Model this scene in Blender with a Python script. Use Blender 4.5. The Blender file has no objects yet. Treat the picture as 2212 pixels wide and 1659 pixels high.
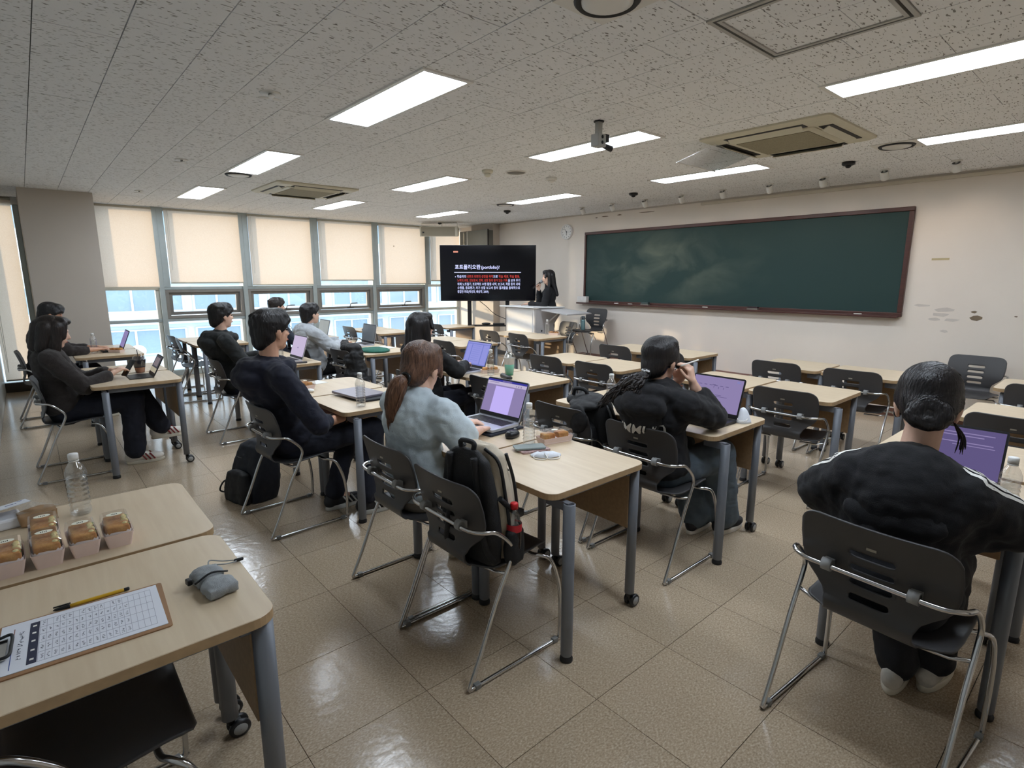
import bpy, bmesh, math, random
import numpy as np
from mathutils import Vector, Matrix, Euler
from mathutils.bvhtree import BVHTree

S = bpy.context.scene
COL = S.collection
R = math.radians
random.seed(4); NPR = np.random.RandomState(7)

# ------------------------------------------------------------ camera, world, sun, exposure
CAMH = 1.53
cd = bpy.data.cameras.new('camera'); cam = bpy.data.objects.new('camera', cd); COL.objects.link(cam)
cd.sensor_fit = 'HORIZONTAL'; cd.sensor_width = 36.0; cd.lens = 36.0 * 1197.0 / 2212.0
cd.clip_start = 0.05; cd.clip_end = 300
_r = Vector((0.7539399, -0.6569434, 0)); _u = Vector((0.12370218, 0.14196658, 0.98211163)); _f = Vector((0.64519175, 0.74045315, -0.1882996))
cam.matrix_world = Matrix(((_r.x, _u.x, -_f.x, 0), (_r.y, _u.y, -_f.y, 0), (_r.z, _u.z, -_f.z, CAMH), (0, 0, 0, 1)))
S.camera = cam

W = bpy.data.worlds.new('world'); S.world = W; W.use_nodes = True
_bg = W.node_tree.nodes['Background']
_bg.inputs[0].default_value = (0.85, 0.92, 1.0, 1); _bg.inputs[1].default_value = 1.3

sd = bpy.data.lights.new('sun', 'SUN'); sun = bpy.data.objects.new('sun', sd); COL.objects.link(sun)
sd.energy = 2.0; sd.color = (1.0, 0.74, 0.46); sd.angle = R(1.5)
sun.rotation_euler = Vector((0.70, -0.71, -0.10)).to_track_quat('-Z', 'Y').to_euler()

S.view_settings.view_transform = 'Standard'; S.view_settings.look = 'None'
S.view_settings.gamma = 1.0; S.view_settings.exposure = 1.45
S.view_settings.use_curve_mapping = False
S.cycles.max_bounces = 8; S.cycles.glossy_bounces = 3; S.cycles.caustics_reflective = False; S.cycles.caustics_refractive = False
PANEL_STRENGTH = 9.0

# ------------------------------------------------------------ helpers
def lin(c):
    out = []
    for v in c[:3]:
        v = v / 255.0
        out.append(v / 12.92 if v <= 0.04045 else ((v + 0.055) / 1.055) ** 2.4)
    return (out[0], out[1], out[2], 1.0)

MATS = {}
def mat(name, col, rough=0.5, metal=0.0, var=0.0, vscale=8.0, stretch=(1, 1, 1), bump=0.0, bscale=60.0,
        bstretch=None, emit=0.0, spec=0.5, world=False, sheen=0.0, coat=0.0, col2=None, trans=0.0, rot=0.0, detail=4.0, fold=0.0, fscale=7.0):
    """principled material with procedural colour variation and bump"""
    if name in MATS: return MATS[name]
    m = bpy.data.materials.new(name); m.use_nodes = True; MATS[name] = m
    nt = m.node_tree; b = nt.nodes['Principled BSDF']
    b.inputs['Base Color'].default_value = lin(col); b.inputs['Roughness'].default_value = rough
    b.inputs['Metallic'].default_value = metal; b.inputs['Specular IOR Level'].default_value = spec
    b.inputs['Sheen Weight'].default_value = sheen; b.inputs['Coat Weight'].default_value = coat
    b.inputs['Transmission Weight'].default_value = trans
    if emit:
        b.inputs['Emission Color'].default_value = lin(col); b.inputs['Emission Strength'].default_value = emit
    src = None
    if var or bump or col2 or fold:
        if world:
            g = nt.nodes.new('ShaderNodeNewGeometry'); src = g.outputs['Position']
        else:
            g = nt.nodes.new('ShaderNodeTexCoord'); src = g.outputs['Object']
    def mapped(st):
        mp = nt.nodes.new('ShaderNodeMapping'); mp.inputs['Scale'].default_value = st
        mp.inputs['Rotation'].default_value = (0, 0, rot)
        nt.links.new(src, mp.inputs[0]); return mp.outputs[0]
    if var or col2:
        n = nt.nodes.new('ShaderNodeTexNoise'); n.inputs['Scale'].default_value = vscale; n.inputs['Detail'].default_value = detail
        nt.links.new(mapped(stretch), n.inputs['Vector'])
        rp = nt.nodes.new('ShaderNodeValToRGB'); c = lin(col)
        c2 = lin(col2) if col2 else tuple(min(1, x * (1 + var)) for x in c[:3]) + (1,)
        c1 = c if col2 else tuple(x * (1 - var) for x in c[:3]) + (1,)
        rp.color_ramp.elements[0].position = 0.33; rp.color_ramp.elements[0].color = c1
        rp.color_ramp.elements[1].position = 0.67; rp.color_ramp.elements[1].color = c2
        nt.links.new(n.outputs[0], rp.inputs[0]); nt.links.new(rp.outputs[0], b.inputs['Base Color'])
    if bump:
        n = nt.nodes.new('ShaderNodeTexNoise'); n.inputs['Scale'].default_value = bscale; n.inputs['Detail'].default_value = 3
        nt.links.new(mapped(bstretch or stretch), n.inputs['Vector'])
        bp = nt.nodes.new('ShaderNodeBump'); bp.inputs['Strength'].default_value = bump; bp.inputs['Distance'].default_value = 0.01
        nt.links.new(n.outputs[0], bp.inputs['Height']); nt.links.new(bp.outputs[0], b.inputs['Normal'])
    if fold:
        n2 = nt.nodes.new('ShaderNodeTexNoise'); n2.inputs['Scale'].default_value = fscale; n2.inputs['Detail'].default_value = 1.5; n2.inputs['Distortion'].default_value = 1.0
        nt.links.new(mapped((1, 1, 1.7)), n2.inputs['Vector'])
        b2 = nt.nodes.new('ShaderNodeBump'); b2.inputs['Strength'].default_value = fold * 0.34; b2.inputs['Distance'].default_value = 0.05
        nt.links.new(n2.outputs[0], b2.inputs['Height'])
        if bump: nt.links.new(bp.outputs[0], b2.inputs['Normal'])
        nt.links.new(b2.outputs[0], b.inputs['Normal'])
    return m

class MB:
    """mesh builder: collects shapes; build() links them as one mesh object"""
    def __init__(s): s.v = []; s.f = []; s.sm = []; s.mi = []; s.mats = []; s.cur = 0
    def use(s, m):
        if m not in s.mats: s.mats.append(m)
        s.cur = s.mats.index(m); return s
    def add(s, vs, fs, smooth=False):
        o = len(s.v); s.v.extend([tuple(p) for p in vs])
        for f in fs: s.f.append(tuple(i + o for i in f)); s.sm.append(smooth); s.mi.append(s.cur)
        return s
    def box(s, a, b):
        x0, y0, z0 = a; x1, y1, z1 = b
        return s.add([(x0, y0, z0), (x1, y0, z0), (x1, y1, z0), (x0, y1, z0), (x0, y0, z1), (x1, y0, z1), (x1, y1, z1), (x0, y1, z1)],
                     [(0, 3, 2, 1), (4, 5, 6, 7), (0, 1, 5, 4), (1, 2, 6, 5), (2, 3, 7, 6), (3, 0, 4, 7)])
    def cbox(s, c, d): return s.box([c[i] - d[i] / 2 for i in range(3)], [c[i] + d[i] / 2 for i in range(3)])
    def prism(s, pts, z0, z1, smooth=False):
        n = len(pts)
        s.add([(p[0], p[1], z0) for p in pts] + [(p[0], p[1], z1) for p in pts],
              [tuple(range(n - 1, -1, -1)), tuple(range(n, 2 * n))])
        o = len(s.v) - 2 * n
        for i in range(n):
            j = (i + 1) % n; s.f.append((o + i, o + j, o + n + j, o + n + i)); s.sm.append(smooth); s.mi.append(s.cur)
        return s
    def loft(s, rings, cap=True, closed=True, smooth=True):
        n = len(rings[0]); o = len(s.v)
        for r in rings: s.v.extend([tuple(p) for p in r])
        for k in range(len(rings) - 1):
            for i in range(n if closed else n - 1):
                j = (i + 1) % n
                s.f.append((o + k * n + i, o + k * n + j, o + (k + 1) * n + j, o + (k + 1) * n + i)); s.sm.append(smooth); s.mi.append(s.cur)
        if cap and closed:
            s.f.append(tuple(o + i for i in range(n - 1, -1, -1))); s.sm.append(False); s.mi.append(s.cur)
            q = o + (len(rings) - 1) * n
            s.f.append(tuple(q + i for i in range(n))); s.sm.append(False); s.mi.append(s.cur)
        return s
    def tube(s, path, r, n=10, cap=True, closed_path=False):
        P = [Vector(p) for p in path]; m = len(P)
        rr = r if isinstance(r, (list, tuple)) else [r] * m
        rings = []; t0 = None; nrm = None
        for k in range(m):
            if closed_path: t = P[(k + 1) % m] - P[k - 1]
            else: t = P[min(k + 1, m - 1)] - P[max(k - 1, 0)]
            if t.length < 1e-9: t = Vector((0, 0, 1))
            t.normalize()
            if nrm is None:
                a = Vector((0, 0, 1)) if abs(t.z) < 0.9 else Vector((1, 0, 0))
                nrm = t.cross(a).normalized()
            else:
                q = t0.rotation_difference(t); nrm = (q @ nrm); nrm = (nrm - t * nrm.dot(t)).normalized()
            b = t.cross(nrm); t0 = t
            rings.append([P[k] + (nrm * math.cos(2 * math.pi * i / n) + b * math.sin(2 * math.pi * i / n)) * rr[k] for i in range(n)])
        if closed_path: rings.append(rings[0])
        return s.loft(rings, cap=cap and not closed_path)
    def cyl(s, a, b, r, r2=None, n=16, cap=True): return s.tube([a, b], [r, r if r2 is None else r2], n=n, cap=cap)
    def lathe(s, prof, c=(0, 0, 0), n=24, cap=True, ax='z'):
        rings = []
        for r, z in prof:
            rg = []
            for i in range(n):
                a = 2 * math.pi * i / n; x, y = r * math.cos(a), r * math.sin(a)
                p = (x, y, z) if ax == 'z' else ((z, x, y) if ax == 'x' else (y, z, x))
                rg.append((c[0] + p[0], c[1] + p[1], c[2] + p[2]))
            rings.append(rg)
        return s.loft(rings, cap=cap)
    def ell(s, c, r, rot=None, n=14, m=9):
        rings = []; c = Vector(c)
        for k in range(1, m):
            t = math.pi * k / m; rg = []
            for i in range(n):
                a = 2 * math.pi * i / n
                p = Vector((r[0] * math.sin(t) * math.cos(a), r[1] * math.sin(t) * math.sin(a), -r[2] * math.cos(t)))
                if rot is not None: p = rot @ p
                rg.append(c + p)
            rings.append(rg)
        o = len(s.v); s.loft(rings, cap=False)
        lo = Vector((0, 0, -r[2])); hi = Vector((0, 0, r[2]))
        if rot is not None: lo = rot @ lo; hi = rot @ hi
        s.v.append(tuple(c + lo)); s.v.append(tuple(c + hi)); L = len(s.v); q = o + (m - 2) * n
        for i in range(n):
            j = (i + 1) % n
            s.f.append((L - 2, o + j, o + i)); s.sm.append(True); s.mi.append(s.cur)
            s.f.append((L - 1, q + i, q + j)); s.sm.append(True); s.mi.append(s.cur)
        return s
    def cap(s, p, q, r1, r2=None, n=12):
        """capsule with round ends"""
        p = Vector(p); q = Vector(q); r2 = r1 if r2 is None else r2
        d = q - p
        if d.length < 1e-6: return s.ell(p, (r1, r1, r1), n=n)
        d.normalize(); pts = []; rs = []
        for k in range(5):
            a = math.pi / 2 * k / 5; pts.append(p - d * r1 * math.cos(a)); rs.append(max(1e-4, r1 * math.sin(a)))
        pts.append(p); rs.append(r1); pts.append(q); rs.append(r2)
        for k in range(4, -1, -1):
            a = math.pi / 2 * k / 5; pts.append(q + d * r2 * math.cos(a)); rs.append(max(1e-4, r2 * math.sin(a)))
        return s.tube(pts, rs, n=n)
    def xf(s, M, start=0):
        for i in range(start, len(s.v)): s.v[i] = tuple(M @ Vector(s.v[i]))
        return s
    def mesh(s, name):
        me = bpy.data.meshes.new(name); me.from_pydata(s.v, [], s.f)
        me.polygons.foreach_set('use_smooth', s.sm); me.polygons.foreach_set('material_index', s.mi)
        for m in s.mats: me.materials.append(m)
        me.update(); return me
    def build(s, name, m=None, parent=None, bevel=0.0, bseg=2, weld=False):
        if m is not None: s.mats = [m]; s.mi = [0] * len(s.f)
        me = s.mesh(name)
        if bevel or weld:
            bm = bmesh.new(); bm.from_mesh(me)
            if weld: bmesh.ops.remove_doubles(bm, verts=bm.verts, dist=1e-5)
            if bevel:
                es = [e for e in bm.edges if len(e.link_faces) == 2 and e.calc_face_angle(0) > 0.6]
                bmesh.ops.bevel(bm, geom=es, offset=bevel, segments=bseg, profile=0.5, affect='EDGES', clamp_overlap=True)
            bm.to_mesh(me); bm.free()
        return link(name, me, parent)

KIDS = {}
def link(name, me, parent=None):
    o = bpy.data.objects.new(name, me); COL.objects.link(o)
    if parent is not None: o.parent = parent; KIDS.setdefault(parent, []).append(o)
    return o
def tag(o, label, cat, group=None, kind=None):
    o['label'] = label; o['category'] = cat
    if group: o['group'] = group
    if kind: o['kind'] = kind
    return o
def struct(o): o['kind'] = 'structure'; return o
def thing(name, label, cat, loc=(0, 0, 0), rz=0.0, group=None):
    o = bpy.data.objects.new(name, None); COL.objects.link(o); o.empty_display_size = 0.05
    o.location = loc; o.rotation_euler = (0, 0, rz); return tag(o, label, cat, group)
def copy_tree(o, parent=None):
    c = o.copy(); COL.objects.link(c); c.parent = parent
    if parent is not None: KIDS.setdefault(parent, []).append(c)
    for ch in KIDS.get(o, ()): copy_tree(ch, c)
    return c
def rrect(x0, y0, x1, y1, r, n=5):
    pts = []
    for cx, cy, a0 in ((x1 - r, y1 - r, 0), (x0 + r, y1 - r, 90), (x0 + r, y0 + r, 180), (x1 - r, y0 + r, 270)):
        for k in range(n + 1):
            a = R(a0 + 90 * k / n); pts.append((cx + r * math.cos(a), cy + r * math.sin(a)))
    return pts
def smooth_path(P, n=6):
    """Catmull-Rom through P"""
    P = [Vector(p) for p in P]; Q = [P[0] * 2 - P[1]] + P + [P[-1] * 2 - P[-2]]; out = []
    for k in range(1, len(Q) - 2):
        a, b, c, d = Q[k - 1], Q[k], Q[k + 1], Q[k + 2]
        for i in range(n):
            t = i / n
            out.append(0.5 * ((2 * b) + (c - a) * t + (2 * a - 5 * b + 4 * c - d) * t * t + (3 * b - a - 3 * c + d) * t ** 3))
    out.append(P[-1]); return out
def text_mesh(body, size, bold=0.0, align='LEFT', shear=0.0, spacing=1.0):
    cu = bpy.data.curves.new('lettering', 'FONT'); cu.body = body; cu.size = size; cu.align_x = align
    cu.offset = bold; cu.shear = shear; cu.space_character = spacing; cu.resolution_u = 2
    o = bpy.data.objects.new('lettering', cu); COL.objects.link(o)
    dg = bpy.context.evaluated_depsgraph_get(); me = bpy.data.meshes.new_from_object(o.evaluated_get(dg))
    bpy.data.objects.remove(o); bpy.data.curves.remove(cu); return me
def rz(a): return Matrix.Rotation(a, 4, 'Z')

# ------------------------------------------------------------ materials
WHITE = mat('white_paint', (232, 230, 224), 0.5, bump=0.05, bscale=300)
CREAM = mat('cream_plastic', (214, 208, 190), 0.45, var=0.04)
BLACK = mat('black_plastic', (20, 20, 22), 0.4, bump=0.03, bscale=400)
CHROME = mat('chrome_steel', (205, 205, 205), 0.16, 1.0, bump=0.01, bscale=80)
GREYM = mat('grey_powder_coat', (118, 122, 130), 0.42, 0.25, bump=0.03, bscale=600)
ALU = mat('aluminium_frame', (176, 186, 186), 0.38, 0.35, var=0.04)
CHAIRM = mat('charcoal_chair_plastic', (65, 64, 65), 0.42, bump=0.06, bscale=900, var=0.05)
CLIPM = mat('grey_clip_plastic', (150, 151, 150), 0.45, var=0.03)
DARKRUB = mat('dark_rubber', (28, 28, 30), 0.6, var=0.1)

def wood_mat():
    m = bpy.data.materials.new('beech_laminate'); m.use_nodes = True; nt = m.node_tree; b = nt.nodes['Principled BSDF']
    g = nt.nodes.new('ShaderNodeNewGeometry'); mp = nt.nodes.new('ShaderNodeMapping'); mp.inputs['Scale'].default_value = (1.2, 1.2, 1.2)
    mp.inputs['Scale'].default_value = (26, 2.2, 26)
    nt.links.new(g.outputs['Position'], mp.inputs[0])
    n = nt.nodes.new('ShaderNodeTexNoise'); n.inputs['Scale'].default_value = 1.5; n.inputs['Detail'].default_value = 8; n.inputs['Distortion'].default_value = 0.4
    nt.links.new(mp.outputs[0], n.inputs['Vector'])
    rp = nt.nodes.new('ShaderNodeValToRGB')
    rp.color_ramp.elements[0].position = 0.3; rp.color_ramp.elements[0].color = lin((204, 183, 154))
    rp.color_ramp.elements[1].position = 0.72; rp.color_ramp.elements[1].color = lin((215, 196, 168))
    nt.links.new(n.outputs[0], rp.inputs[0]); nt.links.new(rp.outputs[0], b.inputs['Base Color'])
    b.inputs['Roughness'].default_value = 0.36; b.inputs['Specular IOR Level'].default_value = 0.45
    return m
WOOD = wood_mat()
EDGE = mat('table_edge_band', (176, 148, 112), 0.5, var=0.08, vscale=30)
PANELW = mat('modesty_panel_wood', (150, 122, 90), 0.5, var=0.10, vscale=3, stretch=(1, 20, 20), world=True)

def floor_mat():
    m = bpy.data.materials.new('vinyl_floor_tile'); m.use_nodes = True; nt = m.node_tree; b = nt.nodes['Principled BSDF']
    g = nt.nodes.new('ShaderNodeNewGeometry')
    mp = nt.nodes.new('ShaderNodeMapping'); mp.inputs['Scale'].default_value = (1.0, 1.6, 1); mp.inputs['Rotation'].default_value = (0, 0, 0.6)
    nt.links.new(g.outputs['Position'], mp.inputs[0])
    n = nt.nodes.new('ShaderNodeTexNoise'); n.inputs['Scale'].default_value = 105; n.inputs['Detail'].default_value = 5; n.inputs['Roughness'].default_value = 0.62
    nt.links.new(mp.outputs[0], n.inputs['Vector'])
    rp = nt.nodes.new('ShaderNodeValToRGB'); e = rp.color_ramp.elements
    e[0].position = 0.34; e[0].color = lin((148, 130, 108)); e[1].position = 0.70; e[1].color = lin((203, 187, 165))
    mid = e.new(0.52); mid.color = lin((177, 158, 134))
    nt.links.new(n.outputs[0], rp.inputs[0])
    n2 = nt.nodes.new('ShaderNodeTexNoise'); n2.inputs['Scale'].default_value = 1.1; n2.inputs['Detail'].default_value = 3
    nt.links.new(g.outputs['Position'], n2.inputs['Vector'])
    oi = nt.nodes.new('ShaderNodeObjectInfo')
    hs = nt.nodes.new('ShaderNodeHueSaturation')
    md = nt.nodes.new('ShaderNodeMath'); md.operation = 'MULTIPLY_ADD'; md.inputs[1].default_value = 0.08; md.inputs[2].default_value = 0.96
    nt.links.new(oi.outputs['Random'], md.inputs[0]); nt.links.new(md.outputs[0], hs.inputs['Value'])
    nt.links.new(rp.outputs[0], hs.inputs['Color']); nt.links.new(hs.outputs[0], b.inputs['Base Color'])
    mr = nt.nodes.new('ShaderNodeMapRange'); mr.inputs['To Min'].default_value = 0.11; mr.inputs['To Max'].default_value = 0.26
    nt.links.new(n2.outputs[0], mr.inputs['Value']); nt.links.new(mr.outputs[0], b.inputs['Roughness'])
    n3 = nt.nodes.new('ShaderNodeTexNoise'); n3.inputs['Scale'].default_value = 26; n3.inputs['Detail'].default_value = 2
    nt.links.new(g.outputs['Position'], n3.inputs['Vector'])
    bp = nt.nodes.new('ShaderNodeBump'); bp.inputs['Strength'].default_value = 0.10; bp.inputs['Distance'].default_value = 0.01
    nt.links.new(n3.outputs[0], bp.inputs['Height']); nt.links.new(bp.outputs[0], b.inputs['Normal'])
    b.inputs['Specular IOR Level'].default_value = 0.5
    return m
FLOORM = floor_mat()
GROUT = mat('floor_joint', (62, 52, 40), 0.7, var=0.1, world=True)

def ceiling_mat():
    m = bpy.data.materials.new('fissured_ceiling_tile'); m.use_nodes = True; nt = m.node_tree; b = nt.nodes['Principled BSDF']
    g = nt.nodes.new('ShaderNodeNewGeometry')
    acc = None
    for k, (rot, off) in enumerate(((0.35, 0.0), (1.25, 7.3), (2.3, 3.1))):
        mp = nt.nodes.new('ShaderNodeMapping'); mp.inputs['Rotation'].default_value = (0, 0, rot)
        mp.inputs['Location'].default_value = (off, off, 0); mp.inputs['Scale'].default_value = (26, 86, 26)
        nt.links.new(g.outputs['Position'], mp.inputs[0])
        n = nt.nodes.new('ShaderNodeTexNoise'); n.inputs['Scale'].default_value = 1.0; n.inputs['Detail'].default_value = 1.5
        nt.links.new(mp.outputs[0], n.inputs['Vector'])
        mr = nt.nodes.new('ShaderNodeMapRange'); mr.inputs['From Min'].default_value = 0.672; mr.inputs['From Max'].default_value = 0.705
        nt.links.new(n.outputs[0], mr.inputs['Value'])
        if acc is None: acc = mr.outputs[0]
        else:
            mx = nt.nodes.new('ShaderNodeMath'); mx.operation = 'MAXIMUM'
            nt.links.new(acc, mx.inputs[0]); nt.links.new(mr.outputs[0], mx.inputs[1]); acc = mx.outputs[0]
    mix = nt.nodes.new('ShaderNodeMix'); mix.data_type = 'RGBA'
    mix.inputs['A'].default_value = lin((240, 241, 242)); mix.inputs['B'].default_value = lin((146, 144, 140))
    nt.links.new(acc, mix.inputs['Factor']); nt.links.new(mix.outputs['Result'], b.inputs['Base Color'])
    b.inputs['Roughness'].default_value = 0.9; b.inputs['Specular IOR Level'].default_value = 0.1
    bp = nt.nodes.new('ShaderNodeBump'); bp.inputs['Strength'].default_value = 0.5; bp.inputs['Distance'].default_value = 0.01; bp.invert = True
    nt.links.new(acc, bp.inputs['Height']); nt.links.new(bp.outputs[0], b.inputs['Normal'])
    return m
CEILM = ceiling_mat()
WALLM = mat('cream_wall_paint', (232, 222, 210), 0.6, var=0.025, vscale=1.4, world=True, bump=0.04, bscale=120)
COLM = mat('beige_column_paint', (196, 186, 174), 0.65, var=0.02, vscale=1.5, world=True, bump=0.04, bscale=120)
BACKM = mat('pale_grey_wall_gloss', (196, 200, 198), 0.35, var=0.04, vscale=2, world=True)

def glass_mat(name, tint=(0.95, 0.98, 1.0), refl=0.08, rough=0.02):
    m = bpy.data.materials.new(name); m.use_nodes = True; nt = m.node_tree
    nt.nodes.remove(nt.nodes['Principled BSDF']); out = nt.nodes['Material Output']
    t = nt.nodes.new('ShaderNodeBsdfTransparent'); t.inputs[0].default_value = tint + (1,)
    g = nt.nodes.new('ShaderNodeBsdfGlossy'); g.inputs['Roughness'].default_value = rough
    fr = nt.nodes.new('ShaderNodeLayerWeight'); fr.inputs[0].default_value = 0.35
    mr = nt.nodes.new('ShaderNodeMapRange'); mr.inputs['To Min'].default_value = refl; mr.inputs['To Max'].default_value = 0.38
    nt.links.new(fr.outputs['Facing'], mr.inputs['Value'])
    mx = nt.nodes.new('ShaderNodeMixShader'); nt.links.new(mr.outputs[0], mx.inputs[0])
    nt.links.new(t.outputs[0], mx.inputs[1]); nt.links.new(g.outputs[0], mx.inputs[2]); nt.links.new(mx.outputs[0], out.inputs[0])
    return m
GLASS = glass_mat('window_glass', (0.93, 0.97, 1.0), 0.05)
CLEAR = glass_mat('clear_pet_plastic', (0.985, 0.99, 0.99), 0.17, 0.05)
LIDM = glass_mat('clear_lid_plastic', (0.975, 0.965, 0.95), 0.08, 0.12)

def blind_mat():
    m = bpy.data.materials.new('roller_blind_fabric'); m.use_nodes = True; nt = m.node_tree
    nt.nodes.remove(nt.nodes['Principled BSDF']); out = nt.nodes['Material Output']
    g = nt.nodes.new('ShaderNodeNewGeometry'); n = nt.nodes.new('ShaderNodeTexNoise'); n.inputs['Scale'].default_value = 160
    nt.links.new(g.outputs['Position'], n.inputs['Vector'])
    rp = nt.nodes.new('ShaderNodeValToRGB'); rp.color_ramp.elements[0].color = lin((242, 231, 219)); rp.color_ramp.elements[1].color = lin((250, 241, 231))
    rp.color_ramp.elements[0].position = 0.3; rp.color_ramp.elements[1].position = 0.7
    nt.links.new(n.outputs[0], rp.inputs[0])
    d = nt.nodes.new('ShaderNodeBsdfDiffuse'); t = nt.nodes.new('ShaderNodeBsdfTranslucent')
    nt.links.new(rp.outputs[0], d.inputs[0]); nt.links.new(rp.outputs[0], t.inputs[0])
    mx = nt.nodes.new('ShaderNodeMixShader'); mx.inputs[0].default_value = 0.60
    nt.links.new(d.outputs[0], mx.inputs[1]); nt.links.new(t.outputs[0], mx.inputs[2]); nt.links.new(mx.outputs[0], out.inputs[0])
    return m
BLINDM = blind_mat()
def emit_mat(name, col, st):
    m = bpy.data.materials.new(name); m.use_nodes = True; nt = m.node_tree
    nt.nodes.remove(nt.nodes['Principled BSDF']); e = nt.nodes.new('ShaderNodeEmission')
    e.inputs[0].default_value = col + (1,); e.inputs[1].default_value = st
    nt.links.new(e.outputs[0], nt.nodes['Material Output'].inputs[0]); return m
PANELE = emit_mat('light_panel_diffuser', (0.79, 0.885, 1.0), PANEL_STRENGTH)
# ============================================================ ROOM
ZC = 2.57; XB = 7.22; XBACK = -0.335; YW = 10.1; YR = -2.2; T = 0.12
FX0, FY0, TS = 0.063 - 0.45, 1.145 - 0.45 * 8, 0.45      # floor grid origin

def px_of(p):
    d = Vector(p) - Vector((0, 0, CAMH)); z = d.dot(_f)
    return None if z < 0.2 else (1106 + 1197 * d.dot(_r) / z, 829.5 - 1197 * d.dot(_u) / z, z)

# floor: joint slab + tiles
floor = struct(MB().box((XBACK - T, YR - T, -0.12), (XB + T, YW + T, -0.006)).build('floor', GROUT))
tl = []
nx = int(math.ceil((XB - FX0) / TS)); ny = int(math.ceil((YW - FY0) / TS))
for i in range(nx):
    for j in range(ny):
        x0 = max(FX0 + i * TS, XBACK); x1 = min(FX0 + (i + 1) * TS, XB); y0 = max(FY0 + j * TS, YR); y1 = min(FY0 + (j + 1) * TS, YW)
        if x1 - x0 < 0.02 or y1 - y0 < 0.02: continue
        q = px_of(((x0 + x1) / 2, (y0 + y1) / 2, 0)); inview = q is not None and -150 < q[0] < 2360 and q[1] < 1900
        tl.append(((q[2] if inview else 90 + (x0 ** 2 + y0 ** 2)), x0, y0, x1, y1))
tl.sort(); g = 0.0012; tile_me = {}
def tile_mesh(w, d):
    k = (round(w, 3), round(d, 3))
    if k not in tile_me:
        m = MB(); m.prism([(-w / 2 + g, -d / 2 + g), (w / 2 - g, -d / 2 + g), (w / 2 - g, d / 2 - g), (-w / 2 + g, d / 2 - g)], -0.006, 0.0)
        m.mats = [FLOORM]; tile_me[k] = m.mesh('floor_tile')
    return tile_me[k]
for k, (_, x0, y0, x1, y1) in enumerate(tl[:300]):
    o = link('floor_tile', tile_mesh(x1 - x0, y1 - y0), floor); o.location = ((x0 + x1) / 2, (y0 + y1) / 2, 0)
m = MB()
for (_, x0, y0, x1, y1) in tl[300:]: m.box((x0 + g, y0 + g, -0.006), (x1 - g, y1 - g, 0.0))
o = m.build('floor_tiles_beyond', FLOORM, floor); o['kind'] = 'stuff'

# ceiling: slab + brick-bond tiles, with the holes for fittings left open
LIGHTS = []
for cx in (1.815, 3.615, 5.415):
    for y0 in (0.18, 2.59, 5.0, 7.41): LIGHTS.append((cx, y0 + 0.6))
HOLES = [(cx - 0.15, cy - 0.6, cx + 0.15, cy + 0.6) for cx, cy in LIGHTS] + [(2.265, 0.78, 2.865, 1.38)]
ceiling = struct(MB().box((XBACK - T, YR - T, ZC + 0.012), (XB + T, YW + T, ZC + 0.15)).build('ceiling', mat('ceiling_joint', (58, 57, 54), 0.9, var=0.05, world=True)))
cl = []
i = 0; x = 0.165 - 0.3 * 2
while x < XB:
    off = 2.88 if i % 2 else 3.18
    y = off - 0.6 * 10
    while y < YW:
        x0, x1, y0, y1 = max(x, XBACK), min(x + 0.3, XB), max(y, YR), min(y + 0.6, YW)
        y += 0.6
        if x1 - x0 < 0.02 or y1 - y0 < 0.02: continue
        segs = [(y0, y1)]
        for hx0, hy0, hx1, hy1 in HOLES:
            if hx0 < (x0 + x1) / 2 < hx1:
                ns = []
                for a, b in segs:
                    if hy1 <= a or hy0 >= b: ns.append((a, b)); continue
                    if hy0 - a > 0.02: ns.append((a, hy0))
                    if b - hy1 > 0.02: ns.append((hy1, b))
                segs = ns
        for a, b in segs:
            q = px_of(((x0 + x1) / 2, (a + b) / 2, ZC)); inv = q is not None and -120 < q[0] < 2330 and q[1] > -140
            cl.append(((q[2] if inv else 90 + abs(a)), x0, a, x1, b))
    x += 0.3; i += 1
cl.sort(); cme = {}; g = 0.0021
def ctile(w, d):
    k = (round(w, 3), round(d, 3))
    if k not in cme:
        m = MB(); m.box((-w / 2 + g, -d / 2 + g, 0), (w / 2 - g, d / 2 - g, 0.012)); m.mats = [CEILM]; cme[k] = m.mesh('ceiling_tile')
    return cme[k]
for (_, x0, y0, x1, y1) in cl[:300]:
    o = link('ceiling_tile', ctile(x1 - x0, y1 - y0), ceiling); o.location = ((x0 + x1) / 2, (y0 + y1) / 2, ZC + random.choice((0, 0, 0, 0.0012)))
m = MB()
for (_, x0, y0, x1, y1) in cl[300:]: m.box((x0 + g, y0 + g, ZC), (x1 - g, y1 - g, ZC + 0.012))
o = m.build('ceiling_tiles_beyond', CEILM, ceiling); o['kind'] = 'stuff'

# walls
struct(MB().box((XB, YR - T, 0), (XB + T, YW + T, ZC + 0.012)).build('wall_front', WALLM))
struct(MB().box((XBACK - T, YR - T, 0), (XBACK, YW + T, ZC + 0.012)).build('wall_back', BACKM))
struct(MB().box((XBACK, YR - T, 0), (XB, YR, ZC + 0.012)).build('wall_right', WALLM))
struct(MB().box((0.09, 8.89, 0), (0.805, YW + T, ZC + 0.012)).build('wall_left', COLM))           # pillar by the windows
struct(MB().box((7.05, 8.66, 0), (XB, 9.35, ZC + 0.012)).build('wall_left_corner', COLM))
DARKB = mat('dark_baseboard', (70, 66, 60), 0.5, var=0.08)
struct(MB().box((XBACK, YW - 0.09, 0), (0.09, YW - 0.02, 0.13)).build('baseboard_left', DARKB))
struct(MB().box((XB - 0.012, YR, 0), (XB, 3.3, 0.09)).build('baseboard_front', mat('brown_baseboard', (92, 58, 44), 0.5, var=0.08)))
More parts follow.
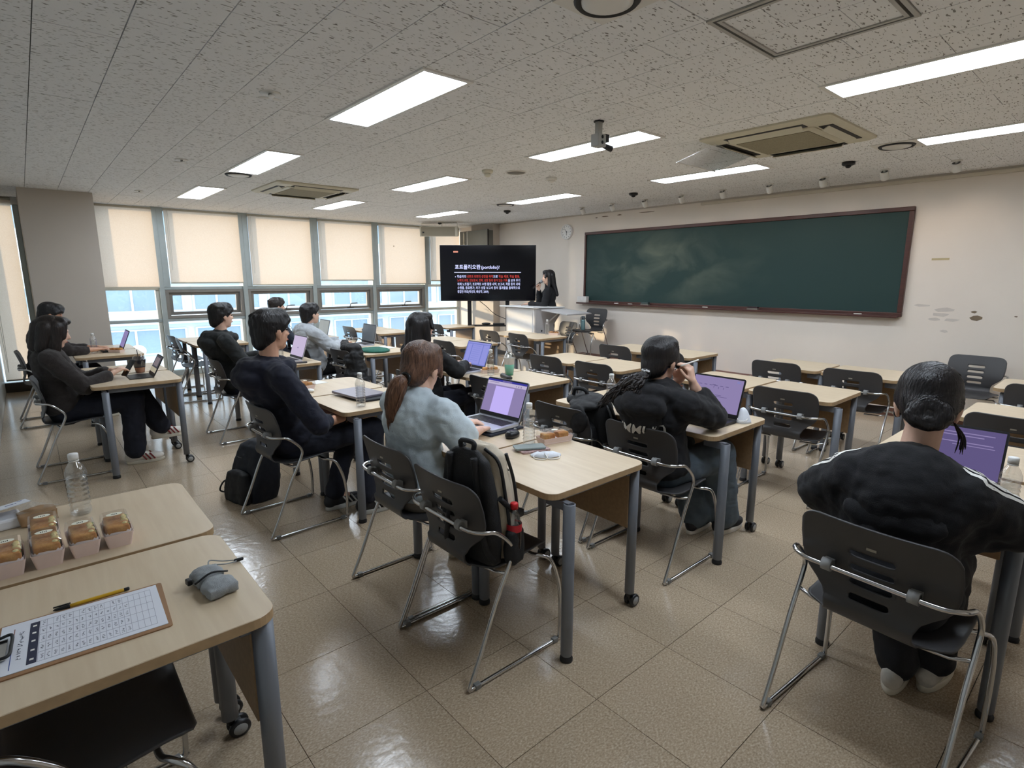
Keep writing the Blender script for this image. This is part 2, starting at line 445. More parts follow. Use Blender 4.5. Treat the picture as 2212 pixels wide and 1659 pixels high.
# trunking along the top of the board wall
struct(MB().box((XB - 0.028, 0.2, ZC - 0.06), (XB, 4.3, ZC - 0.022)).build('trim_1', mat('trunking', (206, 196, 178), 0.5, var=0.03), bevel=0.004))
struct(MB().box((XB - 0.014, YR, ZC - 0.02), (XB, 8.66, ZC)).build('trim_2', mat('ceiling_trim', (190, 182, 170), 0.5, var=0.03)))
# scuffs, torn paint and tape on the board wall
TAPE = mat('masking_tape', (190, 174, 134), 0.7, var=0.08); TORN = mat('torn_paint', (128, 112, 92), 0.9, var=0.15); SCUF = mat('grey_scuff', (208, 199, 189), 0.7, var=0.05)
wf = bpy.data.objects['wall_front']
MB().cbox((XB - 0.0006, 1.52, 1.72), (0.0012, 0.15, 0.022)).build('tape_strip', TAPE, wf)
def flake(y, z, s, n=7, mm=TORN, sy=1.0):
    pts = [(y + sy * s * (0.6 + 0.5 * random.random()) * math.cos(2 * math.pi * k / n), z + s * (0.5 + 0.5 * random.random()) * math.sin(2 * math.pi * k / n)) for k in range(n)]
    m = MB(); m.add([(XB - 0.0008, p[0], p[1]) for p in pts], [tuple(range(n))]); return m.build('paint_flake', mm, wf)
for y, z, s, sy in ((1.16, 1.13, 0.035, 1.5), (1.18, 1.19, 0.014, 2), (0.86, 1.16, 0.01, 1.6), (6.0, 2.50, 0.012, 6), (6.18, 2.49, 0.01, 3), (5.2, 2.50, 0.008, 18), (5.72, 2.50, 0.012, 5)): flake(y, z, s, sy=sy)
for y, z, s, sy in ((1.42, 1.2, 0.03, 3), (1.5, 1.1, 0.02, 3), (1.36, 1.1, 0.02, 4), (1.62, 1.24, 0.02, 4), (1.40, 0.98, 0.02, 2), (1.45, 1.15, 0.025, 4)): flake(y, z, s, mm=SCUF, sy=sy)

# ------------------------------------------------------------ window wall
MULL = [0.805, 1.60, 2.80, 3.98, 5.16, 6.34, 7.22]
FRAMEW = mat('white_window_frame', (214, 216, 208), 0.4, 0.1, var=0.03)
SASH = mat('grey_sash_frame', (140, 136, 130), 0.4, 0.25, var=0.04)
STEEL = mat('window_handle_steel', (110, 108, 104), 0.35, 0.6, var=0.05)
def window(n, x0, x1, sash):
    """curtain-wall bay: frame rails, glass, an awning sash with handle"""
    w = bpy.data.objects.new('window_%d' % n, None); COL.objects.link(w); w['kind'] = 'structure'; w.location = (0, 0, 0)
    a, b = x0 + 0.05, x1 - 0.02
    MB().box((x0 - 0.02, YW - 0.10, 0), (x0 + 0.05, YW + 0.10, ZC)).build('mullion', ALU, w, bevel=0.006)
    if n > 1: MB().box((x0 + 0.05, YW - 0.085, 1.395), (x0 + 0.135, YW - 0.07, ZC)).build('side_cover', ALU, w)
    MB().box((a, YW - 0.05, 0.0), (b, YW + 0.06, 0.09)).build('bottom_rail', ALU, w, bevel=0.005)
    MB().box((a, YW - 0.06, 0.855), (b, YW + 0.06, 0.905)).build('lower_rail', ALU, w, bevel=0.005)
    MB().box((a, YW - 0.06, 1.345), (b, YW + 0.06, 1.395)).build('upper_rail', ALU if sash else FRAMEW, w, bevel=0.005)
    MB().box((a, YW - 0.04, ZC - 0.05), (b, YW + 0.06, ZC)).build('head_rail', ALU, w)
    MB().box((b - 0.05, YW - 0.045, 0.09), (b + 0.0, YW + 0.04, 0.855)).build('side_stile', FRAMEW, w)
    MB().box((a, YW + 0.0, 0.09), (b - 0.05, YW + 0.008, 0.855)).build('pane', GLASS, w)
    MB().box((a, YW + 0.0, 1.395), (b, YW + 0.008, ZC - 0.05)).build('pane', GLASS, w)
    if not sash:
        MB().box((a, YW + 0.0, 0.905), (b - 0.05, YW + 0.008, 1.345)).build('pane', GLASS, w)
        MB().box((b - 0.05, YW - 0.045, 0.905), (b, YW + 0.04, 1.345)).build('side_stile', FRAMEW, w)
    else:
        m = MB(); y0, y1 = YW - 0.075, YW + 0.03
        for bb in (((a, y0, 0.905), (b, y1, 0.945)), ((a, y0, 1.305), (b, y1, 1.345)), ((a, y0, 0.945), (a + 0.05, y1, 1.305)), ((b - 0.05, y0, 0.945), (b, y1, 1.305))): m.box(*bb)
        m.build('sash_surround', SASH, w)
        # awning sash, hinged at the top and tilted out
        t = sash; m = MB(); a2, b2 = a + 0.055, b - 0.055; h = 0.35; gm = MB()
        for bb in (((a2, 0, -h), (b2, 0.045, -h + 0.045)), ((a2, 0, -0.045), (b2, 0.045, 0)), ((a2, 0, -h + 0.045), (a2 + 0.05, 0.045, -0.045)), ((b2 - 0.05, 0, -h + 0.045), (b2, 0.045, -0.045))): m.box(*bb)
        gm.box((a2 + 0.05, 0.018, -h + 0.045), (b2 - 0.05, 0.024, -0.045))
        M = Matrix.Translation((0, YW - 0.03, 1.302)) @ Matrix.Rotation(R(t), 4, 'X')
        s = m.xf(M).build('awning_sash', SASH, w); gm.xf(M).build('pane', GLASS, s)
        hm = MB(); c = (a2 + b2) / 2 + 0.1
        hm.box((c - 0.06, -0.02, -h + 0.01), (c + 0.06, 0.0, -h + 0.035))
        hm.tube(smooth_path([(c - 0.02, -0.02, -h + 0.03), (c - 0.02, -0.045, -h + 0.07), (c, -0.05, -h + 0.10), (c + 0.12, -0.05, -h + 0.105)], 5), 0.009, n=8)
        hm.xf(M).build('handle', STEEL, s)
    return w
for n, (x0, x1) in enumerate(zip(MULL[:-1], MULL[1:])):
    window(n + 1, x0, x1, {1: 7.0, 2: 6.0, 3: 0.6, 4: 0.6}.get(n, 0))
wz = bpy.data.objects.new('window_7', None); COL.objects.link(wz); wz['kind'] = 'structure'
MB().box((XBACK, YW, 0.13), (0.09, YW + 0.008, ZC - 0.05)).build('pane', GLASS, wz)
MB().box((0.03, YW - 0.10, 0.0), (0.09, YW + 0.08, ZC - 0.1)).build('mullion', ALU, wz, bevel=0.006)
MB().box((XBACK, YW - 0.05, ZC - 0.1), (0.09, YW + 0.06, ZC)).build('head_rail', WHITE, wz)
MB().box((XBACK, YW - 0.02, 0.0), (0.09, YW + 0.06, 0.13)).build('bottom_rail', ALU, wz)

def blind(x0, x1, zb, label, y=YW - 0.115, stain=()):
    t = thing('roller_blind', label, 'blind', ((x0 + x1) / 2, y, zb), 0, 'roller blinds on the window wall'); w = (x1 - x0) / 2; h = ZC - 0.004 - zb
    MB().box((-w, -0.001, 0.012), (w, 0.001, h - 0.03)).build('fabric', BLINDM, t)
    MB().box((-w, -0.008, 0.0), (w, 0.008, 0.022)).build('bottom_bar', mat('blind_bar', (196, 192, 178), 0.5, var=0.03), t, bevel=0.003)
    MB().cyl((-w, 0.012, h - 0.022), (w, 0.012, h - 0.022), 0.02, n=12).build('roller', mat('blind_bar', (196, 192, 178)), t)
    for (sx, sz, r) in stain: MB().add([(sx + r * math.cos(a), -0.0016, sz + r * math.sin(a)) for a in np.linspace(0, 2 * math.pi, 9)[:-1]], [tuple(range(8))]).build('stain', mat('blind_stain', (150, 128, 100), 0.9, var=0.1), t)
    cp = [(-w + 0.03, -0.02, h - 0.03), (-w + 0.03, -0.025, h * 0.5), (-w + 0.035, -0.02, 0.25), (-w + 0.045, -0.02, 0.24), (-w + 0.05, -0.025, h * 0.5), (-w + 0.05, -0.02, h - 0.03)]
    MB().tube(smooth_path(cp, 4), 0.0025, n=6).build('pull_chain', mat('blind_chain', (226, 226, 220), 0.4, var=0.02), t)
    return t
BL = [(0.85, 1.585, 1.375, 'narrow cream roller blind next to the beige pillar'), (1.74, 2.785, 1.44, 'cream roller blind second from the beige pillar, ending a little above the rail'),
      (2.93, 3.965, 1.40, 'cream roller blind third from the beige pillar'), (4.11, 5.15, 1.475, 'cream roller blind fourth from the beige pillar, drawn highest'),
      (5.30, 6.33, 1.40, 'cream roller blind with one small dark spot, fifth from the pillar'), (6.46, 7.2, 1.46, 'cream roller blind behind the hanging speaker and the big display')]
for k, (x0, x1, zb, lb) in enumerate(BL): blind(x0, x1, zb, lb, stain=((-0.2, 0.74, 0.012),) if k == 4 else ())
blind(XBACK + 0.02, 0.02, 0.15, 'yellowish cream full-length blind left of the beige pillar', y=YW - 0.07)

# ------------------------------------------------------------ outside
CONC = mat('pale_concrete', (224, 230, 232), 0.9, var=0.06, vscale=0.6, world=True); CONC2 = mat('concrete_panel', (206, 214, 218), 0.9, var=0.06, vscale=0.8, world=True)
OGL = mat('far_window_glass', (150, 168, 178), 0.3, var=0.1, vscale=0.4, world=True); OFR = mat('far_window_frame', (226, 230, 230), 0.6, var=0.02)
ROOFM = mat('pale_metal_roof', (200, 216, 226), 0.5, var=0.05, vscale=0.5, world=True)
bld = thing('concrete_building', 'long pale concrete building with bands of windows seen across the yard', 'building', (24, 27, -8))
MB().box((-29, 0, 0), (52, 8, 15.5)).build('wall', CONC, bld)
win = MB().box((-1.35, -0.05, 0), (1.35, 0.02, 1.05)); wme = None; n = 0
for lvl, z in enumerate((3.2, 6.4, 8.15, 11.2)):
    MB().box((-29, -0.35, z + 1.25), (52, 0, z + 1.75)).build('floor_band', CONC2, bld)
    for k in range(26):
        if wme is None:
            win.mats = [OGL]; wme = win.mesh('window'); fm = MB()
            for xx in (-1.35, -0.45, 0.45, 1.35): fm.box((xx - 0.04, -0.09, 0), (xx + 0.04, -0.04, 1.05))
            for zz in (0, 1.0): fm.box((-1.35, -0.09, zz), (1.35, -0.04, zz + 0.06))
            fm.mats = [OFR]; fme = fm.mesh('window_frame')
        o = link('window', wme, bld); o.location = (-26.5 + k * 3.1, 0, z); f = link('window_frame', fme, o)
yard = thing('flat_roof', 'pale flat roof with low parapet below the windows', 'roof', (15, 14, -2.6))
MB().box((-20, -2, -1), (40, 12.5, 0)).build('roof_slab', ROOFM, yard); MB().box((-20, -2.2, 0), (40, -2.0, 0.35)).build('parapet', CONC2, yard)
for k, (x, y) in enumerate(((11.5, 15.5), (15.5, 16.5), (19.5, 18.0), (24.5, 19.0))):
    sp = thing('roof_panel', ['tilted pale roof panel nearest the pillar outside the window', 'tilted pale roof panel second along the roof outside', 'tilted pale roof panel third along the roof outside', 'tilted pale roof panel farthest along the roof outside'][k], 'panel', (x, y, -2.6), 0.1)
    M = Matrix.Rotation(R(18), 4, 'X'); pm = MB()
    for q in range(7): pm.box((-2.2, -1.6 + q * 0.46, 1.6), (2.2, -1.6 + q * 0.46 + 0.42, 1.64))
    pm.xf(M).build('panel', ROOFM, sp)['kind'] = 'stuff'
    for sx in (-2.0, 2.0):
        for sy in (-1.4, 1.4): MB().cyl((sx, sy, 0), (sx, sy, 1.6 + sy * 0.32), 0.05, n=8).build('post', OFR, sp)
acu = thing('condenser_unit', 'pale outdoor air conditioner unit with round fan on the roof', 'air conditioner', (2.9, 13.2, -2.6), -0.2)
MB().box((-0.5, -0.2, 0), (0.5, 0.2, 2.4)).build('casing', OFR, acu)
for z in (0.62, 1.75): MB().lathe([(0.34, -0.01), (0.38, -0.03), (0.40, 0.0)], (0, -0.21, z), ax='y', cap=False).build('fan_guard', CONC2, acu); MB().lathe([(0.001, 0), (0.30, 0)], (0, -0.215, z), ax='y', cap=False).build('fan', OGL, acu)
rl = thing('guard_rail', 'thin metal guard rail on the roof outside the lower panes', 'railing', (9.5, 12.6, -2.6))
for k in range(22): MB().cyl((-4 + k * 0.4, 0, 0), (-4 + k * 0.4, 0, 1.1), 0.018, n=6).build('baluster', CONC2, rl)
MB().cyl((-4, 0, 1.1), (4.4, 0, 1.1), 0.03, n=8).build('top_rail', CONC2, rl)
sc = thing('round_lamp', 'pale round-headed roof lamp outside the narrow window', 'lamp', (1.72, 14.2, -2.6)); MB().cyl((0, 0, 0), (0, 0, 2.5), 0.05, n=8).build('post', OFR, sc); MB().ell((0, 0, 2.58), (0.15, 0.15, 0.13)).build('globe', OFR, sc)

# ============================================================ CEILING FITTINGS
lab_row = ['nearest', 'second from the camera', 'third from the camera', 'farthest']
FRM = mat('light_frame', (226, 224, 218), 0.4, var=0.02)
lnames = {(0, 0): 'left row, just above the camera', (0, 1): 'left row, largest one in view', (0, 2): 'left row, second away with a round vent at its end', (0, 3): 'left row, farthest by the windows',
          (1, 0): 'middle row, cut off by the right edge', (1, 1): 'middle row, beside the small ceiling camera', (1, 2): 'middle row, right of the far air conditioner', (1, 3): 'middle row, behind the far air conditioner',
          (2, 0): 'board row, cut off by the right edge', (2, 1): 'board row, between the near air conditioner and the spotlights', (2, 2): 'board row, in front of the wall clock', (2, 3): 'board row, above the hanging speaker'}
p0 = None
for k, (cx, cy) in enumerate(LIGHTS):
    lb = 'long flat ceiling light, ' + lnames[(k // 4, k % 4)]
    if p0 is None:
        t = p0 = thing('ceiling_light', lb, 'ceiling light', (cx, cy, ZC), 0, 'flat panel lights in the ceiling')
        m = MB(); w, l = 0.16, 0.61
        for bb in (((-w, -l, -0.008), (w, -l + 0.028, 0.02)), ((-w, l - 0.028, -0.008), (w, l, 0.02)), ((-w, -l + 0.028, -0.008), (-w + 0.024, l - 0.028, 0.02)), ((w - 0.024, -l + 0.028, -0.008), (w, l - 0.028, 0.02))): m.box(*bb)
        m.build('frame', FRM, t)
        MB().box((-w + 0.024, -l + 0.028, 0.0), (w - 0.024, l - 0.028, 0.006)).build('diffuser', PANELE, t)
    else:
        t = copy_tree(p0); t.location = (cx, cy, ZC); t['label'] = lb
# cassette air conditioners
ACM = mat('aged_cream_plastic', (206, 200, 178), 0.5, var=0.03); ACG = mat('filter_grille', (150, 142, 118), 0.8, var=0.15, vscale=140, bump=0.4, bscale=300); ACD = mat('dark_outlet', (40, 36, 32), 0.7, var=0.2)
def aircon(cx, cy, s, label, shield):
    t = thing('cassette_air_conditioner', label, 'air conditioner', (cx, cy, ZC)); h = s / 2
    rings = []
    for (q, z) in ((h, 0.0), (h, -0.012), (h - 0.03, -0.026), (h - 0.05, -0.03)): rings.append([(x, y, z) for x, y in rrect(-q, -q, q, q, 0.04)])
    MB().loft(rings, smooth=False).build('fascia', ACM, t)
    q = h * 0.60; rings = [[(x, y, z) for x, y in rrect(-w, -w, w, w, 0.03)] for w, z in ((q + 0.03, -0.028), (q + 0.03, -0.036), (q + 0.01, -0.042))]
    MB().loft(rings, smooth=False).build('centre_frame', ACM, t)
    MB().box((-q + 0.02, -q + 0.02, -0.046), (q - 0.02, q - 0.02, -0.041)).build('filter_grille', ACG, t)
    for k in range(4):
        M = rz(k * math.pi / 2); a = h * 0.80
        MB().box((-q, a - 0.045, -0.033), (q, a + 0.045, -0.029)).xf(M).build('outlet', ACD, t)
        m = MB(); m.box((-q + 0.02, -0.03, -0.003), (q - 0.02, 0.03, 0.003)); m.xf(M @ Matrix.Translation((0, a, -0.04)) @ Matrix.Rotation(R(35), 4, 'X')).build('louvre', ACM, t)
    if shield:
        m = MB(); m.box((-0.30, 0, -0.002), (0.30, 0.34, 0.002)); m.xf(Matrix.Translation((-0.12, h - 0.12, -0.05)) @ Matrix.Rotation(R(-14), 4, 'X')).build('wind_shield', glass_mat('thin_acrylic', (0.95, 0.96, 0.96), 0.02, 0.1), t)
        MB().box((-0.42, h + 0.2, -0.135), (0.18, h + 0.212, -0.128)).build('shield_edge', WHITE, t)
aircon(2.71, 6.9, 0.96, 'cream four-way ceiling air conditioner nearer the windows', False)
aircon(4.50, 2.0, 0.94, 'cream ceiling air conditioner with a clear wind shield nearer the board', True)
# round vents in square plates
def vent(cx, cy, label):
    t = thing('round_vent', label, 'vent', (cx, cy, ZC))
    MB().box((-0.148, -0.148, -0.004), (0.148, 0.148, 0.008)).build('plate', FRM, t)
    MB().lathe([(0.10, -0.004), (0.118, -0.016), (0.128, -0.006), (0.13, 0.0)], n=32, cap=False).build('ring', DARKRUB, t)
    MB().lathe([(0.001, -0.022), (0.07, -0.022), (0.098, -0.014), (0.10, -0.004)], n=32, cap=False).build('disc', FRM, t)
vent(1.815, 1.53, 'round ceiling vent cut by the top edge of the photo'); vent(1.815, 6.35, 'round ceiling vent at the end of a light in the left row'); vent(5.415, 1.53, 'round ceiling vent beside the near air conditioner'); vent(5.415, 6.36, 'round ceiling vent near the wall clock')
# access hatch
ha = thing('access_hatch', 'square ceiling access hatch with metal double frame', 'hatch', (2.565, 1.08, ZC)); m = MB(); q = 0.30
for a, b in ((q, 0.018), (q - 0.03, 0.016)):
    for bb in (((-a, -a, -0.006), (a, -a + b, 0.01)), ((-a, a - b, -0.006), (a, a, 0.01)), ((-a, -a + b, -0.006), (-a + b, a - b, 0.01)), ((a - b, -a + b, -0.006), (a, a - b, 0.01))): m.box(*bb)
m.build('frame', mat('hatch_frame', (176, 174, 168), 0.4, 0.4, var=0.04), ha)
for x0, x1, y0, y1 in ((-0.255, 0.0, -0.255, 0.10), (-0.255, 0.0, 0.103, 0.255), (0.003, 0.255, -0.255, -0.1), (0.003, 0.255, -0.097, 0.255)): MB().box((x0, y0, 0.0), (x1, y1, 0.01)).build('hatch_tile', CEILM, ha)
# small fittings
def sprinkler(x, y, label, s=1.0):
    t = thing('sprinkler', label, 'sprinkler', (x, y, ZC), random.random() * 3)
    MB().lathe([(0.001, -0.004 * s), (0.04 * s, -0.004 * s), (0.045 * s, 0.0)], n=20).build('escutcheon', FRM, t)
    MB().cyl((0, 0, -0.004), (0, 0, -0.022 * s), 0.008 * s).build('body', CLIPM, t)
    for k in range(3):
        a = 2 * math.pi * k / 3 + 0.4; MB().ell((0.026 * s * math.cos(a), 0.026 * s * math.sin(a), -0.020 * s), (0.030 * s, 0.015 * s, 0.004 * s), Matrix.Rotation(a, 3, 'Z')).build('deflector', FRM, t)
sprinkler(1.21, 3.5, 'white sprinkler head left of the largest ceiling light', 1.3); sprinkler(1.22, 5.91, 'white sprinkler head left of the light with the round vent', 1.2); sprinkler(1.22, 8.31, 'white sprinkler head just in front of the beige pillar', 1.1)
def detector(x, y, label, r=0.055, m1=CREAM, h=0.055):
    t = thing('smoke_detector', label, 'detector', (x, y, ZC)); MB().lathe([(r, 0), (r, -0.018), (r * 0.8, -0.03)], n=20).build('base', m1, t); MB().lathe([(r * 0.6, -0.03), (r * 0.55, -h), (r * 0.3, -h - 0.008)], n=20).build('sensor_head', m1, t)
detector(3.6, 4.5, 'cream smoke detector left of the flush round speaker'); detector(4.37, 4.38, 'flat white detector right of the flush round speaker', 0.06, FRM, 0.04)
t = thing('ceiling_speaker', 'flush round grey speaker in the ceiling between two detectors', 'speaker', (3.88, 4.39, ZC)); MB().lathe([(0.001, -0.008), (0.085, -0.008), (0.095, 0.0)], n=28).build('grille', mat('speaker_grille', (120, 116, 108), 0.7, var=0.1, vscale=200), t); MB().lathe([(0.095, 0), (0.10, -0.01), (0.107, 0.0)], n=28, cap=False).build('rim', FRM, t)
for x, y, lb in ((5.91, 4.47, 'small black ceiling sensor in line with the clock'), (5.92, 6.91, 'small black ceiling sensor above the big display'), (5.85, 2.02, 'small black ceiling sensor beside the near air conditioner')):
    t = thing('ceiling_sensor', lb, 'sensor', (x, y, ZC)); MB().lathe([(0.055, 0), (0.055, -0.022), (0.04, -0.03)], n=16).build('base', BLACK, t); MB().ell((0, 0, -0.035), (0.025, 0.025, 0.018)).build('lens', DARKRUB, t)
for k in range(9):
    y = 1.35 + 0.563 * k
    t = thing('wall_washer', ['spotlight nearest the right end of the row above the board', 'second spotlight from the right above the board', 'third spotlight from the right above the board', 'fourth spotlight from the right above the board', 'middle spotlight of the row above the board', 'fourth spotlight from the clock end above the board', 'third spotlight from the clock end above the board', 'second spotlight from the clock end above the board', 'spotlight at the clock end of the row above the board'][k], 'spotlight', (6.5, y, ZC), 0, 'spotlights above the board')
    MB().lathe([(0.045, 0), (0.045, -0.006), (0.012, -0.012), (0.012, -0.03)], n=16).build('mount', FRM, t)
    m = MB().lathe([(0.001, -0.05), (0.033, -0.048), (0.036, -0.03), (0.036, 0.03), (0.03, 0.034)], n=16, cap=False); m.xf(Matrix.Translation((0.01, 0, -0.05)) @ Matrix.Rotation(R(-35), 4, 'Y')).build('lamp_head', FRM, t)
    ld = bpy.data.lights.new('wall_washer_lamp', 'SPOT'); ld.energy = 1.6; ld.color = (1.0, 0.80, 0.62); ld.spot_size = R(95); ld.spot_blend = 0.8; ld.shadow_soft_size = 0.03
    lo = bpy.data.objects.new('lamp_bulb', ld); COL.objects.link(lo); lo.parent = t; lo.location = (0.045, 0, -0.10); lo.rotation_euler = Vector((0.62, 0, -0.78)).to_track_quat('-Z', 'Y').to_euler()
# ceiling camera
t = thing('ceiling_camera', 'small grey tracking camera hanging from the ceiling', 'camera', (3.08, 2.64, ZC)); GM = mat('camera_grey', (168, 168, 164), 0.5, var=0.04)
MB().lathe([(0.035, 0), (0.035, -0.006)], n=16).build('ceiling_plate', DARKRUB, t); MB().cbox((0, 0, -0.05), (0.045, 0.03, 0.09)).build('stem', GM, t, bevel=0.003)
b = MB().cbox((0, 0, -0.125), (0.08, 0.07, 0.08)).build('housing', GM, t, bevel=0.004)
for z in (-0.105, -0.14): MB().lathe([(0.001, -0.002), (0.011, -0.002), (0.011, 0.0)], (0.0, -0.036, z), ax='y', n=14).build('knob', DARKRUB, b)
MB().cbox((0.055, -0.01, -0.105), (0.04, 0.05, 0.05)).build('bracket', BLACK, t, bevel=0.004); m = MB().cyl((0.03, 0, -0.145), (0.115, -0.02, -0.165), 0.016, 0.02); m.build('lens_barrel', DARKRUB, t)

# ============================================================ BOARD WALL
t = thing('chalkboard', 'wide dark green chalkboard in a red-brown wooden frame', 'chalkboard', (XB, 4.09, 1.69)); hw, hh = 2.30, 0.58
def board_mat():
    m = bpy.data.materials.new('chalkboard_green'); m.use_nodes = True; nt = m.node_tree; b = nt.nodes['Principled BSDF']
    tc = nt.nodes.new('ShaderNodeTexCoord'); n = nt.nodes.new('ShaderNodeTexNoise'); n.inputs['Scale'].default_value = 1.7; n.inputs['Detail'].default_value = 7; n.inputs['Distortion'].default_value = 0.5
    mp = nt.nodes.new('ShaderNodeMapping'); mp.inputs['Scale'].default_value = (1, 1, 1.6); nt.links.new(tc.outputs['Object'], mp.inputs[0]); nt.links.new(mp.outputs[0], n.inputs['Vector'])
    # chalk wiped mostly over the window-side half
    gr = nt.nodes.new('ShaderNodeTexGradient'); gr.gradient_type = 'SPHERICAL'; m2 = nt.nodes.new('ShaderNodeMapping'); m2.inputs['Location'].default_value = (0, -0.45, 0); m2.inputs['Scale'].default_value = (0.3, 0.55, 1.5)
    nt.links.new(tc.outputs['Object'], m2.inputs[0]); nt.links.new(m2.outputs[0], gr.inputs[0])
    mr = nt.nodes.new('ShaderNodeMapRange'); mr.inputs['From Min'].default_value = 0.42; mr.inputs['From Max'].default_value = 0.72; nt.links.new(n.outputs[0], mr.inputs['Value'])
    mu = nt.nodes.new('ShaderNodeMath'); mu.operation = 'MULTIPLY'; nt.links.new(mr.outputs[0], mu.inputs[0]); nt.links.new(gr.outputs['Fac'], mu.inputs[1])
    mm = nt.nodes.new('ShaderNodeMath'); mm.operation = 'MULTIPLY_ADD'; mm.inputs[1].default_value = 0.5; mm.inputs[2].default_value = 0.0; nt.links.new(mu.outputs[0], mm.inputs[0])
    mx = nt.nodes.new('ShaderNodeMix'); mx.data_type = 'RGBA'; mx.inputs['A'].default_value = lin((38, 62, 60)); mx.inputs['B'].default_value = lin((138, 146, 128))
    nt.links.new(mm.outputs[0], mx.inputs['Factor']); nt.links.new(mx.outputs['Result'], b.inputs['Base Color']); b.inputs['Roughness'].default_value = 0.55; b.inputs['Specular IOR Level'].default_value = 0.3
    return m
MB().box((-0.03, -hw + 0.03, -hh + 0.03), (-0.004, hw - 0.03, hh - 0.03)).build('writing_surface', board_mat(), t)
MAHOG = mat('mahogany_frame', (74, 42, 35), 0.4, var=0.12, vscale=4, stretch=(1, 1, 12))
for nm, a, b in (('frame_rail', (-0.05, -hw, hh - 0.045), (0, hw, hh)), ('frame_rail', (-0.05, -hw, -hh), (0, hw, -hh + 0.045)), ('frame_stile', (-0.05, -hw, -hh + 0.045), (0, -hw + 0.045, hh - 0.045)), ('frame_stile', (-0.05, hw - 0.035, -hh + 0.045), (0, hw, hh - 0.045))):
    MB().box(a, b).build(nm, MAHOG, t, bevel=0.006)
MB().box((-0.115, -hw + 0.02, -hh - 0.012), (-0.05, hw + 0.1, -hh + 0.012)).build('chalk_tray', MAHOG, t, bevel=0.004)
TZ = 1.69 - hh + 0.012
o = MB().box((-0.035, -0.10, 0), (0.035, 0.10, 0.10)).build('tissue_box', mat('tissue_box_card', (226, 222, 216), 0.6, var=0.08, vscale=14), None, bevel=0.004); o.location = (XB - 0.085, 6.36, TZ); tag(o, 'white tissue box on the window end of the chalk tray', 'box')
def eraser(y, label, c):
    t = thing('board_eraser', label, 'eraser', (XB - 0.08, y, TZ)); MB().box((-0.025, -0.07, 0), (0.025, 0.07, 0.018)).build('felt_pad', mat('eraser_felt', (120, 116, 108), 0.9, var=0.1), t); MB().box((-0.022, -0.066, 0.018), (0.022, 0.066, 0.04)).build('back', mat('eraser_back_' + str(c[0]), c, 0.5, var=0.05), t, bevel=0.004)
eraser(5.1, 'grey-green board eraser nearer the tissue box', (60, 76, 76)); eraser(3.42, 'dark board eraser near the middle of the tray', (40, 22, 26))
for y, lb in ((5.65, 'white chalk stick nearest the tissue box'), (5.38, 'white chalk stick right of the tissue box'), (4.1, 'long white chalk piece at mid tray'), (2.2, 'short chalk stub at the right end of the tray')):
    o = MB().cyl((0, -0.04, 0.006), (0, 0.04, 0.006), 0.006, n=8).build('chalk', mat('white_chalk', (236, 234, 226), 0.9, var=0.04)); o.location = (XB - 0.085, y, TZ); tag(o, lb, 'chalk', 'chalk on the tray')
# clock
t = thing('wall_clock', 'round white wall clock left of the chalkboard', 'clock', (XB, 6.83, 2.306)); CW = mat('clock_white', (238, 236, 232), 0.35, var=0.02)
MB().lathe([(0.128, 0), (0.130, -0.02), (0.124, -0.038), (0.112, -0.034), (0.108, -0.02)], ax='x', n=40, cap=False).build('case', CW, t); MB().lathe([(0.001, -0.020), (0.11, -0.020)], ax='x', n=40, cap=False).build('dial', mat('clock_dial', (244, 243, 240), 0.5, var=0.01), t)
CK = mat('clock_black', (40, 40, 44), 0.5, var=0.05)
for k in range(12):
    a = k * math.pi / 6; MB().box((-0.0225, -0.003, 0.085), (-0.021, 0.003, 0.102)).xf(Matrix.Rotation(a, 4, 'X')).build('hour_mark', CK, t)
# reads about 5:57 seen from the room
def hand(ang, l, w, x): MB().box((x - 0.001, -w, -0.015), (x, w, l)).xf(Matrix.Rotation(ang, 4, 'X')).build('hand', CK, t)
hand(R(-178 + 0), 0.058, 0.004, -0.0235); hand(R(-40), 0.075, 0.003, -0.025); hand(R(95), 0.085, 0.001, -0.026)
MB().lathe([(0.001, -0.03), (0.006, -0.03), (0.006, -0.02)], ax='x', n=12).build('hub', CK, t)

# low platform by the board wall
pf = thing('low_platform', 'low reddish-brown wooden platform along the board wall', 'platform', (6.9, 4.85, 0)); PFM = mat('platform_wood', (110, 62, 46), 0.45, var=0.12, vscale=3, stretch=(8, 1, 8))
for k in range(8): MB().box((-0.34 + 0.082 * k, -1.55, 0.235), (-0.34 + 0.082 * k + 0.079, 1.55, 0.26)).build('plank', PFM, pf)
MB().box((-0.33, -1.54, 0), (0.31, 1.54, 0.235)).build('carcass', PFM, pf)
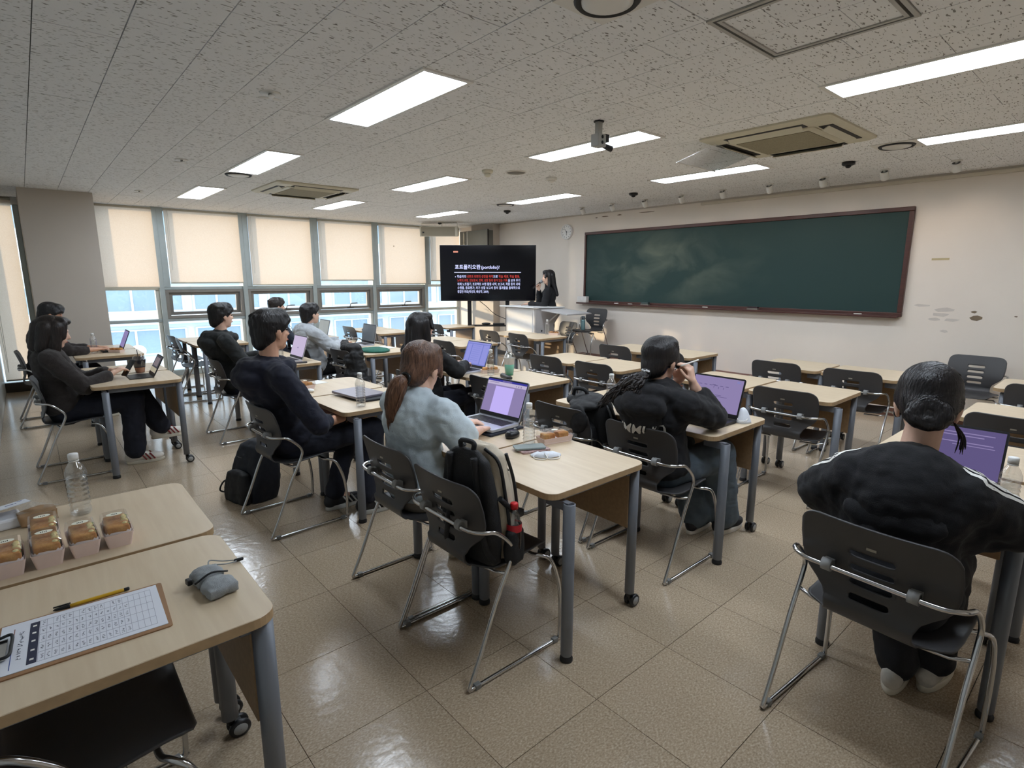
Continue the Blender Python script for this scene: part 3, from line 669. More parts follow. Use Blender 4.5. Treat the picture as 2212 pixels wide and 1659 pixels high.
# ============================================================ TABLES
TW, TD, TH = 0.60, 0.58, 0.72
def make_table():
    t = thing('training_table', '-', 'table', (0, 0, 0), 0, 'single training tables')
    P = rrect(0, 0, TW, TD, 0.05, 6)
    top = MB(); top.use(EDGE); top.prism(P, TH - 0.026, TH - 0.0015)
    top.use(WOOD); Q = rrect(0.0015, 0.0015, TW - 0.0015, TD - 0.0015, 0.049, 6)
    n = len(P); o = len(top.v); top.v.extend([(p[0], p[1], TH - 0.0015) for p in P] + [(p[0], p[1], TH) for p in Q])
    for i in range(n):
        j = (i + 1) % n; top.f.append((o + i, o + j, o + n + j, o + n + i)); top.sm.append(False); top.mi.append(top.cur)
    top.f.append(tuple(range(o + n, o + 2 * n))); top.sm.append(False); top.mi.append(top.cur)
    top.build('tabletop', None, t)
    for y in (0.075, TD - 0.075):
        MB().box((0.10, y - 0.018, TH - 0.066), (TW - 0.02, y + 0.018, TH - 0.026)).build('side_rail', GREYM, t, bevel=0.004)
    MB().box((TW - 0.07, 0.05, TH - 0.066), (TW - 0.03, TD - 0.05, TH - 0.026)).build('cross_rail', GREYM, t, bevel=0.004)
    for y, yr in ((-0.022, 0.075), (TD - 0.065, TD - 0.075)):
        leg = MB().lathe([(0.020, 0.022), (0.0245, 0.03), (0.0245, TH - 0.045), (0.020, TH - 0.043), (0.019, TH - 0.06)], (0.075, y, 0), n=18, cap=False).build('leg', GREYM, t)
        MB().lathe([(0.001, 0), (0.026, 0), (0.027, 0.012), (0.022, 0.024), (0.018, 0.03)], (0.075, y, 0), n=18).build('glide', DARKRUB, leg)
        MB().box((0.062, min(y, yr) - 0.005, TH - 0.075), (0.088, max(y, yr) + 0.02, TH - 0.04)).build('leg_bracket', GREYM, t)
    for y in (0.045, TD - 0.045):
        leg = MB().cyl((TW - 0.025, y, 0.072), (TW - 0.025, y, TH - 0.03), 0.0225, n=18).build('leg', GREYM, t)
        c = MB(); c.cyl((TW - 0.025, y, 0.05), (TW - 0.025, y, 0.085), 0.012, n=10)
        for s in (-1, 1): c.lathe([(0.010, -0.009), (0.027, -0.009), (0.030, -0.004), (0.030, 0.004), (0.027, 0.009), (0.010, 0.009)], (TW - 0.005, y + s * 0.016, 0.030), ax='y', n=18)
        c.box((TW - 0.028, y - 0.008, 0.03), (TW + 0.002, y + 0.008, 0.056))
        cw = c.build('caster', BLACK, leg); cw['kind'] = 'stuff'
        for s in (-1, 1): MB().lathe([(0.001, s * 0.0262), (0.019, s * 0.0258), (0.02, s * 0.024)], (TW - 0.005, y, 0.030), ax='y', n=18, cap=False).build('wheel_disc', CLIPM, leg)
    MB().box((TW - 0.05, 0.055, 0.40), (TW - 0.035, TD - 0.055, TH - 0.03)).build('modesty_panel', PANELW, t, bevel=0.002)
    return t
TABLES = [
 (-0.322, 1.315, 'light wood table nearest the camera, holding the clipboard and pen', 0), (-0.318, 1.915, 'light wood table holding the sandwich boxes at lower left', 0),
 (0.30, 5.13, 'light wood table with the tablet and iced coffee beside the seated woman', 0), (0.30, 5.745, 'light wood table pushed against the far side of the tablet table', 0),
 (0.32, 7.15, 'light wood table with a laptop in front of the man by the pillar', 0), (0.32, 7.76, 'light wood table between the laptop man and the beige pillar', 0),
 (1.41, 1.39, 'light wood table with phones, mask and sandwich box in the middle front', 0), (1.41, 1.985, 'light wood table under the silver laptop and mouse', 0),
 (1.38, 3.14, 'light wood table with a closed grey laptop and bottle', 0), (1.38, 3.745, 'light wood table with a small white case beside the navy hoodie', 0),
 (1.53, 5.26, 'light wood table under the laptop of the dark hoodie man', 0), (1.53, 5.87, 'light wood table on the far side of the dark hoodie man', 0),
 (1.50, 7.5, 'light wood table by the windows with two empty chairs, nearer one', 0), (1.50, 8.10, 'light wood table by the windows with two empty chairs, farther one', 0),
 (2.31, 0.21, 'light wood table in front of the woman with the hair bun', 0), (2.945, 0.22, 'light wood table butted in front of the bun woman\'s table', 0),
 (2.60, 1.39, 'light wood table with black laptop and white mask in front of the black hoodie', 0), (2.60, 1.985, 'light wood table left of the black hoodie, holding a water bottle', 0),
 (2.68, 3.02, 'light wood table with the mint drink, right half of its pair', 0), (2.68, 3.615, 'light wood table under the laptop of the long-haired woman', 0),
 (2.66, 5.43, 'light wood table under the green folder', 0), (2.66, 6.035, 'light wood table under the grey jacket man\'s laptop', 0),
 (2.66, 7.4, 'light wood table under the far laptop by the windows', 0), (4.10, 0.10, 'light wood table in front of the chair at the right edge of the photo', 0),
 (3.92, 1.30, 'empty light wood table behind the mask, right half of its pair', 0), (3.92, 1.905, 'empty light wood table behind the black laptop, left half of its pair', 0),
 (3.86, 2.99, 'empty light wood table just left of the ponytailed black hoodie', 0), (3.86, 3.595, 'empty light wood table fourth row, left half beside the aisle', 0),
 (3.86, 5.36, 'light wood table behind the long-haired woman\'s laptop', 0), (3.86, 5.965, 'light wood table left of the long-haired woman, fourth row', 0),
 (3.86, 7.37, 'light wood table in bright light behind the grey jacket man, near half', 0), (3.86, 7.98, 'light wood table in bright light by the windows, far half', 0),
 (5.40, 0.13, 'light wood table at the far right below the empty wall', 0), (5.17, 1.26, 'light wood table before the board, right half of the right pair', 0), (5.17, 1.865, 'light wood table before the board, left half of the right pair', 0),
 (5.06, 3.04, 'light wood front-row table right of the aisle by the platform', 0), (5.06, 3.65, 'light wood front-row table under the low platform, left half', 0),
 (5.12, 5.36, 'light wood front-row table with a bottle and pink box before the lectern', 0), (5.12, 5.965, 'light wood front-row table directly before the lectern', 0), (5.17, 7.56, 'light wood table by the windows below the big display', 0)]
T0 = make_table()
for k, (x, y, lb, a) in enumerate(TABLES):
    t = T0 if k == 0 else copy_tree(T0); t.location = (x, y, 0); t['label'] = lb
    t.scale = (1.17, 1, 1) if k < 2 else (1, 1, 1)      # the two by the back wall are deeper

# ============================================================ CHAIRS
def chair_shell():
    """one-piece plastic shell: back, waist and seat from a swept profile with four slots"""
    prof = smooth_path([(-0.195, 0, 0.778), (-0.178, 0, 0.72), (-0.160, 0, 0.65), (-0.148, 0, 0.58), (-0.150, 0, 0.52), (-0.158, 0, 0.475), (-0.145, 0, 0.440), (-0.105, 0, 0.425),
                        (-0.03, 0, 0.422), (0.06, 0, 0.430), (0.15, 0, 0.438), (0.205, 0, 0.432), (0.225, 0, 0.418)], 6)
    L = [0.0]
    for a, b in zip(prof[:-1], prof[1:]): L.append(L[-1] + (b - a).length)
    tot = L[-1]
    def at(s):
        s = max(0, min(tot - 1e-6, s))
        for k in range(len(L) - 1):
            if L[k + 1] >= s: break
        t = (s - L[k]) / (L[k + 1] - L[k]); return prof[k].lerp(prof[k + 1], t), (prof[k + 1] - prof[k]).normalized()
    ws = [(0.0, 0.160), (0.004, 0.182), (0.012, 0.199), (0.025, 0.212), (0.045, 0.221), (0.10, 0.225), (0.16, 0.222), (0.20, 0.212), (0.225, 0.195), (0.25, 0.165), (0.275, 0.140), (0.305, 0.128), (0.335, 0.127), (0.36, 0.137), (0.38, 0.160), (0.395, 0.190), (0.41, 0.206), (0.43, 0.215), (0.50, 0.218), (0.62, 0.214), (tot - 0.04, 0.206), (tot - 0.012, 0.19), (tot, 0.165)]
    def width(s):
        for (a, wa), (b, wb) in zip(ws[:-1], ws[1:]):
            if s <= b: return wa + (wb - wa) * (s - a) / (b - a)
        return ws[-1][1]
    NU = 44; ss = sorted(set([0, 0.004, 0.010, 0.018] + list(np.arange(0.026, tot - 0.02, 0.0075)) + [tot - 0.012, tot - 0.005, tot]))
    slots = [(0.108, 0.066, 0.0115), (0.160, 0.064, 0.0115), (0.212, 0.061, 0.0115), (0.264, 0.058, 0.0115)]
    def sd(u, s):
        best = 9; pt = None
        for c, h, r in slots:
            cu = max(-(h - r), min(h - r, u)); dx, dy = u - cu, s - c; d = math.hypot(dx, dy)
            if d - r < best: best = d - r; pt = (cu + dx / d * r, c + dy / d * r) if d > 1e-9 else None
        return best, pt
    vid = {}; V = []; F = []; us = [[-1 + 2 * i / NU for i in range(NU + 1)] for _ in ss]
    P2 = [[(width(s) * u, s) for u in us[0]] for s in ss]
    drop = set()
    for j in range(len(ss) - 1):
        for i in range(NU):
            cu = sum(P2[jj][ii][0] for jj in (j, j + 1) for ii in (i, i + 1)) / 4; cs = (ss[j] + ss[j + 1]) / 2
            if sd(cu, cs)[0] < 0: drop.add((j, i))
    touched = set()
    for j, i in drop:
        for jj in (j, j + 1):
            for ii in (i, i + 1): touched.add((jj, ii))
    for jj, ii in touched:
        if any((a, b) not in drop for a in (jj - 1, jj) for b in (ii - 1, ii)):
            d, pt = sd(*P2[jj][ii])
            if pt and abs(d) < 0.012: P2[jj][ii] = pt
    def pos(u, s):
        p, t = at(s); n = Vector((-t.z, 0, t.x))
        if n.x > 0 and p.z > 0.5: n = -n
        fwd = 0.028 * (u / 0.22) ** 2 if s < 0.30 else 0.0
        up = 0.012 * (u / 0.21) ** 2 if s >= 0.36 else 0.0
        return Vector((p.x + fwd, u, p.z + up))
    for j in range(len(ss)):
        for i in range(NU + 1): V.append(pos(*P2[j][i]))
    for j in range(len(ss) - 1):
        for i in range(NU):
            if (j, i) not in drop: a = j * (NU + 1) + i; F.append((a, a + 1, a + NU + 2, a + NU + 1))
    me = bpy.data.meshes.new('shell'); me.from_pydata(V, [], F); me.polygons.foreach_set('use_smooth', [True] * len(F)); me.materials.append(CHAIRM)
    o = bpy.data.objects.new('tmp', me); COL.objects.link(o)
    sm = o.modifiers.new('s', 'SOLIDIFY'); sm.thickness = 0.007; sm.offset = 0; sm.use_rim = True
    dg = bpy.context.evaluated_depsgraph_get(); out = bpy.data.meshes.new_from_object(o.evaluated_get(dg)); bpy.data.objects.remove(o)
    out.name = 'shell'; return out
def make_chair():
    t = thing('stacking_chair', '-', 'chair', (0, 0, 0), 0, 'charcoal stacking chairs')
    link('shell', chair_shell(), t)
    H = 0.255; xb = -0.178
    side = [(xb, 0.10, 0.605), (xb, 0.19, 0.607), (xb + 0.03, 0.238, 0.608), (xb + 0.075, 0.252, 0.60), (-0.05, H, 0.555), (-0.022, H, 0.512), (-0.035, H, 0.46), (-0.10, H, 0.33), (-0.18, H, 0.14), (-0.232, H, 0.03), (-0.236, H, 0.012), (-0.222, H, 0.0095), (0.0, H, 0.0095), (0.225, H, 0.0095), (0.242, H, 0.018), (0.246, H, 0.06), (0.247, H, 0.17), (0.232, H, 0.28), (0.192, H - 0.005, 0.385), (0.16, H - 0.03, 0.408), (0.14, 0.19, 0.408), (0.14, 0.1, 0.408)]
    fr = smooth_path(side, 4); fl = [Vector((p.x, -p.y, p.z)) for p in fr]
    MB().tube(list(reversed(fr)) + fl, 0.0085, n=10).build('frame', CHROME, t)
    for s in (-1, 1):
        MB().tube([(-0.075, s * 0.1, 0.405), (-0.06, s * 0.2, 0.405), (-0.055, s * 0.252, 0.42)], 0.007, n=8).build('seat_stay', CHROME, t)
        c = MB()
        rings = []
        for y in (-0.015, 0.015): rings.append([(xb + 0.004 + q * math.cos(a), s * 0.122 + y, 0.607 + q * 1.25 * math.sin(a)) for q, a in [(0.0165, b) for b in np.linspace(0, 2 * math.pi, 17)[:-1]]])
        c.loft(rings); c.box((xb + 0.0, s * 0.122 - 0.015, 0.592), (xb + 0.030, s * 0.122 + 0.015, 0.622)); c.build('bar_clip', CLIPM, t)['kind'] = 'stuff'
        for x in (-0.20, 0.215): MB().box((x - 0.014, s * H - 0.011, 0.0), (x + 0.014, s * H + 0.011, 0.022)).build('foot_glide', mat('clear_grey_glide', (120, 120, 118), 0.4, var=0.05), t, bevel=0.004)
    m = MB(); m.box((-0.1755, -0.014, 0.703), (-0.172, 0.014, 0.711)); m.xf(Matrix.Translation((-0.004, 0, 0))).build('maker_plate', mat('plate_silver', (176, 172, 160), 0.4, 0.5, var=0.03), t)
    return t
CHAIRS = [
 (1.315, 1.735, 0, 0, 'empty-backed charcoal chair holding the black and white backpack'), (1.345, 2.265, 0, 0, 'charcoal chair under the woman in the pale blue sweater'), (1.155, 3.49, 0, 3, 'charcoal chair under the man in the navy hoodie'),
 (2.50, 1.68, 0, 0, 'charcoal chair under the woman in the black printed hoodie'), (2.045, 0.45, 0, -4, 'charcoal chair under the woman with the hair bun'), (1.45, 5.775, 0, 0, 'charcoal chair under the man in the dark green-black hoodie'),
 (0.15, 5.545, 0, 0, 'charcoal chair under the woman in the brown sweater'), (0.05, 7.70, 0, 0, 'charcoal chair under the man beside the beige pillar'), (1.56, 7.96, 0, -8, 'empty charcoal chair by the windows, nearer of two'), (1.58, 8.56, 0, 4, 'empty charcoal chair by the windows, farther of two'),
 (2.64, 5.66, 0, 4, 'charcoal chair with the black jacket over its right side'), (2.44, 6.26, 0, 0, 'charcoal chair under the man in the light grey jacket'), (2.46, 7.62, 0, 0, 'charcoal chair under the person in the navy jacket'),
 (3.97, 8.30, 0, 0, 'empty charcoal chair left of the raised laptop lid'), (3.97, 7.62, 0, 0, 'empty charcoal chair right of the raised laptop lid'), (5.28, 7.84, 0, 0, 'empty charcoal chair under the left edge of the big display'),
 (3.97, 5.66, 0, 0, 'empty charcoal chair left of the blue laptop screen'), (5.22, 6.33, 0, 0, 'empty charcoal chair before the lectern, left one'), (5.22, 5.68, 0, -6, 'empty charcoal chair before the lectern, right one'),
 (3.97, 3.88, 0, 0, 'empty charcoal chair right of the mint drink'), (3.97, 3.26, 0, 0, 'empty charcoal chair behind the bottle left of the black hoodie'), (5.16, 3.97, 0, 0, 'empty charcoal chair with a faint square mark, front row left of the black hoodie'), (5.16, 3.30, 0, 0, 'empty charcoal chair half hidden behind the black hoodie woman\'s head'),
 (5.28, 2.20, 0, 0, 'empty charcoal chair in the front row, left one of the right pair'), (4.04, 1.59, 0, 0, 'empty charcoal chair straight behind the white mask'), (5.28, 1.57, 0, 0, 'empty charcoal chair in the front row, right one of the right pair'),
 (6.80, 1.06, 0, 178, 'charcoal chair standing against the wall facing the room'), (5.52, 0.41, 0, 0, 'empty charcoal chair at the right edge, farther of two'), (4.20, 0.41, 0, 0, 'empty charcoal chair at the right edge, nearer of two'),
 (6.94, 6.66, 0, 174, 'charcoal chair half behind the lectern side'), (6.84, 5.93, 0.26, 178, 'charcoal chair on the low platform holding the teal flask'), (2.78, 3.31, 0, 0, 'empty charcoal chair behind the silver laptop screen'),
 (2.52, 2.27, 0, 0, 'charcoal chair carrying the black backpack'), (2.46, 3.92, 0, 0, 'charcoal chair under the long-haired woman'), (2.04, -0.22, 0, -3, 'charcoal chair cut off by the lower right corner of the photo'), (-0.03, 1.60, 0, 0, 'dark chair seat pushed under the table nearest the camera')]
C0 = make_chair(); CH = []
for k, (x, y, z, a, lb) in enumerate(CHAIRS):
    c = C0 if k == 0 else copy_tree(C0); c.location = (x, y, z); c.rotation_euler = (0, 0, R(a)); c['label'] = lb; CH.append(c)
# inked stencil on one chair back, faint square marks on some others
DKT = mat('stencil_ink', (34, 34, 36), 0.6, var=0.05)
def back_text(ch, body, size, z, m, y0=0.0):
    me = text_mesh(body, size, 0.0004, 'CENTER')
    for v in me.vertices: u, w = v.co.x, v.co.y; v.co = Vector((-0.1845 + (0.76 - (z + w)) * 0.26 + 0.028 * (u / 0.22) ** 2 - 0.006, -u + y0, z + w))
    me.materials.append(m); link('lettering', me, ch)
back_text(CH[3], '강의실용', 0.030, 0.722, DKT)
MARK = mat('tape_residue', (82, 78, 74), 0.7, var=0.1)
for k in (16, 18, 20, 21):
    m = MB()
    for a, b in (((-0.05, 0.716), (0.05, 0.7185)), ((-0.05, 0.744), (0.05, 0.7465)), ((-0.05, 0.716), (-0.0475, 0.7465)), ((0.0475, 0.716), (0.05, 0.7465))):
        x0 = -0.1845 + (0.76 - 0.732) * 0.26 - 0.006; m.box((x0, a[0], a[1]), (x0 + 0.0015, b[0], b[1]))
    m.build('tape_outline', MARK, CH[k])['kind'] = 'stuff'

# ============================================================ DISPLAY, LECTERN, SPEAKER
TVL = Vector((5.42, 8.09, 0)); TVR = Vector((6.66, 7.02, 0)); tc = (TVL + TVR) / 2; ax = (TVR - TVL).normalized(); ang = math.atan2(ax.y, ax.x)
tv = thing('large_display', 'large black flat display on a wheeled stand showing a Korean slide', 'display', (tc.x, tc.y, 0), ang); TWd = (TVR - TVL).length; z0, z1 = 1.135, 2.075
SCR = mat('screen_black', (12, 12, 18), 0.10, spec=0.5, var=0.02)
MB().box((-TWd / 2, 0.0, z0), (TWd / 2, 0.06, z1)).build('bezel', BLACK, tv, bevel=0.004)
scr = MB().box((-TWd / 2 + 0.012, -0.003, z0 + 0.02), (TWd / 2 - 0.012, 0.0, z1 - 0.012)).build('screen', SCR, tv)
TXW = emit_mat('slide_white', (0.60, 0.64, 1.0), 0.55); TXR = emit_mat('slide_red', (0.62, 0.07, 0.06), 0.42); TXO = emit_mat('slide_orange', (0.85, 0.36, 0.26), 0.35)
def u2x(px): return -TWd / 2 + (px - 947.5) / (1158 - 947.5) * TWd
def v2z(py): return z1 - (py - 529.5) / (653 - 529.5) * (z1 - z0)
def slide(body, px, py_base, h, m, width=None, bold=0.0002):
    me = text_mesh(body, h, bold); xs = [v.co.x for v in me.vertices]; w = max(xs) - min(xs); sx = (width / (1158 - 947.5) * TWd / w) if width else 1.0; mn = min(xs)
    for v in me.vertices: v.co = Vector((u2x(px) + (v.co.x - mn) * sx, -0.0045, v2z(py_base) + v.co.y))
    me.materials.append(m); link('slide_text', me, scr)
slide('포트폴리오란', 980.3, 581.5, 0.084, TXW, 56, 0.0012); slide('(portfolio)?', 1038, 581.5, 0.078, TXW, 40, 0.0006)
MB().box((u2x(978.5), -0.0055, v2z(590)), (u2x(1125), -0.0035, v2z(588.6))).build('slide_rule', TXW, scr)
MB().box((u2x(977.3), -0.0055, v2z(545.8)), (u2x(987.6), -0.0035, v2z(542.3))).build('slide_mark', TXO, scr)
hs = 0.056
slide('•', 980, 601.5, hs, TXW); slide('학습자의', 984.5, 601, hs, TXW, 19.3); slide('내면과 외면의 성장을 목적', 1006, 601, hs, TXR, 57.5); slide('으로', 1064, 601, hs, TXW, 10); slide('학습 재료, 학습 활동,', 1076, 601, hs, TXR, 46.5)
slide('노력의 과정, 진보로서, 전략, 성장 등의 증거 있는 기록', 985, 609.6, hs, TXR, 110); slide('을 보여 주기', 1096.5, 609.6, hs, TXW, 26.5)
slide('위해 노트필기, 프로젝트 수행 활동 내역, 보고서, 작품 등의 과제', 985, 617.8, hs, TXW, 138); slide('수행물, 동료평가, 자기 성찰 보고서 등의 결과물을 총체적으로', 985, 626.2, hs, TXW, 138); slide('종합한 자료(박성희, 배상학, 2009).', 985, 634.6, hs, TXW, 69.5)
for s in (-1, 1):
    MB().box((s * 0.33 - 0.035, 0.06, 0.16), (s * 0.33 + 0.035, 0.10, 1.75)).build('stand_post', BLACK, tv, bevel=0.005)
    f = MB().tube(smooth_path([(s * 0.33, 0.08, 0.55), (s * 0.36, 0.0, 0.2), (s * 0.38, -0.30, 0.10)], 5), 0.025, n=8).build('stand_foot', BLACK, tv)
    MB().tube([(s * 0.33, 0.08, 0.16), (s * 0.33, 0.38, 0.10)], 0.025, n=8).build('stand_foot', BLACK, tv)
    for (xx, yy) in ((0.38, -0.30), (0.33, 0.38)): MB().lathe([(0.01, -0.014), (0.045, -0.012), (0.045, 0.012), (0.01, 0.014)], (s * xx, yy, 0.045), ax='x', n=16).build('caster', DARKRUB, tv)
MB().box((-0.36, -0.10, 0.705), (0.36, 0.09, 0.725)).build('stand_shelf', BLACK, tv, bevel=0.003)
MB().tube(smooth_path([(-0.15, 0.07, 1.13), (-0.05, 0.09, 1.05), (0.12, 0.09, 0.9), (0.36, 0.09, 0.8)], 6), 0.006, n=6).build('cable', BLACK, tv)
M_ = Matrix.Translation((tc.x, tc.y, 0)) @ rz(ang)
def on_tv(o, x, y, z): p = M_ @ Vector((x, y, z)); o.location = p; o.rotation_euler = (0, 0, ang)
o = MB().box((-0.10, -0.05, 0), (0.10, 0.05, 0.03)).build('set_top_box', BLACK, None, bevel=0.006); on_tv(o, 0.18, 0.0, 0.725); tag(o, 'flat black box on the shelf under the big display', 'box')
o = MB().ell((0, 0, 0.022), (0.08, 0.03, 0.022)).build('remote_control', DARKRUB); on_tv(o, -0.04, -0.02, 0.725); tag(o, 'dark rounded remote on the shelf under the big display', 'remote control')
# grey panel behind the display
t = thing('wall_cabinet', 'grey flat-fronted cabinet high on the corner pillar behind the big display', 'cabinet', (7.05, 9.05, 1.2)); GP = mat('grey_laminate', (112, 112, 106), 0.35, var=0.03); 
MB().box((-0.13, -0.40, 0), (0, 0.5, 1.24)).build('carcass', GP, t, bevel=0.004); MB().box((-0.15, -0.42, 0.0), (-0.13, 0.24, 1.25)).build('door', mat('grey_gloss_door', (128, 128, 120), 0.2, var=0.03), t, bevel=0.003); MB().box((-0.15, 0.27, 0.0), (-0.13, 0.5, 1.25)).build('door', GP, t, bevel=0.003); MB().box((-0.145, 0.24, 0.0), (-0.132, 0.27, 1.24)).build('gap_strip', WHITE, t)
MB().box((-0.156, -0.425, 0.0), (-0.13, -0.41, 1.255)).build('edge_strip', BLACK, t)
# hanging speaker
t = thing('hanging_speaker', 'pale box loudspeaker hung from the ceiling by the last window', 'speaker', (6.17, 9.20, 0), R(-41)); m = MB(); w = 0.36
m.add([(-w, -0.10, 2.30), (w, -0.10, 2.30), (w, 0.12, 2.33), (-w, 0.12, 2.33), (-w, -0.14, 2.485), (w, -0.14, 2.485), (w, 0.12, 2.485), (-w, 0.12, 2.485)], [(0, 3, 2, 1), (4, 5, 6, 7), (0, 1, 5, 4), (1, 2, 6, 5), (2, 3, 7, 6), (3, 0, 4, 7)])
m.build('cabinet', CREAM, t, bevel=0.006)
m = MB(); m.add([(-w + 0.03, -0.106, 2.312), (w - 0.05, -0.106, 2.312), (w - 0.05, -0.143, 2.47), (-w + 0.03, -0.143, 2.47)], [(0, 1, 2, 3)]); m.build('grille', mat('speaker_cloth', (158, 150, 132), 0.8, var=0.08, vscale=300), t)
MB().cbox((-w + 0.07, -0.118, 2.375), (0.035, 0.012, 0.03)).build('badge', BLACK, t)
MB().tube([(-w + 0.02, 0, 2.485), (-w + 0.02, 0, 2.545), (w - 0.02, 0, 2.56), (w - 0.02, 0, 2.485)], 0.006, n=8).build('hanger', FRM, t); MB().tube([(0.05, 0, 2.485), (0.05, 0, 2.57)], 0.006, n=8).build('hanger', FRM, t)
t = thing('ceiling_sensor', 'dark dome sensor directly above the hanging speaker', 'sensor', (6.08, 9.05, ZC)); MB().lathe([(0.06, 0), (0.055, -0.02)], n=16).build('base', FRM, t); MB().ell((0, 0, -0.02), (0.04, 0.04, 0.035)).build('lens', DARKRUB, t)

# lectern
lt = thing('lectern', 'white electronic lectern with slanted top and a fold-out side leaf', 'lectern', (5.86, 6.53, 0)); LW = mat('lectern_white', (226, 226, 226), 0.4, var=0.02); LG = mat('lectern_shade_grey', (178, 176, 176), 0.45, var=0.03)  # sides get a greyer copy of the white: their shade is put into the colour
# front (to the students) is -x; y runs along the front
MB().box((0.0, -0.32, 0.0), (0.03, 0.32, 1.06)).build('front_panel', LW, lt, bevel=0.004)
MB().box((-0.012, -0.29, 0.08), (0.0, 0.29, 0.66)).build('door', LW, lt, bevel=0.003); MB().lathe([(0.001, -0.02), (0.012, -0.018), (0.012, -0.01)], (0, -0.02, 0.60), ax='x', n=12).build('lock', DARKRUB, lt)
MB().box((-0.012, -0.29, 0.68), (0.0, 0.29, 1.03)).build('upper_panel', LW, lt, bevel=0.003)
for s, nm in ((-1, 'side_panel'), (1, 'side_panel')):
    m = MB(); pts = [(0.0, 0.0), (0.44, 0.0), (0.44, 0.66), (0.40, 0.80), (0.58, 1.0), (0.62, 1.06), (0.0, 1.06)]
    y0, y1 = sorted((s * 0.32, s * 0.345)); n = len(pts)
    m.add([(p[0], y0, p[1]) for p in pts] + [(p[0], y1, p[1]) for p in pts], [tuple(range(n)), tuple(range(2 * n - 1, n - 1, -1))] + [(i, i + n, (i + 1) % n + n, (i + 1) % n) for i in range(n)]); sp_ = m.build(nm, LG, lt)
    if s < 0:
        for z, x in ((0.72, 0.14), (0.67, 0.14)): MB().lathe([(0.001, -0.004), (0.014, -0.004), (0.014, 0.0)], (x, y0, z), ax='y', n=12).build('cable_grommet', DARKRUB, sp_)
        MB().box((0.40, y0 - 0.003, 0.99), (0.46, y0, 1.01)).build('label_plate', DARKRUB, sp_)
m = MB(); m.box((-0.06, -0.36, 0), (0.64, 0.44, 0.022)); m.xf(Matrix.Translation((0, 0, 1.07)) @ Matrix.Rotation(R(1.5), 4, 'Y')).build('top', LW, lt, bevel=0.005)
m = MB(); m.box((0.10, -0.92, 0), (0.64, -0.37, 0.018)); m.xf(Matrix.Translation((0, 0, 1.065)) @ Matrix.Rotation(R(5), 4, 'X')).build('side_leaf', LG, lt, bevel=0.003)
MB().tube([(0.3, -0.35, 0.86), (0.3, -0.55, 1.0)], 0.012, n=8).build('leaf_strut', WHITE, lt)
# ============================================================ PEOPLE
def baked(mb, voxel, smooth=4, disp=0.0, dscale=0.12, factor=0.5, dec=None):
    o = bpy.data.objects.new('tmp', mb.mesh('tmp')); COL.objects.link(o)
    r = o.modifiers.new('r', 'REMESH'); r.mode = 'VOXEL'; r.voxel_size = voxel
    if smooth: q = o.modifiers.new('s', 'SMOOTH'); q.iterations = smooth; q.factor = factor
    tx = None
    if disp:
        for sc_, st in ((dscale, disp), (dscale * 0.38, disp * 0.45)):
            tx = bpy.data.textures.new('fold', 'CLOUDS'); tx.noise_scale = sc_; tx.noise_depth = 2
            d = o.modifiers.new('d', 'DISPLACE'); d.texture = tx; d.texture_coords = 'GLOBAL'; d.strength = st; d.mid_level = 0.5
        q = o.modifiers.new('s2', 'SMOOTH'); q.iterations = 1
    if dec: q = o.modifiers.new('dd', 'DECIMATE'); q.ratio = dec
    dg = bpy.context.evaluated_depsgraph_get(); me = bpy.data.meshes.new_from_object(o.evaluated_get(dg)); bpy.data.objects.remove(o)
    me.polygons.foreach_set('use_smooth', [True] * len(me.polygons)); return me
def putmesh(name, me, m, parent):
    me.materials.clear(); me.materials.append(m); return link(name, me, parent)
def V3(p): return Vector(p)
def arm_hand(mb, wrist, fwd, palm, side, curl=0.5, s=1.0, spread=0.12, fist=False):
    """palm + five bent fingers; fwd = pointing direction, palm = direction the palm faces, side=+1 left hand"""
    f = V3(fwd).normalized(); n = V3(palm); n = (n - f * n.dot(f)).normalized(); lat = n.cross(f) * side     # towards the thumb
    w = V3(wrist)
    mb.cap(w - f * 0.03 * s, w + f * 0.01, 0.024 * s, 0.024 * s)
    for k, off in enumerate((-0.027, -0.009, 0.009, 0.026)): mb.cap(w + f * 0.012 + lat * off * 0.55 * s, w + f * 0.082 * s + lat * off * s, 0.0135 * s, 0.0115 * s, n=10)
    for k, (off, ln) in enumerate(((0.028, 0.070), (0.010, 0.080), (-0.009, 0.074), (-0.027, 0.058))):
        p = w + f * 0.084 * s + lat * off * s; d = (f + lat * (off * spread * 10)).normalized(); a = curl * (0.85 + 0.08 * k)
        for j, fr in enumerate((0.45, 0.30, 0.25)):
            d = (d * math.cos(a) + n * math.sin(a)).normalized() if j or not fist else (d * math.cos(a * 1.3) + n * math.sin(a * 1.3)).normalized()
            q = p + d * ln * fr * s; mb.cap(p, q, (0.0092 - 0.0008 * j) * s, (0.0086 - 0.0008 * j) * s, n=8); p = q
    p = w + f * 0.025 * s + lat * 0.024 * s; d = (f * 0.75 + lat * 0.62 + n * 0.25).normalized()
    for j, ln in enumerate((0.040, 0.030, 0.024)):
        q = p + d * ln * s; mb.cap(p, q, (0.0125 - 0.0015 * j) * s, (0.011 - 0.0015 * j) * s, n=8); p = q; d = (d + f * 0.35 + n * 0.22 * curl - lat * 0.25).normalized()

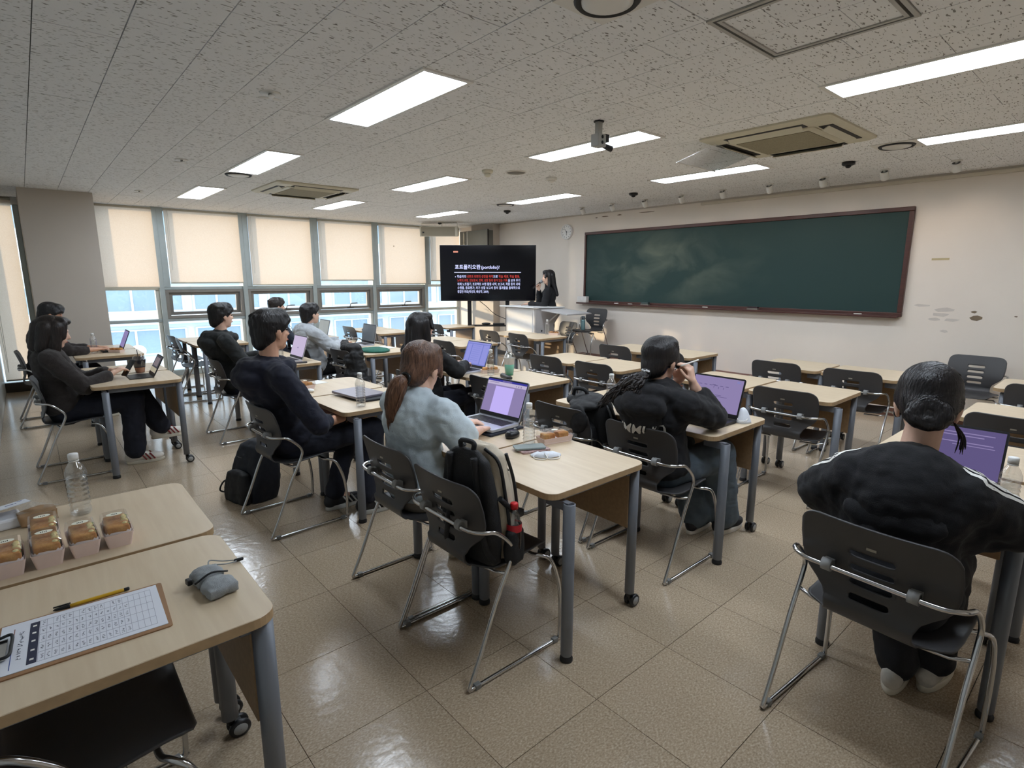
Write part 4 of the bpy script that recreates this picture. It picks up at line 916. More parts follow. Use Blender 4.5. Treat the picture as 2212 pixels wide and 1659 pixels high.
SKIN = mat('skin', (214, 164, 136), 0.5, var=0.05, vscale=14, bump=0.03, bscale=400)
SKIN2 = mat('skin_light', (226, 184, 160), 0.5, var=0.04, vscale=14, bump=0.03, bscale=400)
EYEM = mat('eye_dark', (24, 18, 16), 0.2, var=0.05); LIPM = mat('lips', (176, 100, 92), 0.5, var=0.05)
def hairmat(nm, c, c2): return mat('hair_' + nm, c, 0.38, var=0.0, col2=c2, vscale=2.2, stretch=(60, 60, 6), bump=0.35, bscale=2.5, bstretch=(70, 70, 5), spec=0.45, world=True)
HBLK = hairmat('black', (17, 15, 16), (38, 34, 35)); HBRN = hairmat('brown', (74, 52, 42), (128, 94, 74)); HDBR = hairmat('dark_brown', (24, 19, 18), (52, 42, 38))

def strands(hair_me, n, ln, field, m, parent, w=0.0022, lift=0.0015, seed=1):
    """fine locks that follow the surface of the hair volume"""
    rnd = random.Random(seed); vs = [v.co.copy() for v in hair_me.vertices]; fs = [tuple(p.vertices) for p in hair_me.polygons]
    tree = BVHTree.FromPolygons(vs, fs); mb = MB(); steps = 6
    for _ in range(n):
        f = rnd.choice(fs); p = sum((vs[i] for i in f), Vector()) / len(f); loc, nr, _, _ = tree.find_nearest(p)
        pts = []; L = ln * rnd.uniform(0.5, 1.2) / steps; lf = lift * rnd.uniform(0.3, 1.6)
        for k in range(steps + 1):
            loc, nr, _, _ = tree.find_nearest(p)
            if loc is None: break
            pts.append((loc + nr * (lf * math.sin(math.pi * (k + 0.4) / (steps + 0.8)) + 0.0002), nr))
            d = field(loc); d = d - nr * d.dot(nr)
            if d.length < 1e-5: break
            p = loc + d.normalized() * L
        if len(pts) < 3: continue
        A = []; B = []
        for k, (q, nr) in enumerate(pts):
            t = (pts[min(k + 1, len(pts) - 1)][0] - pts[max(k - 1, 0)][0]).normalized(); s = t.cross(nr) * w * math.sin(math.pi * (k + 0.5) / (len(pts))); A.append(q + s); B.append(q - s)
        o = len(mb.v); mb.v.extend([tuple(x) for x in A] + [tuple(x) for x in B]); q = len(A)
        for k in range(q - 1): mb.f.append((o + k, o + k + 1, o + q + k + 1, o + q + k)); mb.sm.append(True); mb.mi.append(0)
    ob = mb.build('hair_strands', m, parent); ob['kind'] = 'stuff'; return ob

def person(label, P, skin=SKIN, hair='short', hm=HBLK, top=None, pants=None, hood=False, shoes=None, sleeve=(1.0, 1.0), sc=1.0, bulk=1.0, yaw=0.0, hyaw=0.0, hpitch=0.0, hroll=0.0,
           vox=0.007, legs=True, hands=True, curl=0.45, standing=False, hs=1.0, palms=None, puff=0.0, group='people in the classroom', strn=500, cuff=None, wide=1.0, hems=0.0):
    """P: world joint positions hip chest neck head shL shR elL elR wrL wrR knL knR anL anR"""
    t = thing('person', label, 'person', (P['hip'][0], P['hip'][1], 0), 0, group); base = Vector(t.location)
    P = {k: Vector(v) - base for k, v in P.items()}
    by = Matrix.Rotation(R(yaw), 3, 'Z'); up = (P['chest'] - P['hip']).normalized(); fw = by @ Vector((1, 0, 0)); lt_ = up.cross(fw).normalized(); fw = lt_.cross(up).normalized()
    spine = Matrix((fw, lt_, up)).transposed()                     # columns: forward, left, up
    HM = (Matrix.Rotation(R(hyaw), 3, 'Z') @ Matrix.Rotation(R(hpitch), 3, 'Y') @ Matrix.Rotation(R(hroll), 3, 'X')); hc = P['head']
    h = lambda x, y, z: hc + HM @ (Vector((x, y, z)) * hs)
    hr = lambda a, b, c: (a * hs, b * hs, c * hs)
    # ---- body (skin): one continuous mesh
    b = MB()
    b.ell(h(-0.012, 0, 0.035), hr(0.094, 0.074, 0.086), HM, 20, 12); b.ell(h(0.028, 0, -0.028), hr(0.064, 0.060, 0.080), HM, 18, 10); b.ell(h(0.050, 0, -0.086), hr(0.034, 0.036, 0.026), HM)
    b.ell(h(0.02, 0, -0.07), hr(0.056, 0.052, 0.038), HM); b.ell(h(0.07, 0, 0.03), hr(0.024, 0.05, 0.014), HM)
    b.cap(h(0.088, 0, 0.012), h(0.106, 0, -0.024), 0.008 * hs, 0.0115 * hs, 8); b.ell(h(0.098, 0, -0.028), hr(0.010, 0.015, 0.008), HM)
    b.ell(h(0.086, 0, -0.056), hr(0.012, 0.022, 0.010), HM)
    for s in (-1, 1):
        b.ell(h(0.056, s * 0.036, -0.018), hr(0.026, 0.020, 0.020), HM); er = HM @ Matrix.Rotation(R(s * 18), 3, 'Z')
        b.ell(h(-0.006, s * 0.077, -0.012), hr(0.019, 0.008, 0.030), er); b.ell(h(-0.012, s * 0.082, -0.004), hr(0.017, 0.006, 0.022), er); b.ell(h(0.0, s * 0.074, -0.040), hr(0.009, 0.007, 0.010), er)
    b.cap(P['neck'] - up * 0.03, h(-0.02, 0, -0.05), 0.056 * sc, 0.050 * hs, 14)
    b.cap(P['hip'], P['chest'], 0.105 * sc, 0.10 * sc); b.cap(P['shL'], P['shR'], 0.045 * sc); b.cap(P['chest'], P['neck'], 0.085 * sc, 0.05 * sc)
    for s, e, w in (('shL', 'elL', 'wrL'), ('shR', 'elR', 'wrR')):
        b.cap(P[s], P[e], 0.042 * sc, 0.036 * sc); b.cap(P[e], P[w], 0.037 * sc, 0.023 * sc)
    if hands:
        for side, e, w in ((1, 'elL', 'wrL'), (-1, 'elR', 'wrR')):
            d = (P[w] - P[e]).normalized(); pn = Vector((0, 0, -1)) if palms is None else V3(palms[0 if side > 0 else 1][1]); dd = d if palms is None else V3(palms[0 if side > 0 else 1][0])
            arm_hand(b, P[w], dd, pn, side, curl if palms is None else palms[0 if side > 0 else 1][2], 0.95 * sc)
    if legs:
        for k, a in (('knL', 'anL'), ('knR', 'anR')):
            s = 1 if k == 'knL' else -1; hj = P['hip'] + lt_ * 0.085 * s
            b.cap(hj, P[k], 0.072 * sc, 0.050 * sc); b.cap(P[k], P[a], 0.048 * sc, 0.033 * sc); b.cap(P[a], P[a] + fw * 0.08 - Vector((0, 0, 0.04)), 0.032, 0.026)
    putmesh('body', baked(b, vox, 3), skin, t)
    # face
    for s in (-1, 1):
        MB().ell(h(0.079, s * 0.031, 0.004), hr(0.006, 0.013, 0.0055), HM, 10, 6).build('eye', EYEM, t); MB().cap(h(0.084, s * 0.016, 0.025), h(0.074, s * 0.05, 0.028), 0.004 * hs, 0.003 * hs, 6).build('eyebrow', hm, t)
    MB().ell(h(0.0925, 0, -0.056), hr(0.0075, 0.020, 0.0068), HM, 10, 6).build('lips', LIPM, t)
    # ---- clothing
    if top is not None:
        c = MB(); mid = P['hip'].lerp(P['chest'], 0.5); B = bulk
        c.ell(P['chest'], (0.118 * B, 0.172 * B, 0.165 * B), spine, 20, 12); c.ell(mid, (0.118 * B, 0.152 * B, 0.17 * B), spine, 20, 12); c.ell(P['hip'] + up * 0.045, (0.130 * B, 0.168 * B, 0.12 + hems), spine, 20, 12)
        c.ell(P['hip'].lerp(P['chest'], 0.25), (0.125 * B, 0.160 * B, 0.15), spine, 20, 12)
        c.cap(P['chest'] + up * 0.05, P['neck'] - up * 0.005, 0.095 * B, 0.068 * B); c.cap(P['shL'], P['shR'], 0.064 * B)
        for q, (s, e, w) in enumerate((('shL', 'elL', 'wrL'), ('shR', 'elR', 'wrR'))):
            f = sleeve[q]
            c.cap(P['neck'] - up * 0.02, P[s], 0.055 * B, 0.066 * B)
            if f < 0.5: c.cap(P[s], P[s].lerp(P[e], f * 2), 0.070 * B, 0.075 * B + puff)
            else:
                c.cap(P[s], P[e], 0.069 * B, 0.061 * B + puff)
                end = P[e].lerp(P[w], (f - 0.5) * 2 * 0.93)
                if f > 0.5: c.cap(P[e], end, 0.060 * B + puff, 0.046 * B + puff * 0.8)
        if puff > 0.02:      # loose cape-like cut: fill between sleeve and trunk
            for sg, q in (('shL', 'elL'), ('shR', 'elR')):
                for f_ in (0.35, 0.7, 1.0): c.cap(P[sg].lerp(P[q], f_) - up * 0.03 - fw * 0.02, P['hip'].lerp(P['chest'], 0.62), 0.055, 0.10)
                c.cap(P['neck'] - fw * 0.04, P[sg] + up * 0.01, 0.07, 0.075)
        if hood:
            hb = P['neck'] - fw * 0.075 * B + up * 0.0
            for k in range(15):          # rolled hood edge round the neck
                a = R(-150 + 300 * k / 14); q = P['neck'] - fw * 0.01 + up * (0.005 - 0.03 * math.cos(a) * -1) * 0 + (-fw * math.cos(a) * 0.098 + lt_ * math.sin(a) * 0.104) * B + up * (0.020 - 0.040 * (1 - math.cos(a)))
                c.ell(q, (0.046 * B, 0.046 * B, 0.040 * B))
            c.ell(hb - up * 0.050 - fw * 0.050, (0.080 * B, 0.135 * B, 0.075 * B), spine); c.ell(hb - up * 0.120 - fw * 0.055, (0.058 * B, 0.105 * B, 0.085 * B), spine)
        me = baked(c, 0.0105, 3, disp=0.026, dscale=0.10); cloth = putmesh('top', me, top, t)
        if cuff is not None:
            for e, w in (('elL', 'wrL'), ('elR', 'wrR')):
                d = (P[w] - P[e]).normalized(); q = P[w] - d * 0.035
                for off in (0, -0.022): MB().tube([q + d * (off - 0.006), q + d * (off + 0.006)], 0.049 * B, n=20).build('cuff_stripe', cuff, cloth)
    if pants is not None and legs:
        c = MB()
        for k, a in (('knL', 'anL'), ('knR', 'anR')):
            s = 1 if k == 'knL' else -1; hj = P['hip'] + lt_ * 0.085 * s
            c.cap(hj, P[k], 0.090 * sc, 0.068 * sc * wide); c.cap(P[k], P[a] + Vector((0, 0, 0.03)), 0.066 * sc * wide, 0.060 * sc * wide)
        c.ell(P['hip'], (0.125 * sc, 0.17 * sc, 0.115 * sc)); putmesh('trousers', baked(c, 0.0115, 3, disp=0.02, dscale=0.10), pants, t)
    if shoes is not None and legs:
        up_m, sole_m, stripe = shoes
        for a, fy in (('anL', 4), ('anR', -6)):
            M = Matrix.Translation(P[a]) @ rz(R(yaw + fy)); z0 = -P[a].z if P[a].z < 0.13 else -0.085
            c = MB(); c.ell((0.02, 0, z0 + 0.060), (0.085, 0.040, 0.046)); c.ell((0.115, 0, z0 + 0.045), (0.085, 0.046, 0.034)); c.ell((-0.035, 0, z0 + 0.06), (0.05, 0.037, 0.05)); c.cap((-0.01, 0, z0 + 0.07), (0.0, 0, z0 + 0.10), 0.042, 0.044)
            sh = putmesh('shoe', baked(c.xf(M), 0.006, 3), up_m, t)
            out = []
            for k in range(28):
                u = 2 * math.pi * k / 28; xx = 0.062 + 0.138 * math.cos(u); ww = 0.044 + 0.005 * math.cos(u - 0.5); out.append((xx, ww * math.sin(u)))
            s_ = MB(); rings = [[M @ Vector((x * q + 0.065 * (1 - q), y * q, z0 + zz)) for x, y in out] for q, zz in ((0.96, 0.0), (1.0, 0.006), (1.0, 0.022), (0.95, 0.030))]; s_.loft(rings); s_.build('sole', sole_m, sh)
            if stripe is not None:
                for q in range(3):
                    for sd_ in (-1, 1): MB().cap((0.035 + 0.03 * q, sd_ * 0.040, z0 + 0.082), (0.065 + 0.03 * q, sd_ * 0.047, z0 + 0.036), 0.006, 0.006, 6).xf(M).build('stripe', stripe, sh)
    # ---- hair
    c = MB(); crown = h(-0.03, 0, 0.12); fld = None
    c.ell(h(-0.022, 0, 0.048), hr(0.100, 0.085, 0.086), HM, 22, 13); c.ell(h(-0.055, 0, 0.0), hr(0.062, 0.076, 0.090), HM, 18, 11)
    down = Vector((0, 0, -1))
    if hair in ('short', 'bowl'):
        c.ell(h(0.035, 0, 0.085), hr(0.068, 0.074, 0.046), HM); c.ell(h(0.070, 0, 0.060), hr(0.032, 0.066, 0.034), HM)
        for s in (-1, 1): c.ell(h(0.0, s * 0.062, 0.045), hr(0.06, 0.026, 0.05), HM); c.ell(h(-0.04, s * 0.056, -0.005), hr(0.034, 0.022, 0.055), HM)
        c.ell(h(-0.078, 0, -0.045), hr(0.034, 0.058, 0.06), HM)
        for s in (-1, 1): c.cap(h(0.070, s * 0.045, 0.062), h(0.028, s * 0.070, 0.030), 0.026 * hs, 0.022 * hs); c.ell(h(-0.012, s * 0.068, 0.022), hr(0.055, 0.020, 0.038), HM)
        for k in range(26):
            a = random.random() * 6.28; rr = 0.05 + 0.035 * random.random(); c.ell(h(-0.015 + rr * math.cos(a), rr * 0.85 * math.sin(a), 0.105 - rr * 0.25), hr(0.028, 0.02, 0.018), HM, 8, 6)
        fld = lambda p: (p - crown) + down * 0.05
    elif hair == 'bob':
        for s in (-1, 1):
            c.cap(h(0.01, s * 0.07, 0.05), h(0.028, s * 0.084, -0.115), 0.046 * hs, 0.036 * hs); c.cap(h(-0.05, s * 0.06, 0.03), h(-0.05, s * 0.072, -0.12), 0.056 * hs, 0.046 * hs); c.cap(h(0.05, s * 0.055, 0.085), h(0.062, s * 0.076, -0.02), 0.030 * hs, 0.020 * hs)
        c.cap(h(-0.085, 0, 0.03), h(-0.082, 0, -0.12), 0.058 * hs, 0.054 * hs); c.ell(h(0.03, 0, 0.10), hr(0.07, 0.07, 0.034), HM); fld = lambda p: (p - crown) * 0.6 + down * 0.12
    elif hair in ('long', 'longfront'):
        e = P['chest'] - fw * 0.11 + up * 0.02
        for s in (-1, 0, 1): c.cap(h(-0.05, s * 0.045, 0.03), h(-0.078, s * 0.052, -0.13), 0.06 * hs, 0.046 * hs); c.cap(h(-0.078, s * 0.052, -0.13), e + lt_ * s * 0.055 + up * 0.02 * (1 - abs(s)) - fw * 0.01, 0.046, 0.030)
        for s in (-1, 1): c.cap(h(0.0, s * 0.072, 0.05), h(0.005, s * 0.08, -0.10), 0.034 * hs, 0.030 * hs)
        if hair == 'longfront':
            for s in (-1, 1): c.cap(h(0.005, s * 0.08, -0.10), h(0.03, s * 0.10, -0.27), 0.032, 0.022)
        c.ell(h(0.03, 0, 0.09), hr(0.07, 0.074, 0.04), HM)
        for s in (-1, 1): c.cap(h(0.055, s * 0.03, 0.09), h(0.066, s * 0.066, 0.0), 0.026 * hs, 0.016 * hs)
        fld = lambda p: (p - crown) * 0.5 + down * 0.15
    elif hair in ('ponytail', 'wavy_tail', 'bun'):
        c.ell(h(0.03, 0, 0.088), hr(0.068, 0.074, 0.042), HM)
        for s in (-1, 1): c.ell(h(0.0, s * 0.06, 0.025), hr(0.066, 0.03, 0.058), HM); c.cap(h(0.055, s * 0.05, 0.07), h(0.05, s * 0.075, -0.03), 0.020 * hs, 0.012 * hs)
        tie = h(-0.118, 0, -0.055) if hair != 'bun' else h(-0.108, 0, -0.045)
        c.ell(h(-0.085, 0, -0.03), hr(0.042, 0.056, 0.06), HM); fld = lambda p: tie - p
        if hair == 'bun': fld = lambda p: (tie - p) + (p - tie).cross(HM @ Vector((1, 0, 0))) * 0.8
    hme = baked(c, 0.006, 4, disp=0.005, dscale=0.05); ho = putmesh('hair', hme, hm, t)
    strands(hme, strn, 0.09, fld, hm, ho, seed=len(label))
    if hair == 'bun':
        c = MB(); rng = random.Random(3)
        for k in range(26):
            a = 2 * math.pi * k / 13; rr = 0.030 + 0.010 * (k % 3); c.cap(tie + HM @ Vector((-0.012 * (k % 2), rr * math.cos(a), rr * math.sin(a) * 0.8)), tie + HM @ Vector((-0.016, rr * math.cos(a + 0.8), rr * 0.8 * math.sin(a + 0.8))), 0.017, 0.017, 8)
        c.ell(tie, (0.03, 0.045, 0.036), HM); bme = baked(c, 0.005, 2); bo = putmesh('bun', bme, hm, t); strands(bme, 160, 0.06, lambda p: (p - tie).cross(HM @ Vector((1, 0, 0))) + (tie - p) * 0.2, hm, bo, seed=5)
        m_ = MB()
        for k in range(14):     # loose ends beside the neck
            s = -1; a = h(-0.03 + 0.03 * rng.random(), -0.07, -0.05); q = a + Vector((0.02 * rng.random(), -0.012 - 0.025 * rng.random(), -0.06 - 0.045 * rng.random())); m_.tube(smooth_path([a, a.lerp(q, 0.5) + Vector((0.008, -0.010, 0)), q], 3), [0.0022] * 6 + [0.0006], n=4)
        m_.build('loose_hair', hm, t)['kind'] = 'stuff'
    return t, P, dict(h=h, HM=HM, fw=fw, up=up, lt=lt_, tie=None if hair not in ('ponytail', 'wavy_tail', 'bun') else tie, base=base)

NAVY = mat('navy_fleece', (20, 22, 38), 0.9, var=0.12, vscale=30, bump=0.25, bscale=350, sheen=0.04, fold=0.7)
DHOOD = mat('green_black_fleece', (30, 32, 32), 0.9, var=0.12, vscale=30, bump=0.25, bscale=350, sheen=0.04, fold=0.7)
BLKH = mat('black_fleece', (19, 19, 23), 0.9, var=0.12, vscale=30, bump=0.25, bscale=350, sheen=0.04, fold=0.7)
BLKC = mat('black_cotton', (15, 15, 18), 0.85, var=0.1, vscale=30, bump=0.2, bscale=300, fold=0.6)
BRWN = mat('brown_black_knit', (48, 42, 40), 0.95, var=0.16, vscale=60, bump=0.5, bscale=260, sheen=0.12, fold=0.5)
PBLU = mat('pale_blue_knit', (198, 211, 218), 0.9, var=0.04, vscale=40, bump=0.3, bscale=420, sheen=0.2, fold=0.75)
GREYJ = mat('light_grey_jacket', (172, 176, 180), 0.7, var=0.05, vscale=12, bump=0.1, bscale=60, fold=0.9)
NVJ = mat('navy_jacket', (30, 38, 54), 0.7, var=0.1, vscale=14, bump=0.1, bscale=90, fold=0.7)
JEAN = mat('faded_denim', (84, 96, 106), 0.85, var=0.25, vscale=9, bump=0.2, bscale=500, fold=0.7)
DNVY = mat('dark_trousers', (20, 23, 36), 0.85, var=0.1, vscale=30, bump=0.2, bscale=300, fold=0.7)
WSH = mat('white_shoe', (222, 216, 206), 0.6, var=0.05, vscale=20); WSO = mat('cream_sole', (206, 198, 180), 0.7, var=0.05); RSTR = mat('red_stripe', (120, 26, 26), 0.6, var=0.05); BSH = mat('black_shoe', (30, 30, 33), 0.6, var=0.2, vscale=30); LGS = mat('grey_sole', (188, 188, 182), 0.7, var=0.05)
def sy(x, y, z, d): return (x, y + d, z), (x, y - d, z)

# woman in the brown sweater, left
person('woman with a dark bob in a brown knit sweater, hands over a tablet', dict(hip=(0.15, 5.54, 0.50), chest=(0.10, 5.54, 0.86), neck=(0.105, 5.54, 0.985), head=(0.135, 5.535, 1.115), shL=(0.09, 5.72, 0.93), shR=(0.09, 5.36, 0.93), elL=(0.27, 5.75, 0.70), elR=(0.27, 5.33, 0.70), wrL=(0.47, 5.60, 0.775), wrR=(0.46, 5.42, 0.775), knL=(0.62, 5.58, 0.60), knR=(0.57, 5.43, 0.56), anL=(0.76, 5.55, 0.24), anR=(0.55, 5.42, 0.09)),
       SKIN2, 'bob', HDBR, BRWN, DNVY, False, (WSH, WSO, RSTR), (0.93, 0.93), hpitch=14, bulk=1.06, wide=1.35, strn=700, curl=0.55)
# man beside the pillar
person('man with black hair leaning towards a laptop beside the beige pillar', dict(hip=(0.05, 7.70, 0.50), chest=(0.08, 7.68, 0.88), neck=(0.14, 7.68, 1.0), head=(0.195, 7.68, 1.145), shL=(0.11, 7.88, 0.95), shR=(0.11, 7.48, 0.95), elL=(0.30, 7.90, 0.76), elR=(0.30, 7.42, 0.77), wrL=(0.56, 7.72, 0.765), wrR=(0.53, 7.50, 0.765), knL=(0.5, 7.8, 0.53), knR=(0.5, 7.58, 0.53), anL=(0.46, 7.82, 0.09), anR=(0.46, 7.56, 0.09)),
       SKIN, 'bowl', HBLK, BRWN, DNVY, False, (BSH, WSO, None), (0.80, 0.80), hpitch=18, vox=0.008, strn=300)
# dark hoodie
person('man in a dark hooded sweatshirt sitting before a pale laptop screen', dict(hip=(1.47, 5.78, 0.50), chest=(1.37, 5.77, 0.885), neck=(1.365, 5.77, 1.01), head=(1.385, 5.765, 1.175), shL=(1.35, 5.97, 0.95), shR=(1.36, 5.57, 0.95), elL=(1.50, 6.02, 0.72), elR=(1.50, 5.52, 0.72), wrL=(1.74, 5.90, 0.765), wrR=(1.74, 5.64, 0.765), knL=(1.90, 5.9, 0.53), knR=(1.90, 5.66, 0.53), anL=(1.86, 5.9, 0.09), anR=(1.86, 5.66, 0.09)),
       SKIN2, 'bowl', HBLK, DHOOD, DNVY, True, (BSH, LGS, None), (0.97, 0.97), hyaw=14, bulk=1.08, vox=0.0075, strn=450)
# navy hoodie
NP = dict(hip=(1.18, 3.49, 0.50), chest=(1.065, 3.48, 0.89), neck=(1.065, 3.48, 1.03), head=(1.10, 3.475, 1.215), shL=(1.02, 3.70, 0.965), shR=(1.07, 3.26, 0.965), elL=(1.18, 3.76, 0.70), elR=(1.24, 3.19, 0.665), wrL=(1.45, 3.54, 0.655), wrR=(1.475, 3.32, 0.650), knL=(1.64, 3.60, 0.545), knR=(1.66, 3.31, 0.545), anL=(1.42, 3.44, 0.09), anR=(1.55, 3.23, 0.09))
pn, PP, I = person('man in a navy hoodie and glasses leaning back, backpack under his chair', NP, SKIN, 'short', HBLK, NAVY, DNVY, True, (BSH, LGS, LGS), (0.62, 0.62), hyaw=16, bulk=1.14, sc=1.06, hs=1.06, vox=0.0065, strn=900, curl=0.7)
h = I['h']; m = MB()
for s in (-1, 1):
    m.tube([h(0.096, s * 0.034 + 0.026 * math.cos(a), 0.004 + 0.020 * math.sin(a)) for a in np.linspace(0, 2 * math.pi, 17)[:-1]], 0.0014, n=6, closed_path=True); m.tube([h(0.096, s * 0.06, 0.008), h(0.085, s * 0.074, 0.010), h(-0.005, s * 0.084, 0.006)], 0.0013, n=6)
m.tube([h(0.099, -0.009, 0.008), h(0.099, 0.009, 0.008)], 0.0013, n=6); m.build('glasses', DARKRUB, pn)['kind'] = 'stuff'
wr = PP['wrR']; d = (PP['wrR'] - PP['elR']).normalized(); MB().tube([wr - d * 0.035, wr - d * 0.012], 0.031, n=18).build('watch', BLACK, pn)
# navy jacket
person('person in a navy jacket with short dark hair by the windows', dict(hip=(2.48, 7.62, 0.50), chest=(2.44, 7.61, 0.88), neck=(2.46, 7.61, 1.0), head=(2.505, 7.60, 1.155), shL=(2.45, 7.80, 0.94), shR=(2.46, 7.42, 0.94), elL=(2.60, 7.85, 0.70), elR=(2.60, 7.38, 0.72), wrL=(2.82, 7.72, 0.77), wrR=(2.82, 7.5, 0.77), knL=(2.95, 7.74, 0.53), knR=(2.95, 7.5, 0.53), anL=(2.9, 7.74, 0.09), anR=(2.9, 7.5, 0.09)),
       SKIN2, 'bowl', HDBR, NVJ, DNVY, False, (BSH, LGS, None), (0.97, 0.97), hyaw=4, bulk=1.04, vox=0.008, strn=250, hs=0.95)
# grey jacket
pg, PP, I = person('man in a light grey jacket typing at a laptop', dict(hip=(2.45, 6.26, 0.50), chest=(2.37, 6.25, 0.865), neck=(2.37, 6.25, 0.985), head=(2.415, 6.24, 1.125), shL=(2.36, 6.45, 0.93), shR=(2.37, 6.05, 0.93), elL=(2.56, 6.48, 0.76), elR=(2.54, 5.98, 0.755), wrL=(2.76, 6.30, 0.785), wrR=(2.735, 6.10, 0.785), knL=(2.85, 6.38, 0.53), knR=(2.85, 6.14, 0.53), anL=(2.82, 6.38, 0.09), anR=(2.82, 6.14, 0.09)),
       SKIN2, 'bowl', HBLK, GREYJ, BLKC, False, (BSH, LGS, None), (0.95, 0.95), hyaw=12, hpitch=-4, bulk=1.10, vox=0.0075, strn=350, puff=0.012, hems=0.06)
c = MB()
for k in range(13):
    a = R(-140 + 280 * k / 12); c.ell(PP['neck'] + Vector((0.0, 0, 0.012)) - I['fw'] * math.cos(a) * 0.072 + I['lt'] * math.sin(a) * 0.072, (0.018, 0.018, 0.030))
putmesh('collar', baked(c, 0.007, 2), mat('striped_collar', (150, 154, 158), 0.7, var=0.12, vscale=2, stretch=(1, 1, 60)), pg)
# long-haired woman
person('woman with very long straight black hair typing in a black varsity jacket', dict(hip=(2.47, 3.92, 0.50), chest=(2.41, 3.90, 0.87), neck=(2.40, 3.90, 0.985), head=(2.415, 3.90, 1.13), shL=(2.40, 4.08, 0.93), shR=(2.41, 3.72, 0.93), elL=(2.58, 4.12, 0.76), elR=(2.62, 3.70, 0.775), wrL=(2.80, 4.03, 0.785), wrR=(2.83, 3.87, 0.785), knL=(2.86, 4.0, 0.53), knR=(2.86, 3.8, 0.53), anL=(2.8, 4.0, 0.09), anR=(2.8, 3.8, 0.09)),
       SKIN2, 'long', HBLK, BLKC, DNVY, False, (BSH, LGS, None), (0.96, 0.96), bulk=1.02, vox=0.007, strn=700, cuff=WHITE, puff=0.008)
# pale blue sweater
pb, PP, I = person('woman in a pale blue sweater with a brown ponytail at a silver laptop', dict(hip=(1.355, 2.27, 0.50), chest=(1.345, 2.265, 0.855), neck=(1.375, 2.26, 0.965), head=(1.395, 2.255, 1.105), shL=(1.34, 2.435, 0.91), shR=(1.39, 2.09, 0.915), elL=(1.50, 2.50, 0.765), elR=(1.475, 2.04, 0.785), wrL=(1.70, 2.36, 0.765), wrR=(1.67, 2.17, 0.765), knL=(1.74, 2.38, 0.52), knR=(1.74, 2.16, 0.52), anL=(1.68, 2.38, 0.09), anR=(1.68, 2.16, 0.09)),
       SKIN2, 'ponytail', HBRN, PBLU, mat('beige_trousers', (176, 164, 148), 0.85, var=0.08, bump=0.2, bscale=300), False, (WSH, WSO, None), (0.58, 0.40), hpitch=12, hyaw=22, bulk=1.11, vox=0.0065, strn=1500, puff=0.006)
def tail(parent, pts, rad, m, n, seed, wave=0.0, name='ponytail'):
    c = MB(); pts = smooth_path(pts, 5); N = len(pts)
    c.tube(pts, [rad * (0.55 + 0.75 * math.sin(math.pi * min(1, (k / (N - 1)) * 0.85 + 0.12))) * (1 if k < N - 1 else 0.2) for k in range(N)], n=14); me = baked(c, 0.006, 2, disp=0.006, dscale=0.04); ob = putmesh(name, me, m, parent)
    def fld(p):
        k = min(range(N), key=lambda i: (pts[i] - p).length_squared); k = min(k, N - 2); return pts[k + 1] - pts[k] + Vector((wave * math.sin(p.z * 160), wave * math.cos(p.z * 150), 0))
    strands(me, n, 0.10, fld, m, ob, w=0.0026, lift=0.003, seed=seed)
    e = pts[-1]; m_ = MB(); rng = random.Random(seed); d = (pts[-1] - pts[-4]).normalized()
    for k in range(36):
        o_ = Vector((rng.uniform(-1, 1), rng.uniform(-1, 1), rng.uniform(-1, 1))) * rad * 0.55; a = pts[-5] + o_; q = e + d * rng.uniform(-0.01, 0.05) + o_ * 0.9 + Vector((0, 0, wave * rng.uniform(-6, 6)))
        m_.tube(smooth_path([a, a.lerp(q, 0.5) + o_ * 0.25, q], 3), [0.0030] * 5 + [0.002, 0.0006], n=4)
    m_.build('hair_ends', m, ob)['kind'] = 'stuff'; return ob
tie = I['tie']; MB().tube([tie + I['HM'] @ Vector((-0.006, 0.024 * math.cos(a), 0.024 * math.sin(a))) for a in np.linspace(0, 2 * math.pi, 15)[:-1]], 0.008, n=8, closed_path=True).build('hair_tie', BLACK, pb)
tail(pb, [tie, tie + Vector((-0.035, 0.01, -0.03)), tie + Vector((-0.055, 0.03, -0.12)), tie + Vector((-0.055, 0.045, -0.21))], 0.031, hairmat('tail_brown', (84, 56, 42), (136, 98, 74)), 500, 3)
# black hoodie woman
ph, PP, I = person('woman in a black hoodie with white print and a black ponytail, hands at her face', dict(hip=(2.52, 1.68, 0.50), chest=(2.49, 1.68, 0.835), neck=(2.475, 1.68, 0.945), head=(2.505, 1.675, 1.10), shL=(2.45, 1.865, 0.885), shR=(2.475, 1.50, 0.895), elL=(2.64, 1.95, 0.77), elR=(2.72, 1.47, 0.80), wrL=(2.645, 1.66, 0.965), wrR=(2.60, 1.535, 0.985), knL=(2.93, 1.80, 0.52), knR=(2.93, 1.54, 0.52), anL=(2.93, 1.66, 0.09), anR=(3.04, 1.54, 0.09)),
       SKIN2, 'wavy_tail', HBLK, BLKH, JEAN, True, (BSH, WSH, None), (0.78, 0.80), bulk=1.15, vox=0.0065, strn=1200, puff=0.006, wide=1.5, palms=(((0.0, -0.45, 0.85), (-0.9, -0.3, 0), 0.75), ((-0.25, 0.1, 0.95), (-0.2, 0.9, 0), 0.8)))
tie = I['tie']; MB().tube([tie + I['HM'] @ Vector((-0.004, 0.022 * math.cos(a), 0.022 * math.sin(a))) for a in np.linspace(0, 2 * math.pi, 15)[:-1]], 0.007, n=8, closed_path=True).build('hair_tie', BLACK, ph)
for k in range(4): MB().ell(tie + I['HM'] @ Vector((-0.014, -0.02 + 0.013 * k, 0.012 + 0.004 * (k % 2))), (0.006, 0.006, 0.006)).build('bead', mat('pearl_bead', (236, 236, 240), 0.15, var=0.02), ph)
wav = hairmat('wavy', (20, 17, 17), (46, 38, 36))
